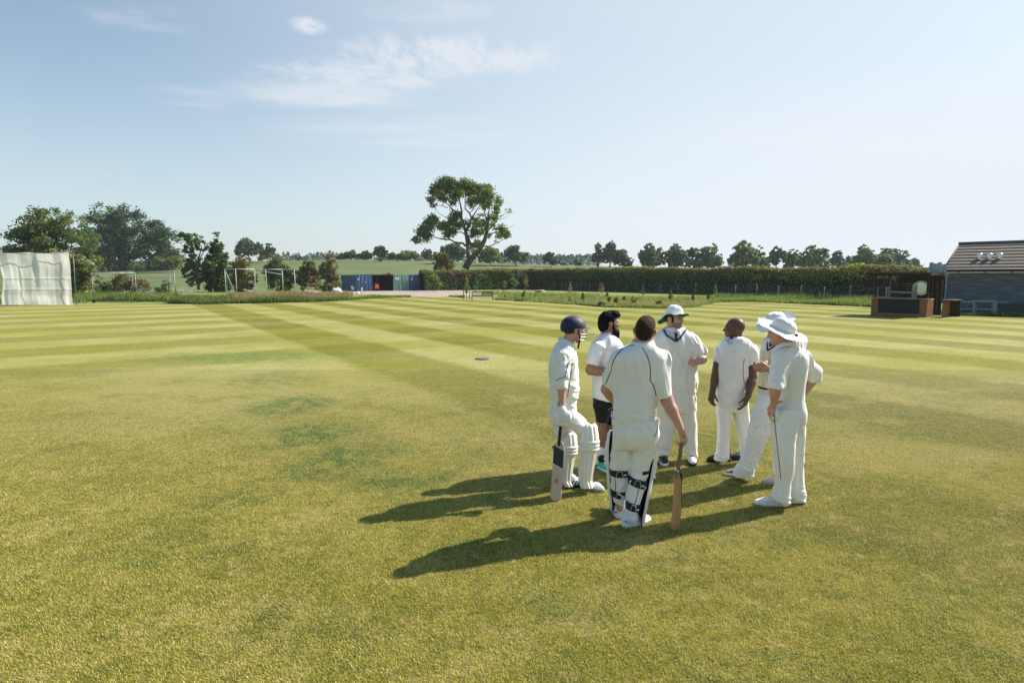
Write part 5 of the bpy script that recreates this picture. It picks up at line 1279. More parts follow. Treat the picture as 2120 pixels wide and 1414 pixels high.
def folds(amp, f=(7, 7, 3), seed=1, lowz=None, lowamp=0.0, tilt=.5):
    """soft cloth folds: broad sags, crisp creases, and bunching towards a hem at lowz"""
    def fn(p):
        q = p.astype(np.float64)
        w = vnoise(q * 2.6, seed + 9)[:, None] * .9
        a = np.stack([q[:, 0] * f[0] + q[:, 2] * tilt * f[0] * .5, q[:, 1] * f[1], q[:, 2] * f[2] - q[:, 0] * tilt * f[2] * .5], 1) + w
        n = (1 - np.abs(vnoise(a, seed))) ** 2.4
        b2 = np.stack([a[:, 0] * 1.0 - a[:, 2] * 1.3, a[:, 1], a[:, 2] * 1.6 + a[:, 0] * .8], 1) * 1.35 + 7
        n2 = (1 - np.abs(vnoise(b2, seed + 3))) ** 3
        m = .35 + .65 * (vnoise(q * 3.1, seed + 5) * .5 + .5); m2 = np.clip(vnoise(q * 2.7 + 3, seed + 6) * 1.4 + .35, 0, 1)
        d = -(n * m * 1.3 + n2 * m2 * .95 - .6) * amp
        if lowz is not None:
            k = np.clip(1 - (q[:, 2] - lowz) / .22, 0, 1)
            b = np.stack([q[:, 0] * 5, q[:, 1] * 5, q[:, 2] * 26 + q[:, 0] * 9], 1)
            d = d - ((1 - np.abs(vnoise(b, seed + 7))) ** 2 - .4) * 1.5 * lowamp * k
        return d.astype(np.float32)
    return fn
# ================================================================== the seven cricketers
def cloth(name, base, base2=None, rough=.85, bump=.55, knit=None, var=.05):
    m, nt, out = newmat(name)
    tc = nd(nt, 'ShaderNodeTexCoord').outputs['Object']
    n1 = noise(nt, tc, 5, 4)
    c = mixc(nt, maprange(nt, n1, .35, .65), (*base, 1), (*(base2 or tuple(x * .94 for x in base)), 1))
    h = noise(nt, nd(nt, 'ShaderNodeMapping', {0: tc, 2: (0, .5, .3), 3: (1, 1, .38)}).outputs[0], 16, 4, .55)
    rd = noise(nt, nd(nt, 'ShaderNodeMapping', {0: tc, 2: (.2, .75, .4), 3: (1, 1, .30)}).outputs[0], 9, 3, .5)
    rd = mth(nt, 'ABSOLUTE', mth(nt, 'SUBTRACT', rd, .5))
    h = mth(nt, 'SUBTRACT', mth(nt, 'MULTIPLY', h, .6), mth(nt, 'MULTIPLY', mth(nt, 'POWER', mth(nt, 'MULTIPLY', rd, 3.2, True), .9), .60))
    if knit:
        wv = nd(nt, 'ShaderNodeTexWave', {'Vector': tc, 'Scale': knit, 'Distortion': 1.5, 'Detail': 2.0, 'Detail Scale': 3.0}, wave_type='BANDS', bands_direction='X').outputs[1]
        h = mth(nt, 'ADD', mth(nt, 'MULTIPLY', h, .4), mth(nt, 'MULTIPLY', wv, .5))
        c = mixc(nt, maprange(nt, wv, 0, .55, .30, 0), c, (base[0] * .62, base[1] * .58, base[2] * .5, 1))
    bp = nd(nt, 'ShaderNodeBump', {'Strength': min(1, bump * .95), 'Distance': .020, 'Height': h}).outputs[0]
    s = nd(nt, 'ShaderNodeBsdfPrincipled', {'Base Color': c, 'Roughness': rough, 'Specular IOR Level': .2, 'Sheen Weight': .15, 'Normal': bp}).outputs[0]
    nt.links.new(s, out.inputs[0]); return m
m_cream = cloth('cream_cotton', (.80, .79, .745)); m_creamk = cloth('cream_knit', (.79, .775, .715), bump=.25)
m_wht = cloth('white_cotton', (.80, .80, .82)); m_offw = cloth('off_white_cotton', (.81, .81, .80)); m_cable = cloth('cable_knit', (.76, .70, .58), knit=9.0, bump=.9)
m_navy = mat('navy_trim', (.012, .018, .055), .7); m_blackc = cloth('black_jersey', (.012, .013, .016), bump=.3)
m_maroon = mat('maroon_trim', (.10, .02, .035), .7); m_blue = mat('blue_trim', (.025, .075, .23), .7); m_tie = mat('green_tie', (.012, .05, .045), .6)
m_green = mat('dark_green_lining', (.010, .075, .060), .8)
m_skin, nt, out = newmat('skin')
at = nd(nt, 'ShaderNodeAttribute', attribute_name='Col').outputs[0]
tcs = nd(nt, 'ShaderNodeTexCoord').outputs['Object']
c = nd(nt, 'ShaderNodeVectorMath', {0: at, 3: maprange(nt, noise(nt, tcs, 22, 3), .3, .7, .95, 1.05)}, operation='SCALE').outputs[0]
nt.links.new(nd(nt, 'ShaderNodeBsdfPrincipled', {'Base Color': c, 'Roughness': .5, 'Specular IOR Level': .35, 'Subsurface Weight': .12, 'Subsurface Radius': (.012, .004, .002), 'Normal': nd(nt, 'ShaderNodeBump', {'Strength': .15, 'Distance': .003, 'Height': noise(nt, tcs, 160, 2)}).outputs[0]}).outputs[0], out.inputs[0])
def hairmat(name, c1, c2):
    m, nt, out = newmat(name); tc = nd(nt, 'ShaderNodeTexCoord').outputs['Object']
    n = noise(nt, nd(nt, 'ShaderNodeMapping', {0: tc, 3: (1, 1, .35)}).outputs[0], 110, 4, .7)
    c = mixc(nt, maprange(nt, n, .35, .68), (*c1, 1), (*c2, 1))
    nt.links.new(nd(nt, 'ShaderNodeBsdfPrincipled', {'Base Color': c, 'Roughness': .75, 'Specular IOR Level': .12, 'Normal': nd(nt, 'ShaderNodeBump', {'Strength': .9, 'Distance': .01, 'Height': n}).outputs[0]}).outputs[0], out.inputs[0]); return m
m_hblack = hairmat('black_hair', (.004, .004, .005), (.014, .013, .014)); m_hbrown = hairmat('brown_hair', (.018, .010, .006), (.070, .038, .022))
m_padw = mat('pad_white', (.76, .75, .70), .6, .06, 6, bump=.15, bscale=40); m_padk = mat('pad_lining', (.012, .013, .018), .75); m_strap = mat('strap_black', (.014, .015, .02), .55)
m_print = mat('white_print', (.62, .63, .65), .6); m_rubber = mat('black_grip', (.015, .015, .017), .6, .2, 40, bump=.4, bscale=120)
m_willow = mat('willow', (.40, .23, .10), .5, .16, 5, bump=.1, bscale=30, stretch=(14, 14, 1), base2=(.33, .18, .075)); m_willowp = mat('pale_worn_willow', (.56, .46, .33), .6, .16, 7, stretch=(6, 6, 1), base2=(.50, .36, .26))
m_helm = mat('navy_helmet_cloth', (.010, .014, .055), .55, .1, 20, sheen=.2); m_wire = mat('grille_steel', (.50, .52, .52), .35, .05, 3, metal=.8); m_wirew = mat('white_grille', (.70, .72, .72), .4)
def frame(fwd, up=(0, 0, 1)):
    f = nrm(fwd); l = nrm(np.cross(up, f)); u = np.cross(f, l); return np.stack([f, l, u], 1)
class Person:
    def __init__(s, Y, label, skin):
        s.Y = Y; s.skin = np.array(skin); s.label = label; s.heads = None
    def pt(s, px, py, dy=0.0): return P(px, py, s.Y + dy)
    def sc(s, py=850): return (s.Y / (CP + (CY - py) / FPX * SP)) / FPX
    def rows(s, st, ratio=None, b=.12, dy=0.0):
        """silhouette rows (py, xl, xr[, b[, dy]]) -> loft rows"""
        out = []
        for r in st:
            py, xl, xr = r[:3]; bb = r[3] if len(r) > 3 and r[3] is not None else b; dd = r[4] if len(r) > 4 else dy
            a, c = s.pt(xl, py, dd), s.pt(xr, py, dd)
            hw = (c[0] - a[0]) / 2
            out.append((a[2], (a[0] + c[0]) / 2, s.Y + dd, hw, hw * ratio if ratio and len(r) < 4 else bb))
        return out
    def begin(s, name='person', at=None):
        s.o = empty(name, (at[0], at[1], 0), 0, s.label, 'person')
        s.org = V(at[0], at[1], 0); return s.o
    def put(s, o):
        """children are meshed in world space; shift them into the person's own space"""
        o.data.transform(Matrix.Translation(Vector(-s.org))); return o
    def mesh(s, name, shape, pts, h, mats, colf=None, pad=.19, it=1, parent=None):
        pts = np.asarray(pts); o = sdf_obj(name, shape, pts.min(0) - pad, pts.max(0) + pad, h, mats, parent or s.o, colf, it)
        return s.put(o)
    def solid(s, name, mb, mats, smooth=True, parent=None): return s.put(mb.build(name, mats, parent or s.o, smooth))
# ---- head in its own frame: x forward, y left, z up, about 0.23 high
def head_prims(S, C, M, beard=False, jaw=1.0, nose=1.0, k=1.0):
    W = lambda x, y, z: C + M @ V(x, y, z) * k
    E = lambda c, r: Ell(W(*c), np.array(r) * k, M)
    S.add(E((-.012, 0, .028), (.098, .077, .088)), .01)
    S.add(E((.026, 0, -.030), (.066, .062 * jaw, .074)), .03)
    S.add(E((.060, 0, -.086), (.032, .034 * jaw, .026)), .03)                      # chin
    S.add(E((.010, .040 * jaw, -.062), (.044, .022, .026)), .03); S.add(E((.010, -.040 * jaw, -.062), (.044, .022, .026)), .03)   # jaw corners
    S.add(Cone(W(.080, .032, .026), W(.080, -.032, .026), .0125 * k, .0125 * k), .015)  # brow
    S.add(E((.060, .043, -.012), (.026, .018, .016)), .02); S.add(E((.060, -.043, -.012), (.026, .018, .016)), .02)
    for y in (.031, -.031): S.sub(E((.096, y, .006), (.016, .016, .011)), .012)
    for y in (.031, -.031): S.add(E((.079, y, .006), (.0115, .0115, .0115)), .002)
    S.add(Cone(W(.086, 0, .016), W(.108 * nose, 0, -.022), .0085 * k, .0125 * k), .012)
    for y in (.011, -.011): S.add(E((.094, y, -.026), (.011, .008, .0075)), .008)
    S.add(E((.074, 0, -.052), (.022, .030, .022)), .015); S.add(E((.090, 0, -.051), (.012, .023, .0072)), .004); S.add(E((.087, 0, -.0635), (.012, .020, .0075)), .003)   # lips
    for y in (1, -1):
        S.add(E((-.008, y * .080, -.004), (.021, .013, .033)), .008); S.add(E((-.016, y * .095, .006), (.020, .008, .025)), .006)
        S.sub(E((-.001, y * .099, -.002), (.009, .008, .014)), .005)
def head_col(person, C, M, v, stubble=0.0, brow=(.02, .014, .01), k=1.0):
    q = (v - C) @ M / k; base = person.skin
    n = vnoise(v * 60., 3)[:, None] * .06
    c = np.tile(base, (len(v), 1)) * (1 + n)
    near = np.sqrt((q ** 2).sum(1)) < .16
    def blob(x, y, z, rx, ry, rz): return np.exp(-(((q[:, 0] - x) / rx) ** 2 + ((q[:, 1] - y) / ry) ** 2 + ((q[:, 2] - z) / rz) ** 2)) * near
    def lay(c, w, col): return c * (1 - w[:, None]) + np.array(col) * w[:, None]
    for y in (1, -1):
        c = lay(c, np.clip(blob(.09, y * .034, .024, .03, .021, .0055) * 1.6, 0, 1), brow)
        c = lay(c, np.clip(blob(.092, y * .031, .006, .02, .016, .0065) * 1.3, 0, 1), base * .45)
        c = lay(c, np.clip(blob(.092, y * .031, .006, .008, .0125, .0042) * 1.6 , 0, 1), (.42, .40, .38))
        c = lay(c, np.clip(blob(.092, y * .031, .006, .02, .0052, .0052) * 1.8, 0, 1), (.02, .014, .012))
        c = lay(c, blob(-.01, y * .085, 0, .03, .02, .035) * .5, base * V(1.1, .8, .75))
        c = lay(c, blob(.06, y * .045, -.02, .03, .02, .02) * .35, base * V(1.12, .85, .8))
    c = lay(c, np.clip(blob(.09, 0, -.058, .02, .022, .0085) * 1.2, 0, 1), base * V(.85, .52, .50))
    c = lay(c, blob(.092, 0, -.0575, .02, .020, .0022), base * .3)
    c = lay(c, blob(.105, 0, -.034, .02, .015, .006) * .5, base * .5)
    if stubble:
        w = np.clip((-.018 - q[:, 2]) / .02, 0, 1) * np.clip((q[:, 0] + .01) / .03, 0, 1) * near * (q[:, 2] > -.13) * stubble
        w = w * (1 - np.clip(blob(.09, 0, -.058, .02, .024, .010) * 1.4, 0, 1)) * (1 - blob(.06, .045, -.02, .04, .018, .016)) * (1 - blob(.06, -.045, -.02, .04, .018, .016))
        c = lay(c, w, (.055, .038, .028))
    return c
def hand(S, wrist, fdir, pn, side, curl=.5, sc_=1.0, thumb=.6, spread=.05, fat=1.04, curls=None):
    """palm, four unequal bent fingers and a thumb off the side of the palm; pn is the way the palm faces"""
    f = nrm(fdir); n = nrm(np.asarray(pn) - f * float(np.dot(pn, f))); w = np.cross(f, n) * side     # w points to the thumb side
    wr = np.asarray(wrist, float); pts = [wr]
    for o in (-.030, -.010, .010, .030):
        a = wr + f * .012 * sc_ + w * o * .55 * sc_; b = wr + f * .088 * sc_ + w * o * sc_
        S.add(Cone(a, b, .0165 * sc_ * fat, .0125 * sc_ * fat), .014)
    for i, (o, L) in enumerate([(.031, .92), (.0105, 1.0), (-.0105, .95), (-.031, .76)]):
        p = wr + f * (.090 + (-.004, .004, .001, -.008)[i]) * sc_ + w * o * sc_
        ang = .08; cu = curls[i] if curls else curl * (1 + .10 * i)
        d0 = nrm(f + w * o * spread * 30 * .1)
        r0 = .0098
        for j, l in enumerate((.046, .028, .023)):
            ang += cu * (.9, 1.15, .8)[j]
            d = d0 * math.cos(ang) + n * math.sin(ang)
            e = p + d * l * L * sc_
            S.add(Cone(p, e, r0 * sc_ * fat, (r0 - .0011) * sc_ * fat), .004 if j else .007); r0 -= .0011
            p = e; pts.append(e)
    p = wr + f * .022 * sc_ + w * .026 * sc_ + n * .006 * sc_
    d = nrm(f * .80 + w * .52 + n * .32); e = p + d * .038 * sc_
    S.add(Cone(p, e, .0150 * sc_ * fat, .0115 * sc_ * fat), .010)
    d = nrm(d * (1 - thumb * .5) + f * .5 + n * thumb); e2 = e + d * .027 * sc_; S.add(Cone(e, e2, .0112 * sc_ * fat, .0100 * sc_ * fat), .004)
    d = nrm(d + n * thumb * .8); e3 = e2 + d * .020 * sc_; S.add(Cone(e2, e3, .0100 * sc_ * fat, .0085 * sc_ * fat), .003)
    return pts + [e3]
def shoe(person, heel, dirv, L=.295, mu=None, ms=None, label=None, hi=.0, lace=None, trim=None, wd=1.0):
    """training shoe: upper, sole, laces"""
    f = nrm([dirv[0], dirv[1], 0]); l = V(-f[1], f[0], 0); h0 = np.asarray(heel, float) * V(1, 1, 0)
    W = lambda x, y, z: h0 + f * x * L / .295 + l * y * wd + V(0, 0, z + .012)
    S = Shape()
    S.add(Cone(W(.045, 0, .050), W(.115, 0, .046), .040, .043), .02); S.add(Cone(W(.115, 0, .044), W(.200, .004, .034), .043, .040), .03)
    S.add(Cone(W(.200, .004, .034), W(.258, .002, .030), .039, .029), .03)
    S.add(Cone(W(.045, 0, .06), W(.048, 0, .105 + hi), .038, .036), .03); S.add(Cone(W(.115, 0, .06), W(.075, 0, .105 + hi), .036, .037), .03)
    S.cut(Half(W(0, 0, .020), (0, 0, -1)), .008); S.cut(Half(W(0, 0, .112 + hi), (-.25, 0, 1)), .006)
    up = person.mesh('shoe', S, [W(-.0, -.05, .0), W(.30, .05, .12 + hi), W(0, .05, 0), W(.3, -.05, 0)], .005, mu, pad=.03)
    T = Shape()
    T.add(Cone(W(.042, 0, .016), W(.120, 0, .016), .046, .043), .02); T.add(Cone(W(.120, 0, .016), W(.205, .004, .016), .043, .046), .02); T.add(Cone(W(.205, .004, .016), W(.262, .002, .018), .046, .034), .02)
    T.cut(Half(W(0, 0, .030), (0, 0, 1)), .006); T.cut(Half(W(0, 0, -.010), (0, 0, -1)), .006)
    so_ = person.mesh('sole', T, [W(-.0, -.05, .0), W(.30, .05, .05), W(0, .05, 0), W(.3, -.05, 0)], .005, ms, pad=.03, parent=up)
    if lace:
        mb = MB()
        for x in (.10, .122, .144, .166):
            p = snap(S, [W(x, y, .09) for y in np.linspace(-.024, .024, 5)], off=.003)
            mb.tube(p, .0042, 5)
        mb.tube(snap(S, [W(.095, y, .1 + .01 * abs(y) * 30) for y in np.linspace(-.05, .05, 7)], off=.004), .004, 5)
        person.solid('laces', mb, lace, parent=up)
    if trim:
        for sgn in (1, -1):
            mb = MB()
            for x in (.09, .125, .16): mb.tube(snap(S, [W(x + .02 * t, sgn * (.055 - .012 * t), .022 + .05 * t) for t in np.linspace(0, 1, 5)], off=.001), .0058, 5)
            mb.tube(snap(S, [W(.0, sgn * .03, .055), W(.02, sgn * .05, .05), W(.06, sgn * .06, .032)], off=.001), .006, 5)
            person.solid('side_stripe', mb, trim, parent=up)
    return up
def band(loft, z0, z1, a0, a1, off=.006, n=26, tilt=0.0, grow=0.0):
    """cloth band round part of a loft between two heights"""
    v = []
    for i in range(n):
        t = a0 + (a1 - a0) * i / (n - 1)
        for z in (z0, z0 + (z1 - z0) * .5, z1):
            zz = z + tilt * math.cos(t)
            cx, cy, a, b = [float(x) for x in loft.at(zz)]
            bul = off + (.003 if z not in (z0, z1) else 0)
            v.append((cx + (a + grow + bul) * math.cos(t), cy + (b + grow + bul) * math.sin(t), zz))
    mb = MB(); mb.grid(np.array(v), n, 3)
    w = np.array(v); c = np.array([[float(x) for x in loft.at(z)][:2] + [z] for z in w[:, 2]])
    d = w - c; d /= np.linalg.norm(d, axis=1, keepdims=True); mb.grid(w - d * .008, n, 3, flip=True)
    return mb
def pad(person, axis, front, rad, name='leg_pad', ang=1.75, nr=7, knee=.66, lab=None, wide=1.0):
    """batting pad: ribbed shell round the front of the shin with knee rolls and a top flap, dark lining"""
    ax = resample(axis, 60); f = nrm(front); T = nrm(ax[-1] - ax[0]); f = nrm(f - T * np.dot(f, T)); s = np.cross(T, f)
    nu, nv = 61, 60; vo = []; vi = []
    for i in range(nu):
        for j in range(nv):
            h = j / (nv - 1); A = ang * (1.0 if h < .62 else 1.0 - .42 * min(1, max(0, (h - .78) / .22)) ** 1.5) * (.82 + .18 * min(1, h / .25))
            th = -A + 2 * A * i / (nu - 1)
            Rr = float(np.interp(h, np.linspace(0, 1, len(rad)), rad))
            rib = abs(math.cos(th / ang * nr * math.pi / 2)) ** .6
            if h < knee - .07: bump = .013 * rib
            elif h < knee + .10:
                bump = .012 + .020 * abs(math.sin((h - knee + .07) / .17 * math.pi * 3)) ** .7
            else: bump = .013 * rib + .008
            edge = min(1, (A - abs(th)) / .12); bump *= edge
            end = min(1, h / .03, (1 - h) / .03); bump *= max(.2, end) ** .5
            fl = .035 * max(0, .10 - h) / .10 + (-.02 * max(0, (h - .8) / .2))
            dirv = math.cos(th) * f + math.sin(th) * s * wide
            p = ax[j] + dirv * (Rr + .012 + bump) + f * fl
            vo.append(p); vi.append(ax[j] + dirv * (Rr - .002) + f * fl)
    mb = MB().grid(np.array(vo), nu, nv)
    pd = person.solid(name, mb, [m_padw])
    ib = MB().grid(np.array(vi), nu, nv, flip=True)
    vo, vi = np.array(vo).reshape(nu, nv, 3), np.array(vi).reshape(nu, nv, 3)
    for a_, b_ in ((vo[0], vi[0]), (vi[-1], vo[-1])): ib.grid(np.stack([a_, b_], 0).reshape(-1, 3), 2, nv, m=1)
    for a_, b_ in ((vi[:, 0], vo[:, 0]), (vo[:, -1], vi[:, -1])): ib.grid(np.stack([a_, b_], 0).reshape(-1, 3), 2, nu, m=1)
    person.solid('lining', ib, [m_padk, m_padw], parent=pd)
    if lab: pd['label'] = lab
    return pd
def hat(person, C, fwd, up, rx=.098, ry=.082, hc=.105, brim=.075, edge=lambda t: 0.0, wid=lambda t: 1.0, mt=None, mu=None, name='sun_hat', dent=.0, seed=1):
    """soft wide-brimmed hat; edge(t) lifts or drops the rim, t = angle from the front towards the left"""
    M = frame(fwd, up); nu, nv = 72, 26; v = []
    for i in range(nu):
        t = i / nu * 2 * math.pi
        for j in range(nv):
            h = j / (nv - 1)
            if h < .5:
                a = h / .5 * math.pi / 2; k = math.sin(a) ** .75; x, y, z = rx * k * math.cos(t), ry * k * math.sin(t), hc * math.cos(a) ** .8
                z -= dent * math.exp(-((y / .02) ** 2)) * math.cos(a)
                z += .004 * float(vnoise(np.array([[x * 40, y * 40, seed]]), 3)[0]); 
            else:
                b = (h - .5) / .5; bw = brim * wid(t)
                x, y = (rx + bw * b) * math.cos(t), (ry + bw * b) * math.sin(t)
                z = edge(t) * b ** 1.5 - .006 * b + .006 * math.sin(t * 5 + seed) * b + .003 * math.sin(t * 11 + seed) * b
            v.append(C + M @ V(x, y, z))
    v = np.array(v); mb = MB().grid(v, nu, nv, True, flip=True); o = person.solid(name, mb, mt)
    cen = C + M @ V(0, 0, .02); d = v - cen; d /= np.linalg.norm(d, axis=1, keepdims=True)
    g = v.reshape(nu, nv, 3); low = g - (M @ V(0, 0, 1)) * .004; low[:, :nv//2] = (v - d * .004).reshape(nu, nv, 3)[:, :nv//2]
    mb2 = MB().grid(low.reshape(-1, 3), nu, nv, True)
    rim = np.stack([g[:, -1], low[:, -1]], 1).reshape(-1, 3); mb3 = MB().grid(rim, nu, 2, True)
    u = person.solid('lining', mb2, mu or mt, parent=o); person.solid('rim', mb3, mt, parent=o)
    sb = MB().tube([C + M @ V((rx + .004) * math.cos(t), (ry + .004) * math.sin(t), .006) for t in np.linspace(0, 2 * math.pi, 49)], .004, 5); person.solid('hat_band', sb, mt, parent=o)
    return o
def piping(person, shape, pts, m, r=.0028, n=40, name='piping', parent=None, off=.0):
    p = cast(shape, resample(pts, n), off=off + .0005)
    return person.solid(name, MB().tube(p, r, 6), m, parent=parent)
def collar(person, C, r, h, tilt, m, open_dir=None, spread=.025, gap=.35, name='collar', parent=None):
    """turned-down collar ring round the neck, open to open_dir"""
    o = math.atan2(open_dir[1], open_dir[0]); n = 41; v = []
    for i in range(n):
        t = o + gap + (2 * math.pi - 2 * gap) * i / (n - 1)
        e = min(i, n - 1 - i) / (n / 2); dr = V(math.cos(t), math.sin(t), 0); k = 1 - e
        dp = -.030 * k ** 2
        for (rr, zz) in ((r * .93, h * .05), (r * .97, h), (r * 1.03, h * 1.04), (r + spread * (1 + .6 * k ** 3), -h * (.35 + 1.0 * k ** 3)), (r + spread * (1 + .6 * k ** 3) - .003, -h * (.40 + 1.0 * k ** 3)), (r * 1.0, h * .9)):
            p = C + dr * rr + V(0, 0, zz + dp)
            p = p + V(0, 0, float(dr[:2] @ np.asarray(tilt)[:2])) * rr
            v.append(p)
    return person.solid(name, MB().grid(np.array(v), n, 6), m, parent=parent)
def bat(label, toe, top, face, m_blade, grip_len=.30, stickers=None, loc_group=None):
    """cricket bat: bowed blade with a spine, splice, rubber grip"""
    toe, top = np.asarray(toe, float), np.asarray(top, float); L = np.linalg.norm(top - toe); ax = nrm(top - toe)
    n = nrm(np.asarray(face, float) - ax * float(np.dot(face, ax))); w = np.cross(ax, n)
    o = empty('cricket_bat', toe * V(1, 1, 0), 0, label, 'cricket bat', loc_group); org = toe * V(1, 1, 0)
    BL = L - grip_len; v = []; ns = 26; nc = 16
    for i in range(ns):
        h = i / (ns - 1); z = BL * h
        hw = .054 * min(1, ((h + .015) / .05) ** .5) * (1 if h < .9 else 1 - .62 * ((h - .9) / .1) ** 1.3)
        sp = .020 + .034 * math.exp(-((h - .28) / .26) ** 2) * (1 if h > .03 else .6); sp = sp if h < .88 else sp * (1 - .3 * (h - .88) / .12)
        bow = .030 * (h - .32) ** 2 * 1.6
        for j in range(nc):
            a = j / nc * 2 * math.pi; x = math.cos(a); y = math.sin(a)
            X = hw * np.sign(x) * abs(x) ** .45
            Yv = .010 * abs(y) ** .4 if y > 0 else -(.010 + (sp - .010) * max(0, 1 - abs(X) / hw * .78)) * abs(y) ** .45
            v.append(toe + ax * z + w * X + n * (Yv + bow))
    mb = MB().grid(np.array(v).reshape(ns, nc, 3).transpose(1, 0, 2).reshape(-1, 3), nc, ns, True)
    mb.add([v[j] for j in range(nc)], t=[(0, j + 1, j) for j in range(1, nc - 1)]); mb.add([v[-nc + j] for j in range(nc)], t=[(0, j, j + 1) for j in range(1, nc - 1)])
    bl = mb.build('blade', m_blade, o, True); bl.data.transform(Matrix.Translation(Vector(-org)))
    bw = .030 * (1 - .32) ** 2 * 1.6; hs = np.linspace(BL - .05, L, 14)
    hb = MB().tube([toe + ax * z + n * (bw * (1 - .4 * (z - BL) / grip_len)) for z in hs], [.012] + [.0165 + .0012 * math.sin(i * 2.2) for i in range(12)] + [.019], 14)
    ob = hb.build('handle', stickers.get('grip', m_rubber) if stickers else m_rubber, o, True); ob.data.transform(Matrix.Translation(Vector(-org)))
    for nm, m, z0, z1, x0, x1, side, slant in (stickers or {}).get('marks', []):
        q = []
        for i in range(9):
            z = z0 + (z1 - z0) * i / 8; h = z / BL; bow = .030 * (h - .32) ** 2 * 1.6
            for x in np.linspace(x0, x1, 7):
                zz = z + slant * (x - x0) / .1 * (1 if i == 0 else 1) 
                if side > 0: off = .0112
                else:
                    sp = .020 + .034 * math.exp(-((h - .28) / .26) ** 2); off = -(.010 + (sp - .010) * max(0, 1 - abs(x) / .054 * .78)) - .0016
                q.append(toe + ax * zz + w * x + n * (off + bow))
        so_ = MB().grid(np.array(q), 9, 7, flip=side < 0).build(nm, m, o, True); so_.data.transform(Matrix.Translation(Vector(-org)))
    return o
class Sleeve:                                # tapered tube with a flat cut hem at its far end
    def __init__(s, a, b, ra, rb, hem=None, flat=1.0):
        s.a, s.b, s.ra, s.rb = np.asarray(a, np.float32), np.asarray(b, np.float32), ra, rb
        s.n = nrm(s.b - s.a if hem is None else hem).astype(np.float32)
    def d(s, p):
        d = s.b - s.a; t = np.clip(((p - s.a) @ d) / float(d @ d), 0, 1.6)
        q = p - (s.a + t[:, None] * d)
        return smax(np.sqrt((q * q).sum(1)) - (s.ra + (s.rb - s.ra) * np.minimum(t, 1.1)), (p - s.b) @ s.n, .006)
def arm(S, sh, el, wr, r=(.050, .042, .028), k=.02):
    sh, el, wr = map(np.asarray, (sh, el, wr))
    S.add(Cone(sh, el, r[0], r[1]), .03); f1 = el + (wr - el) * .3
    S.add(Cone(el, f1, r[1], r[1] * .98), k); S.add(Cone(f1, wr, r[1] * .98, r[2]), k)
def finish_body(p, S, pts, C, M, stub=0, brow=(.02, .014, .01), extra=None, h=.005):
    fn = lambda v: head_col(p, C, M, v, stub, brow) if extra is None else extra(v, head_col(p, C, M, v, stub, brow))
    return p.mesh('body', S, pts, h, m_skin, fn, pad=.18)
WHITE_SK, PINK_SK = (.50, .285, .205), (.55, .30, .22)
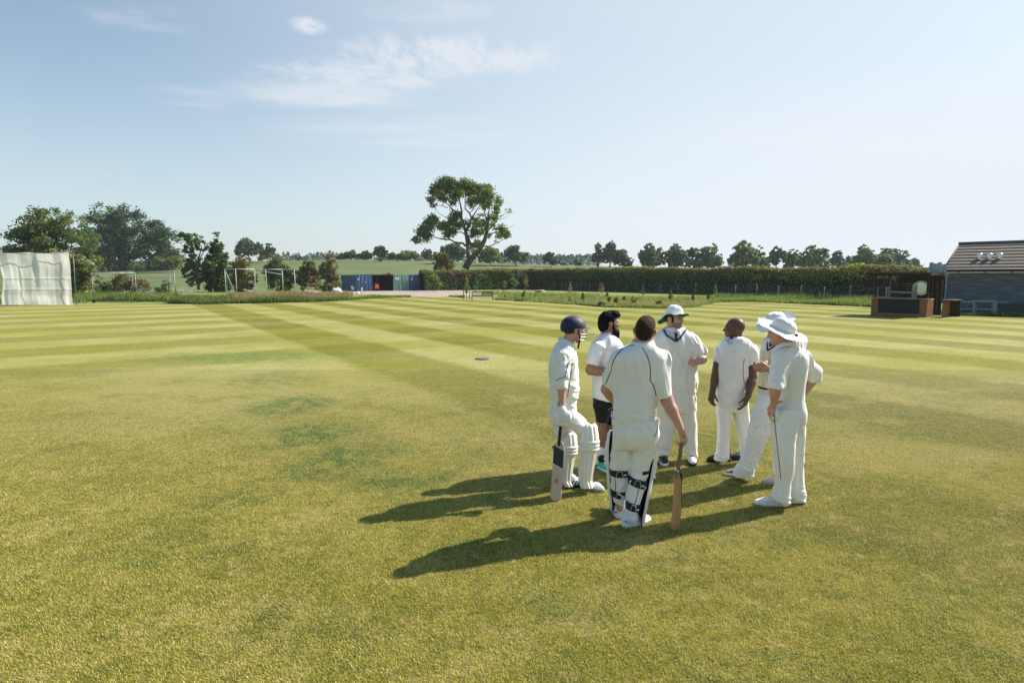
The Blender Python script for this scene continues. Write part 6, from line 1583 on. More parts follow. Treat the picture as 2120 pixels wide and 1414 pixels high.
# ------------------------------------------------------------------ batsman at the left, in profile, pads and helmet
def fig_batsman():
    p = Person(6.50, 'person in navy cricket helmet and white leg pads, holding a pale bat upright', PINK_SK)
    p.begin(at=G(1195, 1005)); pt = p.pt
    T = Loft(p.rows([(703, 1163, 1181, .07), (709, 1155, 1185, .11), (716, 1149, 1188, .155), (727, 1143, 1191, .185), (742, 1138, 1194, .195), (762, 1135, 1196, .19), (785, 1136, 1197, .18), (803, 1138, 1197, .175), (818, 1139, 1197, .175), (830, 1144, 1193, .165)]), 2.2, .03)
    hips = p.rows([(815, 1146, 1192, .16), (835, 1140, 1193, .17), (855, 1138, 1192, .165), (872, 1142, 1194, .15)])
    far = Loft(p.rows([(845, 1140, 1192, .085, .08), (870, 1142, 1195, .085, .07), (895, 1147, 1194, .08, .05), (915, 1154, 1190, .075, .03), (945, 1158, 1188, .07, .0), (980, 1160, 1183, .06, -.02), (1000, 1161, 1180, .055, -.02)]), 2.1, .02)
    hipN, kn, an = pt(1170, 852, -.09), pt(1219, 900, -.17), pt(1211, 1002, -.17)
    C = pt(1187, 683); M = frame((.93, .36, -.06), (0, 0, 1))
    sh, el, wr = pt(1167, 736, -.155), pt(1163, 790, -.25), pt(1163, 838, -.30)
    shF, elF, wrF = pt(1172, 735, .15), pt(1172, 780, .19), pt(1178, 805, .12)
    # body
    S = Shape(); head_prims(S, C, M, k=1.0)
    S.add(Cone(pt(1181, 695), pt(1172, 716), .056, .066), .03)
    T2 = Loft([r for r in p.rows([(712, 1158, 1182, .09), (742, 1146, 1186, .15), (785, 1146, 1187, .14), (830, 1150, 1184, .13), (870, 1150, 1186, .12)])], 2.1, .03); S.add(T2, .03)
    arm(S, sh, el, wr, (.046, .043, .031)); arm(S, shF, elF, wrF, (.046, .042, .03)); hand(S, wrF, wrF - elF + V(0, -.05, -.02), (0, 0, -1), -1, .5)
    hand(S, wr, (.35, -.35, -.85), (-.85, -.4, -.3), 1, .9, .62)
    S.add(Cone(pt(1167, 860, .07), pt(1172, 920, .03), .07, .05), .03); S.add(Cone(pt(1172, 920, .03), pt(1171, 1004, -.02), .045, .032), .02)
    S.add(Cone(hipN, kn, .065, .05), .03); S.add(Cone(kn, an, .045, .032), .02)
    finish_body(p, S, [pt(1135, 655, .2), pt(1245, 1010, -.4), pt(1220, 1010, .2)], C, M, h=.0055)
    # short fair-brown hair under the helmet
    H = Shape(); W = lambda x, y, z: C + M @ V(x, y, z)
    H.add(Ell(W(-.014, 0, .024), (.100, .081, .088), M)); H.cut(Half(W(-.012, 0, 0), M @ V(1, 0, -.25)), .01); H.cut(Half(W(0, 0, -.055), M @ V(0, 0, -1)), .01)
    p.mesh('hair', H, [W(-.12, -.1, -.1), W(.1, .1, .12), W(-.12, .1, .1)], .005, m_hbrown, pad=.02)
    # shirt
    A = Shape(); A.add(T); A.add(Sleeve(pt(1166, 737, -.135), pt(1163, 783, -.235), .082, .068), .045); A.add(Sleeve(pt(1163, 778, -.235), pt(1162.5, 803, -.26), .064, .055), .02)
    A.add(Sleeve(shF, elF, .075, .062), .04); A.add(Sleeve(shF + (elF - shF) * .9, elF + (wrF - elF) * .35, .062, .055), .02)
    A.fold = folds(0.0163, (8, 8, 4), 3, lowz=pt(1165, 815)[2], lowamp=.012)
    sh_o = p.mesh('shirt', A, [pt(1125, 700, .25), pt(1215, 835, -.4), pt(1130, 835, .25)], .006, m_cream)
    collar(p, pt(1173.0, 706.5), .072, .026, (-.25, 0, 0), m_cream, (1, .3), .022, parent=sh_o)
    cf = MB(); 
    for k in (0, 1): pass
    piping(p, A, [pt(1187, 748, -.22), pt(1184, 745, -.27), pt(1176, 752, -.32), pt(1172, 770, -.33), pt(1169, 781, -.34), pt(1160, 783, -.34), pt(1151, 788, -.32)], m_navy, .0035, parent=sh_o)
    piping(p, A, [pt(1186, 750, -.24), pt(1183, 765, -.28), pt(1180, 790, -.24), pt(1177, 808, -.22), pt(1175, 822, -.22)], m_navy, .003, parent=sh_o)
    cuff = MB()
    a0, a1 = pt(1162.8, 790, -.25), pt(1162.3, 806, -.262)
    cuff.tube([a0, a0 * .6 + a1 * .4, a1, a1 + (a1 - a0) * .02], [.053, .0565, .055, .045], 20, cap=False); p.solid('cuff', cuff, m_cream, parent=sh_o)
    # trousers
    B = Shape(); B.add(Loft(hips, 2.2, .03)); B.add(far, .04); B.add(Cone(hipN, kn, .092, .078), .05); B.add(Cone(kn, an, .072, .058), .03)
    B.add(Ell(pt(1150, 862, -.02), (.055, .13, .12)), .05); B.add(Cone(pt(1149, 872, -.07), pt(1152.5, 900, -.09), .042, .026), .03)
    B.fold = folds(0.0175, (7, 7, 5), 8, tilt=.9)
    p.mesh('trousers', B, [pt(1125, 812, .3), pt(1250, 1008, -.4), pt(1130, 1008, .3)], .006, m_offw)
    # pads
    pd = pad(p, [pt(1164, 1003, -.02), pt(1167, 950, .0), pt(1173, 893, .03)], (.96, -.28, 0), [.068, .074, .082, .094, .095, .09], ang=1.7)
    straps(p, Shape().add(far), [(pt(1165, 925, -.02), .07), (pt(1163, 990, -.02), .06)], None)
    pad(p, [pt(1207, 1005, -.17), pt(1211, 955, -.17), pt(1216, 910, -.17), pt(1218, 876, -.15)], (.72, -.69, 0), [.060, .067, .076, .086, .082, .072], ang=1.75)
    for (px, py, w_) in ((1148, 926, .045), (1203, 918, .05), (1201, 973, .045)):
        mb = MB(); c = pt(px, py, -.2)
        for i in range(4):
            for j in range(3):
                mb.box(c + V((i - 1.5) * .014, -.01 * (i == 1), (j - 1) * .014), (.0138, .016, .0138), m=(i + j) % 2)
        p.solid('pad_buckle', mb, [m_padw, m_padk], smooth=False)
    # shoes
    shoe(p, G(1165, 1008), (1, -.08), .29, m_shoew, m_navy, lace=m_white, trim=m_navy)
    d = G(1248, 1019) - G(1205, 1006); shoe(p, G(1203, 1007), d, .30, m_shoew, m_shoes, lace=m_black)
    # glove and chequered wristband
    g = Shape(); hand(g, pt(1164, 850, -.325), (.42, -.30, -.85), (-.85, -.45, -.25), 1, .75, 1.06, fat=1.75)
    g.add(Ell(pt(1173, 862, -.36), (.050, .042, .060)), .012); g.add(Cone(pt(1163, 847, -.315), pt(1165, 855, -.325), .044, .046), .015)
    go = p.mesh('batting_glove', g, [pt(1150, 835, -.25), pt(1192, 890, -.5), pt(1150, 890, -.2)], .005, m_padw, pad=.04)
    rl = MB()
    for k in range(4):
        x0 = 1169 + k * 4.6; rl.tube(snap(g, [pt(x0, 848, -.42), pt(x0 + 1.2, 858, -.43), pt(x0 + .5, 868, -.43), pt(x0 - 2, 876, -.42)], off=.002), [.008, .011, .011, .007], 8)
    p.solid('finger_roll', rl, m_padw, parent=go)
    wb = MB(); a0, a1 = pt(1162, 834, -.295), pt(1162.8, 847, -.308)
    n = 20
    for i in range(n):
        for j in range(4):
            th0, th1 = 2 * math.pi * i / n, 2 * math.pi * (i + 1) / n
            f = lambda th, t: a0 + (a1 - a0) * t + V(math.cos(th), math.sin(th), 0) * .041
            wb.add([f(th0, j / 4), f(th1, j / 4), f(th1, (j + 1) / 4), f(th0, (j + 1) / 4)], [(0, 1, 2, 3)], m=(i + j) % 2)
    p.solid('wristband', wb, [m_padw, m_padk], smooth=False)
    # helmet
    helmet(p, C, M, p.o, worn=True)
    # the bat
    toe = G(1150, 1037.5); toe[2] = .006
    bat('pale worn cricket bat with a dark green sticker, held upright by the helmeted batsman', toe, P(1164, 848, 6.22), (-.28, -.95, 0), m_willowp, .30,
        {'marks': [('sticker', m_bats, .36, .53, -.050, .052, 1, -.045), ('sticker_line', m_white, .345, .352, -.050, .052, 1, -.045), ('edge_sticker', mat('red_sticker', (.45, .03, .03), .5), .43, .455, .046, .0535, 1, 0), ('edge_label', m_white, .38, .54, .044, .0525, 1, 0), ('worn_patch', mat('red_ball_mark', (.42, .22, .15), .7), .17, .21, -.02, .015, 1, 0.)]})
m_shoew = mat('white_shoe_leather', (.76, .77, .80), .5, .07, 12); m_shoes = mat('shoe_sole_grey', (.30, .32, .35), .7); m_bats = mat('bat_sticker_green', (.012, .032, .038), .4)
def helmet(p, C, M, parent, worn=True, mw=None, solid=None):
    W = lambda x, y, z: C + M @ V(x, y, z); mw = mw or m_wire
    S = Shape(); S.add(Ell(W(-.012, 0, .030), (.128, .108, .118), M)); S.add(Ell(W(.02, 0, .030), (.112, .100, .100), M), .02)
    S.cut(Half(W(-.10, 0, -.028), M @ V(-.12, 0, -1)), .010)
    S.sub(Box(W(.08, 0, -.06), (.12, .2, .078), M, .02), .01)
    S.sub(Ell(W(-.010, 0, .015), (.108, .090, .098), M), .004)
    fn = (lambda nm, sh, pts, h, m, pad: p.mesh(nm, sh, pts, h, m, pad=pad)) if solid is None else None
    pts = [W(-.15, -.13, -.12), W(.15, .13, .17), W(-.15, .13, .17), W(.15, -.13, -.12)]
    put = solid or (lambda nm, mb, m, par=None: p.solid(nm, mb, m, parent=par))
    if solid is None: ho = p.mesh('helmet', S, pts, .005, m_helm, pad=.03)
    else: ho = solid('shell', S, m_helm, None, pts)
    # peak
    v = []; n = 21
    for i in range(n):
        t = -1.05 + 2.1 * i / (n - 1)
        for k, (r, z) in enumerate([(.0, .030), (.5, .023), (1.0, .012), (1.0, .007), (.5, .017), (.0, .022)]):
            v.append(W(.108 * math.cos(t) + .064 * r * math.cos(t) ** .7 + .012, (.098 - .012 * r) * math.sin(t), z + .012))
    put('peak', MB().grid(np.array(v), n, 6), m_helm, ho)
    # wire grille
    mb = MB()
    for z, xo in ((-.004, .152), (-.034, .158), (-.064, .154), (-.094, .138)):
        mb.tube([W(.015 + .0 * abs(s), s * .094, z + .010) if abs(s) == 1 else W(.015 + (xo - .015) * (1 - abs(s) ** 2.6), s * .094, z) for s in np.linspace(-1, 1, 17)], .0032, 6)
    for y in (-.052, -.018, .018, .052):
        mb.tube([W(.015 + (xo - .015) * (1 - abs(y / .094) ** 2.6), y, z) for z, xo in ((.012, .150), (-.004, .152), (-.034, .158), (-.064, .154), (-.094, .138))], .0030, 6)
    for s in (-1, 1):
        mb.tube([W(.015, s * .094, .006), W(.018, s * .094, -.03), W(.015, s * .094, -.084)], .0034, 6)
        mb.tube([W(.05, s * .092, -.08), W(.018, s * .094, -.03)], .003, 6)
    put('grille', mb, mw, ho)
    sb = MB()
    if worn:
        for s in (-1, 1): sb.tube([W(.010, s * .098, .0), W(.030, s * .088, -.06), W(.050, s * .060, -.105), W(.055, 0, -.125)], [.009, .009, .008, .008], 8)
        sb.tube([W(.045, -.070, -.10), W(.030, -.082, -.14), W(.020, -.086, -.185)], [.012, .010, .009], 8)
        put('chin_strap', sb, m_strap, ho)
        tr = MB().tube([W(.0 + .1 * math.sin(t), -.100 * math.cos(t) - .004, .016 + .006 * t) for t in np.linspace(0, 1.1, 9)], .0055, 6); put('side_trim', tr, mat('grey_trim', (.30, .32, .33), .5), ho)
        lg = MB().box(W(.075, -.055, .112), (.022, .004, .007), rot=M @ np.array([[.8, .3, .5], [-.5, .8, .2], [-.35, -.45, .8]])); put('badge', lg, m_print, ho)
    return ho
def straps(p, S, lst, m):
    for c, r in lst:
        mb = MB(); v = []
        for i in range(25):
            t = 2 * math.pi * i / 24
            for z in (-.02, .02): v.append(c + V(math.cos(t) * (r + .012), math.sin(t) * (r + .012), z))
        mb.grid(np.array(v), 25, 2); p.solid('pad_strap', mb, m or m_padw)
# ------------------------------------------------------------------ bearded man in a white T-shirt and black shorts
def fig_bearded():
    p = Person(7.20, 'person with black hair and beard in white T-shirt and black shorts', (.30, .155, .095))
    p.begin(at=G(1252, 962)); pt = p.pt
    C = pt(1262, 670); M = frame((.985, .12, -.04)); W = lambda x, y, z: C + M @ V(x, y, z)
    T = Loft(p.rows([(690, 1246, 1268, .08), (696, 1239, 1275, .12), (704, 1231, 1283, .165), (714, 1225, 1290, .19), (730, 1223, 1294, .195), (755, 1224, 1297, .19), (785, 1225, 1297, .19), (810, 1225, 1295, .20), (825, 1225, 1293, .20)]), 2.2, .025)
    sh, el, wr = pt(1233, 724, -.15), pt(1223, 766, -.21), pt(1266, 772, -.24)
    shF, elF, wrF = pt(1250, 724, .15), pt(1262, 768, .2), pt(1294, 764, .0)
    S = Shape(); head_prims(S, C, M); S.add(Cone(pt(1258, 682), pt(1254, 706), .066, .074), .03)
    S.add(Loft(p.rows([(700, 1244, 1276, .10), (740, 1236, 1282, .15), (790, 1238, 1282, .14), (825, 1240, 1262, .11)]), 2.1, .03), .03)
    arm(S, sh, el, wr, (.056, .053, .036)); arm(S, shF, elF, wrF, (.055, .05, .034)); hand(S, wr, (1, .15, .1), (.1, .9, 0), 1, .5); hand(S, wrF, (.5, -.8, 0), (0, .2, -1), -1, .5)
    for hp, kn, cf, an, fo in [(pt(1246, 846, -.07), pt(1245, 874, -.09), pt(1244.5, 893, -.085), pt(1243, 944, -.08), None), (pt(1260, 846, .06), pt(1261, 876, .08), pt(1260.5, 893, .09), pt(1258, 938, .10), None)]:
        S.add(Cone(hp, kn, .066, .060), .03); S.add(Cone(kn, cf, .056, .058), .02); S.add(Cone(cf, an, .057, .036), .02)
        S.add(Cone(an, an + V(.05, -.1, -.06), .03, .028), .02)
    finish_body(p, S, [pt(1205, 640, .3), pt(1305, 965, -.4), pt(1205, 965, .3)], C, M, stub=.4, h=.0055)
    H = Shape(); H.add(Ell(W(-.022, 0, .040), (.108, .092, .100), M)); H.add(Ell(W(-.055, 0, -.02), (.075, .080, .082), M), .03); H.add(Ell(W(.045, 0, .112), (.062, .068, .040), M), .03); H.add(Ell(W(.085, -.01, .098), (.03, .045, .026), M), .02)
    H.sub(Box(W(.106, 0, -.055), (.075, .2, .122), M, .02), .01); H.sub(Box(W(.03, 0, -.11), (.055, .2, .09), M, .02), .01); H.sub(Ell(W(-.004, -.095, -.012), (.030, .030, .036), M), .006); H.sub(Ell(W(-.004, .095, -.012), (.030, .030, .036), M), .006)
    H.fold = lambda q: ((vnoise(q.astype(np.float64) * V(60, 60, 45), 4) * .006 + vnoise(q.astype(np.float64) * 120, 5) * .004)).astype(np.float32)
    p.mesh('hair', H, [W(-.16, -.13, -.13), W(.15, .13, .18), W(.15, -.13, -.1), W(-.16, .13, .17)], .0045, m_hblack, pad=.02, it=0)
    Bd = Shape(); Bd.add(Ell(W(.060, 0, -.084), (.050, .056, .050), M)); Bd.add(Ell(W(.084, 0, -.128), (.036, .040, .056), M), .03); Bd.add(Cone(W(.016, .068, .0), W(.045, .052, -.080), .013, .026), .03); Bd.add(Cone(W(.016, -.068, .0), W(.045, -.052, -.080), .013, .026), .03)
    Bd.sub(Ell(W(.108, 0, -.056), (.028, .022, .014), M), .008); Bd.sub(Ell(W(.085, .05, -.018), (.05, .03, .036), M), .012); Bd.sub(Ell(W(.085, -.05, -.018), (.05, .03, .036), M), .012)
    Bd.fold = lambda q: (vnoise(q.astype(np.float64) * V(110, 110, 60), 6) * .005).astype(np.float32)
    p.mesh('beard', Bd, [W(-.03, -.1, -.19), W(.13, .1, .0), W(.13, -.1, -.19)], .0045, m_hblack, pad=.02, it=0)
    A = Shape(); A.add(T); A.add(Sleeve(pt(1237, 722, -.14), pt(1225.5, 757.5, -.205), .092, .078, hem=pt(1223, 766, -.21) - pt(1233, 724, -.15)), .05); A.add(Sleeve(shF, shF * .2 + elF * .8, .085, .076), .05)
    A.sub(Cone(pt(1258, 686), pt(1256.5, 704), .067, .070), .01)
    A.fold = folds(0.0150, (7, 7, 3), 13)
    p.mesh('t_shirt', A, [pt(1200, 688, .3), pt(1310, 828, -.4), pt(1200, 828, .3)], .006, m_wht)
    B = Shape(); B.add(Loft(p.rows([(816, 1229, 1275, .16), (835, 1229, 1274, .165), (850, 1231, 1270, .15)]), 2.2, .02))
    B.add(Loft(p.rows([(838, 1229, 1262, .10, -.09), (862, 1232, 1260, .10, -.09), (874, 1234, 1257, .095, -.09)]), 2.2, .012), .03); B.add(Loft(p.rows([(838, 1242, 1276, .10, .09), (862, 1247, 1274, .10, .09), (876, 1249, 1272, .095, .09)]), 2.2, .012), .03)
    B.fold = folds(0.0150, (8, 8, 4), 17)
    p.mesh('shorts', B, [pt(1215, 812, .3), pt(1290, 880, -.3), pt(1215, 880, .3)], .006, m_blackc)
    for (a, b, nm) in ((pt(1243.5, 919, -.083), pt(1243, 950, -.08), 0), (pt(1258.5, 915, .1), pt(1258, 944, .1), 1)):
        p.solid('sock', MB().tube([a, a * .5 + b * .5, b], [.045, .043, .043], 16), m_wht)
    m_teal = mat('teal_mesh', (.03, .42, .40), .6, .15, 30, base2=(.04, .52, .47))
    d = V(.42, -.9, 0)
    u = shoe(p, pt(1241, 945, -.05) * V(1, 1, 0), d, .29, m_teal, m_shoew, lace=m_black)
    tb = Shape(); b0 = pt(1243, 942, -.085); tb.add(Ell(b0 + V(.012, -.04, -.03), (.046, .060, .045))); p.mesh('tongue', tb, [b0 - .12, b0 + .12], .005, m_blackc, pad=.0, parent=u)
    shoe(p, pt(1257, 938, .13) * V(1, 1, 0), (.6, -.8), .29, m_teal, m_shoew, lace=m_black)
# ------------------------------------------------------------------ batsman with his back to the camera
def fig_back():
    p = Person(5.49, 'bareheaded person seen from behind in cream whites and black-strapped pads, resting on a bat', WHITE_SK)
    p.begin(at=G(1300, 1083)); pt = p.pt
    C = pt(1335.5, 686.5); M = frame((.36, .93, .0), (.07, 0, 1)); W = lambda x, y, z: C + M @ V(x, y, z)
    T = Loft(p.rows([(706, 1312, 1349, .075), (712, 1303, 1355, .095), (719, 1291, 1363, .115), (728, 1279, 1370, .13), (742, 1272, 1372, .138), (765, 1270, 1368, .14), (795, 1271, 1357, .13), (825, 1271, 1356, .125), (848, 1269, 1359, .125), (858, 1269, 1360, .127), (867, 1271, 1358, .123)]), 2.35, .022)
    sh, el, wr = pt(1366, 743, .0), pt(1381, 830, -.04), pt(1410, 890, -.10)
    shL, elL, wrL = pt(1281, 742, .02), pt(1257, 806, .10), pt(1279, 838, .24)
    S = Shape(); head_prims(S, C, M, jaw=1.05); S.add(Cone(pt(1331, 694), pt(1329, 724), .063, .070), .03)
    S.add(Loft(p.rows([(718, 1300, 1356, .08), (745, 1285, 1358, .11), (795, 1283, 1348, .11), (860, 1282, 1350, .11), (900, 1284, 1346, .10)]), 2.2, .03), .03)
    arm(S, sh, el, wr, (.060, .054, .032)); arm(S, shL, elL, wrL, (.058, .052, .033))
    pts = hand(S, wr, (.30, .02, -.95), (-.55, .75, -.2), 1, .62, 1.04, thumb=.5, curls=[.35, .5, .62, .8]); hand(S, wrL, (.85, .35, -.25), (0, .2, -1), -1, .6)
    for hp, kn, cf, an in [(pt(1288, 900, .02), pt(1284, 975, .08), pt(1283, 1000, .07), pt(1284, 1052, .13)), (pt(1334, 900, .0), pt(1323, 978, .0), pt(1319, 1005, -.03), pt(1309, 1074, -.10))]:
        S.add(Cone(hp, kn, .075, .055), .03); S.add(Cone(kn, cf, .05, .052), .02); S.add(Cone(cf, an, .052, .036), .02); S.add(Cone(an, an + V(.03, .06, -.04), .03, .028), .02)
    finish_body(p, S, [pt(1235, 650, .35), pt(1430, 1100, -.3), pt(1235, 1100, .4)], C, M, h=.005)
    H = Shape(); H.add(Ell(W(-.014, 0, .036), (.106, .082, .092), M)); H.add(Ell(W(-.040, 0, -.015), (.068, .066, .070), M), .03); H.add(Ell(W(.04, 0, .075), (.06, .07, .06), M), .03)
    H.cut(Half(W(.075, 0, .03), M @ V(1, 0, -.35)), .01); H.sub(Box(W(.06, 0, -.09), (.068, .2, .10), M, .02), .012); H.cut(Half(W(-.08, 0, -.072), M @ V(.15, 0, -1)), .012)
    H.sub(Ell(W(-.006, -.094, -.012), (.026, .024, .036), M), .006); H.sub(Ell(W(-.006, .094, -.012), (.026, .024, .036), M), .006)
    H.fold = lambda q: (vnoise(q.astype(np.float64) * V(90, 90, 50), 4) * .0035 + vnoise(q.astype(np.float64) * 150, 5) * .0022).astype(np.float32)
    p.mesh('hair', H, [W(-.14, -.12, -.1), W(.13, .12, .15), W(.13, -.12, -.1), W(-.14, .12, .15)], .0045, m_hbrown, pad=.02, it=0)
    A = Shape(); A.add(T); A.add(Sleeve(pt(1363, 746, -.01), pt(1376.5, 822, -.04), .098, .077, hem=(.10, 0, -1)), .06); A.add(Sleeve(pt(1286, 742, .01), pt(1258.5, 797, .09), .088, .070, hem=(-.35, .3, -.9)), .06)
    fz = folds(.034, (5, 5, 1.7), 23, lowz=pt(1300, 862)[2], lowamp=.007, tilt=1.1); A.fold = fz; A.sub(Cone(pt(1331.5, 690), pt(1330.5, 708), .066, .072), .008)
    so_ = p.mesh('shirt', A, [pt(1230, 700, .35), pt(1405, 875, -.3), pt(1230, 875, .35)], .0055, m_cream)
    collar(p, pt(1330.5, 708), .086, .026, (.10, .22, 0), m_cream, (.45, .9), .020, gap=.3, parent=so_)
    b = -.3
    piping(p, A, [pt(1312, 714, b), pt(1300, 716, b), pt(1288, 723, b), pt(1278, 733, b), pt(1271, 744, b), pt(1266, 760, b), pt(1266, 768, b), pt(1262, 775, b), pt(1258, 785, b), pt(1254, 795, b)], m_navy, .0036, 60, parent=so_)
    piping(p, A, [pt(1330, 719, b), pt(1336, 729, b), pt(1341, 740, b), pt(1345, 752, b), pt(1347, 765, b), pt(1346.5, 780, b), pt(1346, 788, b), pt(1352, 796, b), pt(1356, 808, b), pt(1359, 820, b)], m_navy, .0036, 60, parent=so_)
    # trousers
    left = Loft(p.rows([(872, 1269, 1314, .115, .02), (900, 1267, 1312, .115, .03), (925, 1265, 1307, .105, .04), (948, 1264, 1304, .095, .05), (962, 1264, 1303, .088, .06), (974, 1266, 1301, .078, .065), (1000, 1265, 1298, .07, .07), (1022, 1267, 1296, .062, .09), (1040, 1270, 1294, .055, .11)]), 2.2, .015)
    right = Loft(p.rows([(872, 1310, 1362, .12, .0), (900, 1309, 1362, .12, .0), (925, 1306, 1359, .11, .0), (948, 1305, 1352, .10, .0), (964, 1303, 1346, .094, .0), (978, 1303, 1342, .08, -.01), (1005, 1302, 1336, .075, -.03), (1035, 1299, 1328, .066, -.06), (1062, 1297, 1320, .056, -.09)]), 2.2, .015)
    B = Shape(); B.add(Loft(p.rows([(858, 1272, 1358, .118), (875, 1270, 1359, .125), (895, 1269, 1360, .135), (915, 1268, 1359, .128), (930, 1268, 1356, .10)]), 2.3, .03)); B.add(left, .02); B.add(right, .02)
    B.add(Ell(pt(1295, 897, -.05), (.085, .10, .10)), .05); B.add(Ell(pt(1336, 897, -.05), (.09, .10, .10)), .05)
    B.sub(Cone(pt(1312, 885, -.165), pt(1308, 930, -.155), .010, .014), .035)
    B.fold = folds(0.0163, (7, 7, 4.5), 29, tilt=.8)
    bo = p.mesh('trousers', B, [pt(1240, 852, .4), pt(1385, 1070, -.35), pt(1240, 1070, .4)], .0055, m_cream)
    p.solid('waistband', band(Loft(p.rows([(850, 1268, 1363, .136), (866, 1268, 1364, .137), (880, 1268, 1363, .137)]), 2.3), pt(1300, 879)[2], pt(1300, 866)[2], 0, 2 * math.pi, .004, 60), m_cream, parent=bo)
    piping(p, B, [pt(1361, 866, -.12), pt(1362, 880, -.12), pt(1360, 893, -.14), pt(1354, 905, -.16)], m_maroon, .003, parent=bo)
    piping(p, B, [pt(1272, 872, -.2), pt(1310, 873, -.25), pt(1340, 879, -.2), pt(1350, 890, -.2), pt(1356, 906, -.18)], m_cream, .003, parent=bo)
    # socks and shoes
    for a, c in ((pt(1284, 1034, .12), pt(1284.5, 1054, .14)), (pt(1309, 1058, -.09), pt(1308, 1082, -.10))): p.solid('sock', MB().tube([a, c], [.043, .045], 16), m_wht)
    m_tr = mat('blue_shoe_trim', (.06, .16, .42), .5)
    shoe(p, pt(1285, 1056, .10) * V(1, 1, 0), (-.02, 1), .29, m_shoew, m_shoew, trim=m_tr)
    d = G(1343, 1085) - G(1289, 1096); shoe(p, G(1288, 1092), d, .305, m_shoew, m_shoew, lace=m_white, trim=m_tr)
    # pads
    pad(p, [pt(1284, 1062, .12), pt(1281, 1000, .075), pt(1279, 950, .06), pt(1279, 893, .06)], (-.12, .99, 0), [.066, .072, .078, .080, .080, .076], ang=1.36)
    pad(p, [pt(1311, 1086, -.09), pt(1319, 1020, -.04), pt(1327, 965, .0), pt(1336, 918, .02)], (.40, .92, 0), [.068, .078, .088, .096, .098, .094], ang=1.50)
    def st(loft, z0, z1, a0, a1, tilt, nm='pad_strap'):
        so2 = p.solid(nm, band(loft, z0, z1, a0, a1, .010, 30, tilt), m_strap)
        z = (z0 + z1) / 2; pr = MB()
        for i in range(5):
            t = -1.35 + i * .075; zz = z + tilt * math.cos(t) - .006
            cx, cy, a, b2 = [float(x) for x in loft.at(zz)]
            c0 = V(cx + (a + .0165) * math.cos(t), cy + (b2 + .0165) * math.sin(t), zz)
            pr.box(c0, (.0055, .004, .013 if i != 2 else .010))
        p.solid('print', pr, m_print, smooth=False, parent=so2)
        ln = MB()
        for t0, t1, za, zb in ((-1.95, -1.55, .4, .4), (-1.55, -1.42, .4, -.4), (-2.1, -1.95, -.4, .4)):
            q = []
            for k in range(5):
                t = t0 + (t1 - t0) * k / 4; zz = z + (z1 - z0) * (za + (zb - za) * k / 4) + tilt * math.cos(t); cx, cy, a, b2 = [float(x) for x in loft.at(zz)]
                q.append((cx + (a + .0145) * math.cos(t), cy + (b2 + .0145) * math.sin(t), zz))
            ln.tube(q, .0018, 4)
        p.solid('buckle_edge', ln, m_print, parent=so2)
    Z = lambda x, y, dy: float(pt(x, y, dy)[2])
    st(left, Z(1283, 988, .0), Z(1283, 973, .0), math.pi * .92, math.pi * 2.12, 0); st(left, Z(1280, 1034, .02), Z(1280, 1018, .02), math.pi * .92, math.pi * 2.1, -.006)
    st(right, Z(1318, 1010, -.1), Z(1318, 994, -.1), math.pi * .95, math.pi * 2.1, -.022); st(right, Z(1313, 1060, -.15), Z(1313, 1046, -.15), math.pi * .95, math.pi * 2.1, -.012)
    p.solid('pad_strap', band(right, Z(1335, 980, -.05), Z(1335, 973, -.05), math.pi * 1.55, math.pi * 2.1, .008, 20), m_strap)
    for loft, x0, x1, y0, y1 in ((left, 1273, 1274, 990, 1016), (right, 1322, 1313, 1012, 1046)):
        piping(p, B, [pt(x0, y0, -.2), pt((x0 + x1) / 2 + 1, (y0 + y1) / 2, -.2), pt(x1, y1, -.2)], m_strap, .003, 14, name='strap_cord')
    # bat under the right hand
    toe = G(1395, 1097); toe[2] = .006
    bat('tan cricket bat seen edge-on with brown grip, under the hand of the bareheaded batsman', toe, P(1416.5, 900, 5.385), (-.97, -.22, .05), m_willow, .33,
        {'grip': mat('brown_grip', (.19, .125, .075), .7, .2, 30, bump=.3, bscale=90), 'marks': [('back_sticker', m_bats, .25, .50, -.03, .05, -1, 0), ('edge_band', m_white, .51, .525, -.045, .045, 1, 0)]})
    # helmet carried in the left hand, in front of the body
    C2 = P(1299, 848, 5.80); M2 = frame((-.96, -.22, -.1), (0, .1, 1))
    ho = empty('cricket_helmet', C2 * V(1, 1, 0), 0, 'cricket helmet with white wire grille carried at the waist of the bareheaded batsman', 'helmet'); org = V(C2[0], C2[1], 0)
    def put(nm, g, m, par=None, pts=None):
        q = sdf_obj(nm, g, np.min(pts, 0) - .03, np.max(pts, 0) + .03, .006, m, ho) if pts is not None else g.build(nm, m, par or ho, True)
        q.data.transform(Matrix.Translation(Vector(-org))); return q
    helmet(p, C2, M2, ho, worn=False, mw=m_wirew, solid=put)
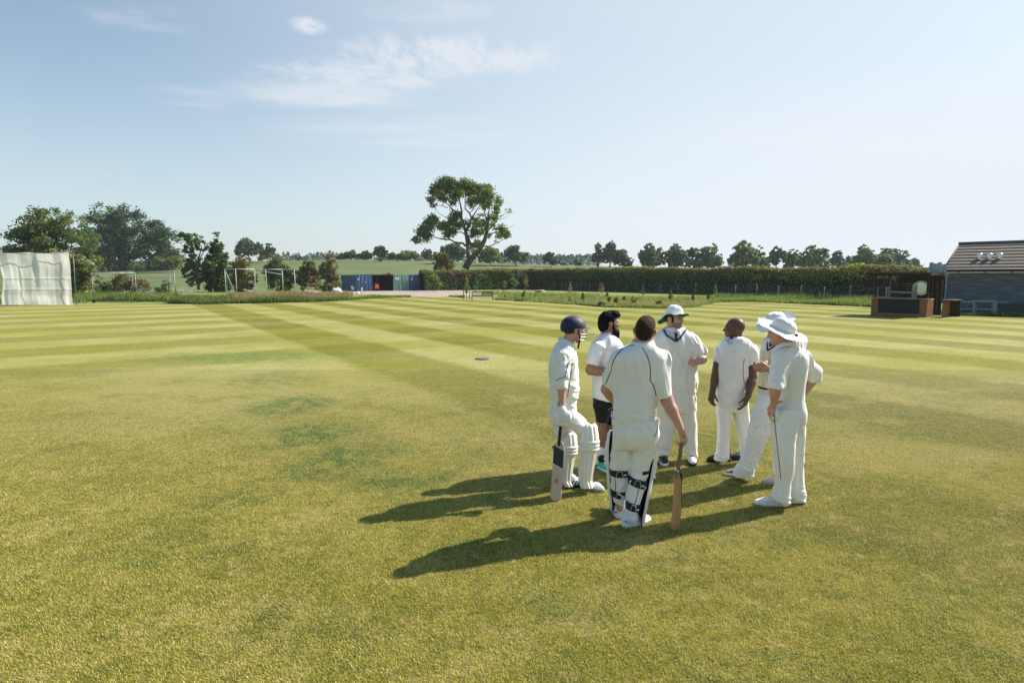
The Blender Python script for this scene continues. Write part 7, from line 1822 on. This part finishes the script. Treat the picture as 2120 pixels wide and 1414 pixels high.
# ------------------------------------------------------------------ man in the green-lined hat and sweater
def fig_sweater():
    p = Person(7.42, 'person facing the camera in cream V-neck sweater, tie and green-lined white hat', WHITE_SK)
    p.begin(at=G(1402, 952)); pt = p.pt
    C = pt(1396.5, 660.5); M = frame((.70, -.71, -.02), (.02, 0, 1)); W = lambda x, y, z: C + M @ V(x, y, z)
    T = Loft(p.rows([(680, 1377, 1416, .085), (686, 1369, 1424, .11), (694, 1360, 1433, .13), (706, 1355, 1440, .15), (725, 1355, 1442, .165), (750, 1355, 1442, .185), (775, 1354, 1442, .20), (790, 1355, 1442, .20), (803, 1358, 1440, .185), (809, 1360, 1438, .175)]), 2.3, .025)
    sh, el, wr = pt(1437, 706, -.02), pt(1454, 742, -.06), pt(1452, 748, -.27)
    shR, elR, wrR = pt(1360, 706, .0), pt(1347, 752, .0), pt(1346, 795, -.08)
    S = Shape(); head_prims(S, C, M, jaw=1.08); S.add(Cone(pt(1393, 672), pt(1395, 694), .065, .072), .03)
    S.add(Loft(p.rows([(690, 1376, 1418, .09), (720, 1370, 1428, .13), (780, 1370, 1428, .15), (840, 1372, 1428, .13)]), 2.1, .03), .03)
    arm(S, sh, el, wr, (.058, .052, .034)); arm(S, shR, elR, wrR, (.058, .05, .034)); hand(S, wrR, (.05, -.1, -1), (.9, -.1, 0), 1, .4)
    hand(S, wr, (-.95, -.25, -.05), (.2, .85, -.35), -1, .78, 1.05, thumb=.4, spread=.02, fat=1.08)
    for x0, dy in ((1382, .0), (1422, .0)):
        S.add(Cone(pt(x0, 830, dy), pt(x0 + (2 if x0 > 1400 else -3), 890, dy), .075, .055), .03); S.add(Cone(pt(x0 + (2 if x0 > 1400 else -3), 890, dy), pt(x0 + (10 if x0 > 1400 else -10), 944, dy), .055, .04), .02)
    finish_body(p, S, [pt(1330, 625, .3), pt(1480, 960, -.5), pt(1330, 960, .3)], C, M, stub=.55, brow=(.03, .02, .014), h=.0055)
    H = Shape(); H.add(Ell(W(-.018, 0, .022), (.100, .081, .090), M)); H.cut(Half(W(.020, 0, 0), M @ V(1, 0, -.1)), .01); H.cut(Half(W(0, 0, -.052), M @ V(.25, 0, -1)), .01)
    H.add(Box(W(.022, .072, -.005), (.012, .010, .034), M, .006), .01); H.add(Box(W(.022, -.072, -.005), (.012, .010, .034), M, .006), .01)
    H.sub(Ell(W(-.010, -.094, -.012), (.026, .026, .038), M), .006); H.sub(Ell(W(-.010, .094, -.012), (.026, .026, .038), M), .006)
    p.mesh('hair', H, [W(-.14, -.12, -.1), W(.1, .12, .13), W(.1, -.12, -.1)], .005, m_hbrown, pad=.02)
    def edge(t):
        c = math.cos(t); return .012 + .022 * max(0, c) ** 2 - .125 * max(0, -c) ** 1.4 - .035 * max(0, math.sin(t)) * (1 - abs(c)) + .010 * max(0, -math.sin(t))
    hat(p, W(-.010, 0, .046), M @ V(1, 0, -.03), M @ V(-.03, 0, 1), .108, .094, .115, .068, edge, lambda t: 1.0 - .50 * max(0, -math.sin(t)) ** 2 + .25 * max(0, math.cos(t)) ** 2 + .25 * max(0, -math.cos(t)), m_offw, m_green, seed=3)
    A = Shape(); A.add(T); A.add(Sleeve(pt(1434, 707, -.01), pt(1452, 734, -.06), .088, .078), .05); A.add(Sleeve(pt(1451, 728, -.05), pt(1453.5, 738, -.085), .078, .066, hem=(.35, -.45, -.8)), .03); A.add(Sleeve(shR, elR, .084, .072), .05)
    nb, tp = pt(1394, 694), V(0, 0, 0)
    A.sub(Cone(pt(1394, 680), pt(1394, 694), .070, .082), .01)
    f2 = nrm([.25, -.97, 0])
    A.sub(Cone(pt(1396, 690, -.08), pt(1399, 701, -.17), .055, .018), .01)
    A.fold = folds(0.0175, (7, 7, 3), 33, tilt=.7)
    so_ = p.mesh('sweater', A, [pt(1325, 676, .3), pt(1478, 815, -.45), pt(1325, 815, .3)], .006, m_creamk)
    sL = cast(A, resample([pt(1374, 683, .02), pt(1380, 694, -.2), pt(1389, 700, -.3), pt(1399, 707, -.3)], 16), off=.004); sR = cast(A, resample([pt(1420, 683, .02), pt(1415, 690, -.2), pt(1409, 699, -.3), pt(1400, 707, -.3)], 16), off=.004)
    p.solid('v_trim', MB().tube(sL, .011, 8).tube(sR, .011, 8), m_blue, parent=so_)
    # shirt under the sweater: collar, tail showing below the hem
    U = Shape(); U.add(Loft(p.rows([(682, 1376, 1416, .085), (692, 1370, 1424, .115), (704, 1378, 1420, .135), (716, 1384, 1416, .130)]), 2.2, .02)); U.sub(Cone(pt(1394, 672), pt(1394.5, 688), .068, .068), .006); U.sub(Ell(pt(1399, 686, -.12), (.018, .05, .05)), .02)
    p.mesh('shirt', U, [pt(1365, 674, .15), pt(1430, 722, -.25), pt(1365, 722, .15)], .005, m_wht)
    collar(p, pt(1394, 681), .084, .026, (.05, -.30, 0), m_wht, (.30, -.95), .026, gap=.30)
    p.solid('shirt_tail', band(Loft(p.rows([(800, 1360, 1439, .178), (820, 1362, 1438, .172)]), 2.3), pt(1400, 816)[2], pt(1400, 805)[2], 0, 2 * math.pi, .003, 60), m_wht)
    tk = pt(1399.5, 693, -.155); tie = MB()
    tie.add([tk + V(-.020, 0, .018), tk + V(.020, 0, .018), tk + V(.013, -.012, -.020), tk + V(-.013, -.012, -.020), tk + V(-.018, .012, .016), tk + V(.018, .012, .016)], [(0, 1, 2, 3), (4, 5, 1, 0)])
    tie.add([tk + V(-.012, -.010, -.018), tk + V(.012, -.010, -.018), tk + V(.022, -.016, -.075), tk + V(-.020, -.016, -.075)], [(0, 1, 2, 3)])
    p.solid('tie', tie, m_tie, smooth=False)
    L1 = Loft(p.rows([(820, 1363, 1403, .125), (850, 1363, 1402, .12), (880, 1363, 1397, .11), (905, 1363, 1392, .105), (928, 1361, 1386, .095), (940, 1360, 1384, .095), (945, 1362, 1382, .085)]), 2.2, .012)
    L2 = Loft(p.rows([(820, 1402, 1440, .125), (850, 1403, 1441, .12), (880, 1405, 1443, .115), (905, 1408, 1444, .11), (928, 1413, 1444, .10), (943, 1419, 1446, .10), (948, 1421, 1444, .09)]), 2.2, .012)
    B = Shape(); B.add(Loft(p.rows([(806, 1362, 1438, .165), (830, 1362, 1440, .165), (852, 1364, 1440, .14)]), 2.3, .02)); B.add(L1, .02); B.add(L2, .02); B.fold = folds(0.0150, (8, 8, 2.4), 37, lowz=pt(1400, 945)[2], lowamp=.014)
    p.mesh('trousers', B, [pt(1345, 800, .3), pt(1460, 955, -.3), pt(1345, 955, .3)], .006, m_cream)
    shoe(p, pt(1371, 946, .06) * V(1, 1, 0), (-.12, -1), .29, mat('dark_shoe', (.02, .022, .03), .5), m_shoew)
    shoe(p, pt(1431, 946, .06) * V(1, 1, 0), (-.22, -1), .30, m_shoew, m_black, lace=m_black)
# ------------------------------------------------------------------ bald man in the sleeveless sweater
def fig_bald():
    p = Person(7.28, 'bald person in white sleeveless sweater with both arms hanging, looking left', (.115, .058, .042))
    p.begin(at=G(1512, 958)); pt = p.pt
    C = pt(1519.5, 680.5); M = frame((-.96, .27, -.02)); W = lambda x, y, z: C + M @ V(x, y, z)
    T = Loft(p.rows([(698, 1504, 1540, .08), (703, 1496, 1550, .105), (711, 1490, 1558, .125), (722, 1487, 1558, .138), (740, 1486, 1552, .145), (765, 1485, 1550, .148), (790, 1484, 1549, .15), (806, 1483, 1548, .145), (813, 1485, 1546, .135)]), 2.3, .022)
    shL, elL, wrL = pt(1557, 728, -.03), pt(1558, 780, -.10), pt(1549, 820, -.20)
    shR, elR, wrR = pt(1489, 728, .02), pt(1481, 778, .0), pt(1474.5, 812, -.06)
    S = Shape(); head_prims(S, C, M, nose=1.02); S.add(Cone(pt(1525, 694), pt(1522, 716), .062, .068), .03)
    S.add(Ell(W(-.028, 0, .030), (.092, .076, .088), M), .02)
    S.add(Loft(p.rows([(708, 1502, 1542, .08), (740, 1496, 1540, .11), (790, 1496, 1538, .115), (835, 1500, 1534, .09)]), 2.1, .03), .03)
    arm(S, shL, elL, wrL, (.052, .049, .034)); arm(S, shR, elR, wrR, (.048, .045, .032))
    hand(S, wrL, (-.32, -.05, -.95), (-.70, .6, .15), -1, .35, 1.08, thumb=.25, curls=[.22, .32, .40, .46]); hand(S, wrR, (-.18, -.15, -.95), (.75, .5, 0), 1, .50, 1.0, thumb=.4)
    for x0, x1, x2, dy in ((1501, 1498, 1494, .0), (1531, 1538, 1544, .03)):
        S.add(Cone(pt(x0, 830, dy), pt(x1, 885, dy), .072, .052), .03); S.add(Cone(pt(x1, 885, dy), pt(x2, 950, dy), .05, .036), .02)
    def gloss(v, c): return c
    finish_body(p, S, [pt(1455, 650, .3), pt(1580, 960, -.4), pt(1455, 960, .3)], C, M, stub=.25, extra=gloss, h=.005)
    U = Shape(); U.add(Sleeve(pt(1555, 727, -.03), pt(1557.5, 761, -.045), .078, .066, hem=(.02, 0, -1))); U.add(Sleeve(shR, pt(1484, 757, .025), .062, .054), .01); U.add(Loft(p.rows([(700, 1506, 1538, .085), (715, 1497, 1550, .115), (735, 1494, 1551, .12)]), 2.1, .03), .02)
    U.sub(Cone(pt(1523, 690), pt(1521.5, 705), .062, .068), .006); U.fold = folds(0.0125, (9, 9, 4), 41)
    uo = p.mesh('polo_shirt', U, [pt(1465, 692, .25), pt(1585, 770, -.3), pt(1465, 770, .25)], .0055, m_wht)
    collar(p, pt(1521.5, 699), .084, .026, (-.16, -.12, 0), m_wht, (-.72, -.70), .026, gap=.28, parent=uo)
    A = Shape(); A.add(T); A.sub(Cone(pt(1523, 690), pt(1521, 707), .070, .080), .01); A.sub(Cone(pt(1513, 700, -.05), pt(1513, 714, -.15), .05, .012), .01)
    A.add(Ell(pt(1551, 722, -.02), (.068, .10, .07)), .03); A.sub(Cone(pt(1569, 728, -.03), pt(1560, 768, -.05), .060, .050), .02)
    A.fold = folds(0.0150, (7, 7, 3), 43, tilt=.8)
    so_ = p.mesh('sweater_vest', A, [pt(1465, 694, .25), pt(1580, 820, -.35), pt(1465, 820, .25)], .0055, m_offw)
    piping(p, A, [pt(1541, 742, -.25), pt(1539, 755, -.25), pt(1538.5, 775, -.25), pt(1540, 790, -.25), pt(1545, 801, -.22), pt(1548, 804, -.15)], m_maroon, .0034, 40, parent=so_)
    L1 = Loft(p.rows([(820, 1484, 1518, .115), (850, 1485, 1514, .11), (880, 1486, 1512, .10), (910, 1486, 1511, .092), (935, 1484, 1510, .085), (946, 1481, 1509, .09), (952, 1482, 1506, .08)]), 2.2, .012)
    L2 = Loft(p.rows([(820, 1513, 1547, .115, .01), (850, 1516, 1549, .11, .02), (880, 1523, 1551, .10, .03), (910, 1529, 1552, .092, .03), (945, 1534, 1556, .085, .03), (952, 1535, 1555, .08, .03)]), 2.2, .012)
    B = Shape(); B.add(Loft(p.rows([(808, 1486, 1546, .135), (830, 1485, 1547, .14), (850, 1487, 1547, .12)]), 2.3, .02)); B.add(L1, .02); B.add(L2, .02); B.fold = folds(0.0150, (8, 8, 2.6), 47, lowz=pt(1500, 952)[2], lowamp=.014)
    p.mesh('trousers', B, [pt(1465, 802, .3), pt(1575, 960, -.3), pt(1465, 960, .3)], .006, m_offw)
    m_ds = mat('black_shoe', (.014, .016, .024), .45, .1, 20)
    shoe(p, G(1513, 955), G(1463, 957) - G(1513, 955), .305, m_ds, m_black, hi=.02); shoe(p, G(1556, 952) + V(0, .05, 0), (-.9, -.25), .30, m_ds, m_black)
# ------------------------------------------------------------------ tall man in the cable vest and floppy hat
def fig_floppy():
    p = Person(6.62, 'person in floppy white hat and navy-trimmed cable vest, half hidden behind another player', (.42, .23, .165))
    p.begin(at=G(1560, 1000)); pt = p.pt
    C = pt(1606, 676); M = frame((-.88, -.42, -.18)); W = lambda x, y, z: C + M @ V(x, y, z)
    T = Loft(p.rows([(692, 1597, 1640, .08), (698, 1590, 1650, .11), (707, 1583, 1660, .13), (722, 1578, 1664, .14), (745, 1575, 1662, .15), (770, 1573, 1655, .15), (795, 1573, 1648, .145), (812, 1574, 1644, .14), (824, 1575, 1640, .13)]), 2.3, .022)
    sh, el, wr = pt(1656, 712, .02), pt(1634, 768, -.15), pt(1594, 764, -.26)          # his left arm, near side
    shR, elR, wrR = pt(1590, 712, .0), pt(1592, 764, .02), pt(1584, 752, -.22)
    S = Shape(); head_prims(S, C, M); S.add(Cone(pt(1612, 688), pt(1618, 708), .060, .066), .03)
    S.add(Loft(p.rows([(704, 1598, 1640, .09), (740, 1590, 1648, .12), (790, 1588, 1634, .12), (840, 1585, 1628, .11)]), 2.1, .03), .03)
    arm(S, sh, el, wr, (.055, .048, .033)); arm(S, shR, elR, wrR, (.052, .047, .032))
    hand(S, wr, (-.95, -.05, -.05), (.1, .6, .75), -1, .50, 1.04, thumb=.5); hand(S, wrR, (-.85, -.35, .0), (.15, .35, -.9), 1, .75, 1.02, thumb=.6)
    S.add(Cone(pt(1594, 835), pt(1572, 900, -.03), .075, .055), .03); S.add(Cone(pt(1572, 900, -.03), pt(1541, 982, .06), .052, .036), .02); S.add(Cone(pt(1615, 835), pt(1618, 905, .0), .07, .05), .03); S.add(Cone(pt(1618, 905), pt(1612, 990, -.02), .05, .036), .02)
    finish_body(p, S, [pt(1510, 630, .3), pt(1690, 1010, -.45), pt(1510, 1010, .3)], C, M, h=.0055)
    H = Shape(); H.add(Ell(W(-.020, 0, .018), (.100, .081, .090), M)); H.cut(Half(W(.0, 0, 0), M @ V(1, 0, -.1)), .01)
    p.mesh('hair', H, [W(-.14, -.12, -.1), W(.1, .12, .13), W(.1, -.12, -.1)], .006, m_hbrown, pad=.02)
    def edge(t):
        c, s = math.cos(t), math.sin(t); return -.070 * max(0, c) ** 1.5 + .060 * max(0, -c) ** 1.2 + .02 * max(0, -s) - .01 * max(0, s)
    hat(p, W(-.005, 0, .058), M @ V(1, 0, .04), M @ V(-.04, 0, 1), .108, .092, .095, .092, edge, lambda t: 1.0, m_wht, m_wht, seed=5, dent=.012)
    U = Shape(); U.add(Sleeve(pt(1650, 708, .01), pt(1637, 752, -.10), .095, .080)); U.add(Sleeve(shR, pt(1592, 745, .01), .07, .062), .01); U.add(Loft(p.rows([(694, 1598, 1640, .085), (710, 1586, 1664, .125), (740, 1584, 1664, .13)]), 2.1, .03), .02)
    U.sub(Cone(pt(1611, 686), pt(1614, 700), .062, .068), .006); U.fold = folds(0.0125, (8, 8, 3), 51)
    p.mesh('shirt', U, [pt(1560, 686, .25), pt(1700, 775, -.35), pt(1560, 775, .25)], .006, m_wht)
    A = Shape(); A.add(T); A.sub(Cone(pt(1611, 686), pt(1613, 702), .070, .078), .01); A.sub(Cone(pt(1600, 700, -.06), pt(1593, 718, -.2), .055, .010), .01)
    A.fold = folds(0.0088, (7, 7, 3), 53)
    so_ = p.mesh('sweater_vest', A, [pt(1560, 690, .3), pt(1690, 830, -.35), pt(1560, 830, .3)], .006, m_cable)
    sL = cast(A, resample([pt(1590, 696, -.1), pt(1588, 712, -.25), pt(1589, 726, -.3)], 12), off=.004); sR = cast(A, resample([pt(1612, 706, -.3), pt(1602, 717, -.3), pt(1589, 726, -.3)], 12), off=.004)
    for off, m in ((0, m_navy), (1, m_white), (2, m_navy)):
        k = V(.012, 0, .022) * off
        p.solid('v_trim', MB().tube(cast(A, sL + k, off=.003), .008 if off != 1 else .005, 8).tube(cast(A, sR + k, off=.003), .008 if off != 1 else .005, 8), m, parent=so_)
    hm = Loft(p.rows([(790, 1572, 1649, .148), (826, 1572, 1646, .148)]), 2.3)
    p.solid('hem_stripe', band(hm, pt(1600, 806)[2], pt(1600, 802)[2], math.pi * .9, math.pi * 2.1, .004, 40, -.012), m_navy, parent=so_)
    p.solid('chest_badge', MB().box(pt(1612, 728, -.155), (.02, .01, .02)), m_navy, smooth=False, parent=so_)
    L1 = Loft(p.rows([(815, 1572, 1622, .12, -.02), (838, 1567, 1616, .12, -.03), (857, 1560, 1606, .115, -.04), (875, 1556, 1598, .11, -.05), (894, 1552, 1591, .105, -.05), (912, 1548, 1586, .10, -.03), (930, 1543, 1578, .095, .0), (949, 1535, 1570, .09, .03), (962, 1528, 1565, .09, .05), (975, 1521, 1561, .09, .07), (986, 1519, 1558, .085, .08)]), 2.2, .012)
    L2 = Loft(p.rows([(815, 1595, 1640, .12, .03), (850, 1600, 1640, .115, .02), (900, 1603, 1636, .10, .0), (950, 1603, 1632, .09, -.02), (992, 1603, 1634, .085, -.03)]), 2.2, .012)
    B = Shape(); B.add(Loft(p.rows([(812, 1574, 1642, .135), (830, 1572, 1642, .135), (850, 1574, 1638, .12)]), 2.3, .02)); B.add(L1, .03); B.add(L2, .03); B.fold = folds(0.0175, (8, 8, 3.0), 57, lowz=pt(1540, 985)[2], lowamp=.014, tilt=1.2)
    p.mesh('trousers', B, [pt(1500, 805, .3), pt(1660, 1000, -.35), pt(1500, 1000, .3)], .006, m_wht)
    m_br = mat('worn_brown_shoe', (.30, .21, .14), .7, .3, 20, base2=(.10, .075, .06)); m_wr = mat('worn_white_shoe', (.62, .58, .52), .7, .2, 14, base2=(.45, .38, .30))
    shoe(p, G(1556, 985), G(1492, 984) - G(1556, 985), .305, m_br, m_shoew, lace=m_black, trim=m_black); shoe(p, G(1632, 1000), (-.98, -.15), .30, m_wr, m_shoes, lace=mat('red_lace', (.25, .03, .03), .7))
# ------------------------------------------------------------------ man at the right, hands on hips
def fig_hips():
    p = Person(5.95, 'person with hands on hips in cream whites and wide white hat, back turned', WHITE_SK)
    p.begin(at=G(1632, 1045)); pt = p.pt
    C = pt(1617, 690); M = frame((-.78, .62, .0)); W = lambda x, y, z: C + M @ V(x, y, z)
    T = Loft(p.rows([(712, 1617, 1645, .075), (718, 1610, 1653, .105), (726, 1604, 1663, .135), (736, 1602, 1670, .16), (752, 1602, 1672, .17), (772, 1605, 1670, .168), (795, 1609, 1665, .155), (812, 1611, 1663, .148), (824, 1612, 1662, .145), (830, 1613, 1660, .135)]), 2.3, .022)
    sh, el, wr = pt(1614, 742, -.13), pt(1605.5, 806, -.22), pt(1602, 834, -.16)
    shR, elR, wrR = pt(1666, 744, .08), pt(1684, 781, .125), pt(1664, 814, .11)
    S = Shape(); head_prims(S, C, M); S.add(Cone(pt(1623, 700), pt(1628, 724), .056, .064), .03)
    S.add(Loft(p.rows([(722, 1614, 1654, .09), (755, 1612, 1660, .13), (800, 1620, 1654, .12), (860, 1616, 1652, .11)]), 2.1, .03), .03)
    arm(S, sh, el, wr, (.050, .045, .031)); arm(S, shR, elR, wrR, (.05, .046, .032))
    hand(S, wr, (-.15, .22, -.95), (.85, .30, .15), -1, .22, 1.0, thumb=-.2, spread=.2); 
    S.add(Cone(pt(1604, 836, -.17), pt(1615, 832, -.19), .013, .012), .008); S.add(Cone(pt(1615, 832, -.19), pt(1620, 831, -.19), .011, .009), .004)
    hand(S, wrR, (-.5, .3, -.8), (-.6, -.3, .2), 1, .4)
    for x0, x1, x2, dy in ((1628, 1624, 1618, -.06), (1648, 1649, 1650, .08)):
        S.add(Cone(pt(x0, 850, dy), pt(x1, 930, dy), .072, .052), .03); S.add(Cone(pt(x1, 930, dy), pt(x2, 1036, dy), .05, .036), .02)
    finish_body(p, S, [pt(1570, 660, .35), pt(1710, 1045, -.45), pt(1570, 1045, .35)], C, M, h=.005)
    H = Shape(); H.add(Ell(W(-.020, 0, .012), (.098, .080, .092), M)); H.cut(Half(W(-.005, 0, 0), M @ V(1, 0, -.1)), .01); H.cut(Half(W(0, 0, -.052), M @ V(.2, 0, -1)), .01); H.sub(Ell(W(-.008, .094, -.012), (.026, .026, .038), M), .006); H.sub(Ell(W(-.008, -.094, -.012), (.026, .026, .038), M), .006)
    p.mesh('hair', H, [W(-.14, -.12, -.1), W(.1, .12, .13), W(.1, -.12, -.1)], .005, m_hbrown, pad=.02)
    def edge(t):
        c, s = math.cos(t), math.sin(t); return .012 * c - .012 * max(0, s) + .012 * max(0, -s)
    hat(p, W(-.014, 0, .036), M @ V(1, 0, .40), M @ V(-.40, 0, 1), .116, .100, .108, .118, edge, lambda t: 1.0, m_offw, m_offw, seed=7, dent=.008)
    p.solid('toggle', MB().tube([W(-.135, .02, -.005), W(-.15, .03, -.012)], [.014, .012], 10), mat('red_toggle', (.30, .03, .05), .6))
    A = Shape(); A.add(T); A.add(Sleeve(pt(1617, 742, -.11), pt(1608, 803, -.215), .092, .082, hem=(.12, 0, -1)), .06); A.add(Cone(pt(1613, 790, -.20), pt(1622, 803, -.19), .055, .03), .05)
    A.add(Sleeve(pt(1664, 744, .07), pt(1686, 776, .12), .085, .075), .06); A.add(Sleeve(pt(1685, 770, .12), pt(1680, 790, .13), .084, .084, hem=(-.2, 0, -1)), .04)
    A.fold = folds(0.0200, (9, 9, 3.0), 63, tilt=.5)
    so_ = p.mesh('shirt', A, [pt(1575, 706, .35), pt(1715, 836, -.45), pt(1575, 836, .35)], .0055, m_cream)
    collar(p, pt(1628, 714), .080, .030, (-.05, -.16, 0), m_cream, (-.85, .5), .020, gap=.3, parent=so_)
    L1 = Loft(p.rows([(845, 1603, 1655, .115, -.06), (862, 1599, 1655, .115, -.07), (885, 1596, 1651, .115, -.08), (912, 1599, 1645, .11, -.09), (949, 1603, 1642, .105, -.10), (985, 1605, 1638, .098, -.10), (1008, 1604, 1636, .095, -.10), (1022, 1600, 1635, .10, -.10), (1034, 1599, 1634, .10, -.10), (1040, 1602, 1632, .09, -.10)]), 2.2, .012)
    L2 = Loft(p.rows([(845, 1622, 1664, .115, .05), (880, 1628, 1665, .11, .06), (912, 1632, 1663, .105, .07), (950, 1634, 1662, .10, .08), (1000, 1634, 1663, .095, .09), (1022, 1633, 1666, .10, .09), (1036, 1634, 1666, .09, .09)]), 2.2, .012)
    B = Shape(); B.add(Loft(p.rows([(818, 1613, 1661, .138), (832, 1608, 1664, .15), (850, 1603, 1667, .155), (870, 1602, 1668, .145), (885, 1605, 1664, .11)]), 2.3, .02)); B.add(L1, .02); B.add(L2, .02)
    B.add(Ell(pt(1600, 857, -.10), (.035, .07, .065)), .03)
    B.add(Ell(pt(1650, 858, -.05), (.075, .12, .10)), .05)
    B.fold = folds(0.0150, (8, 8, 2.2), 67, lowz=pt(1620, 1038)[2], lowamp=.016, tilt=.6)
    bo = p.mesh('trousers', B, [pt(1575, 812, .35), pt(1685, 1045, -.4), pt(1575, 1045, .35)], .0055, m_cream)
    piping(p, B, [pt(1602, 842, -.3), pt(1603.5, 858, -.3), pt(1604, 873, -.3), pt(1606.5, 900, -.3), pt(1610, 930, -.3), pt(1614, 965, -.3), pt(1616.5, 991, -.3)], m_maroon, .0034, 60, parent=bo)
    piping(p, B, [pt(1600, 841, -.3), pt(1593, 850, -.25), pt(1592, 859, -.25), pt(1597, 868, -.3), pt(1603.5, 873, -.3)], m_navy, .0034, 30, parent=bo)
    shoe(p, G(1631, 1048), G(1566, 1045) - G(1631, 1048), .31, m_shoew, m_shoew, lace=m_bluegrey)
    shoe(p, G(1669, 1036), (-.9, .35), .30, m_shoew, m_shoew)
for f in (fig_batsman, fig_bearded, fig_back, fig_sweater, fig_bald, fig_floppy, fig_hips): f()
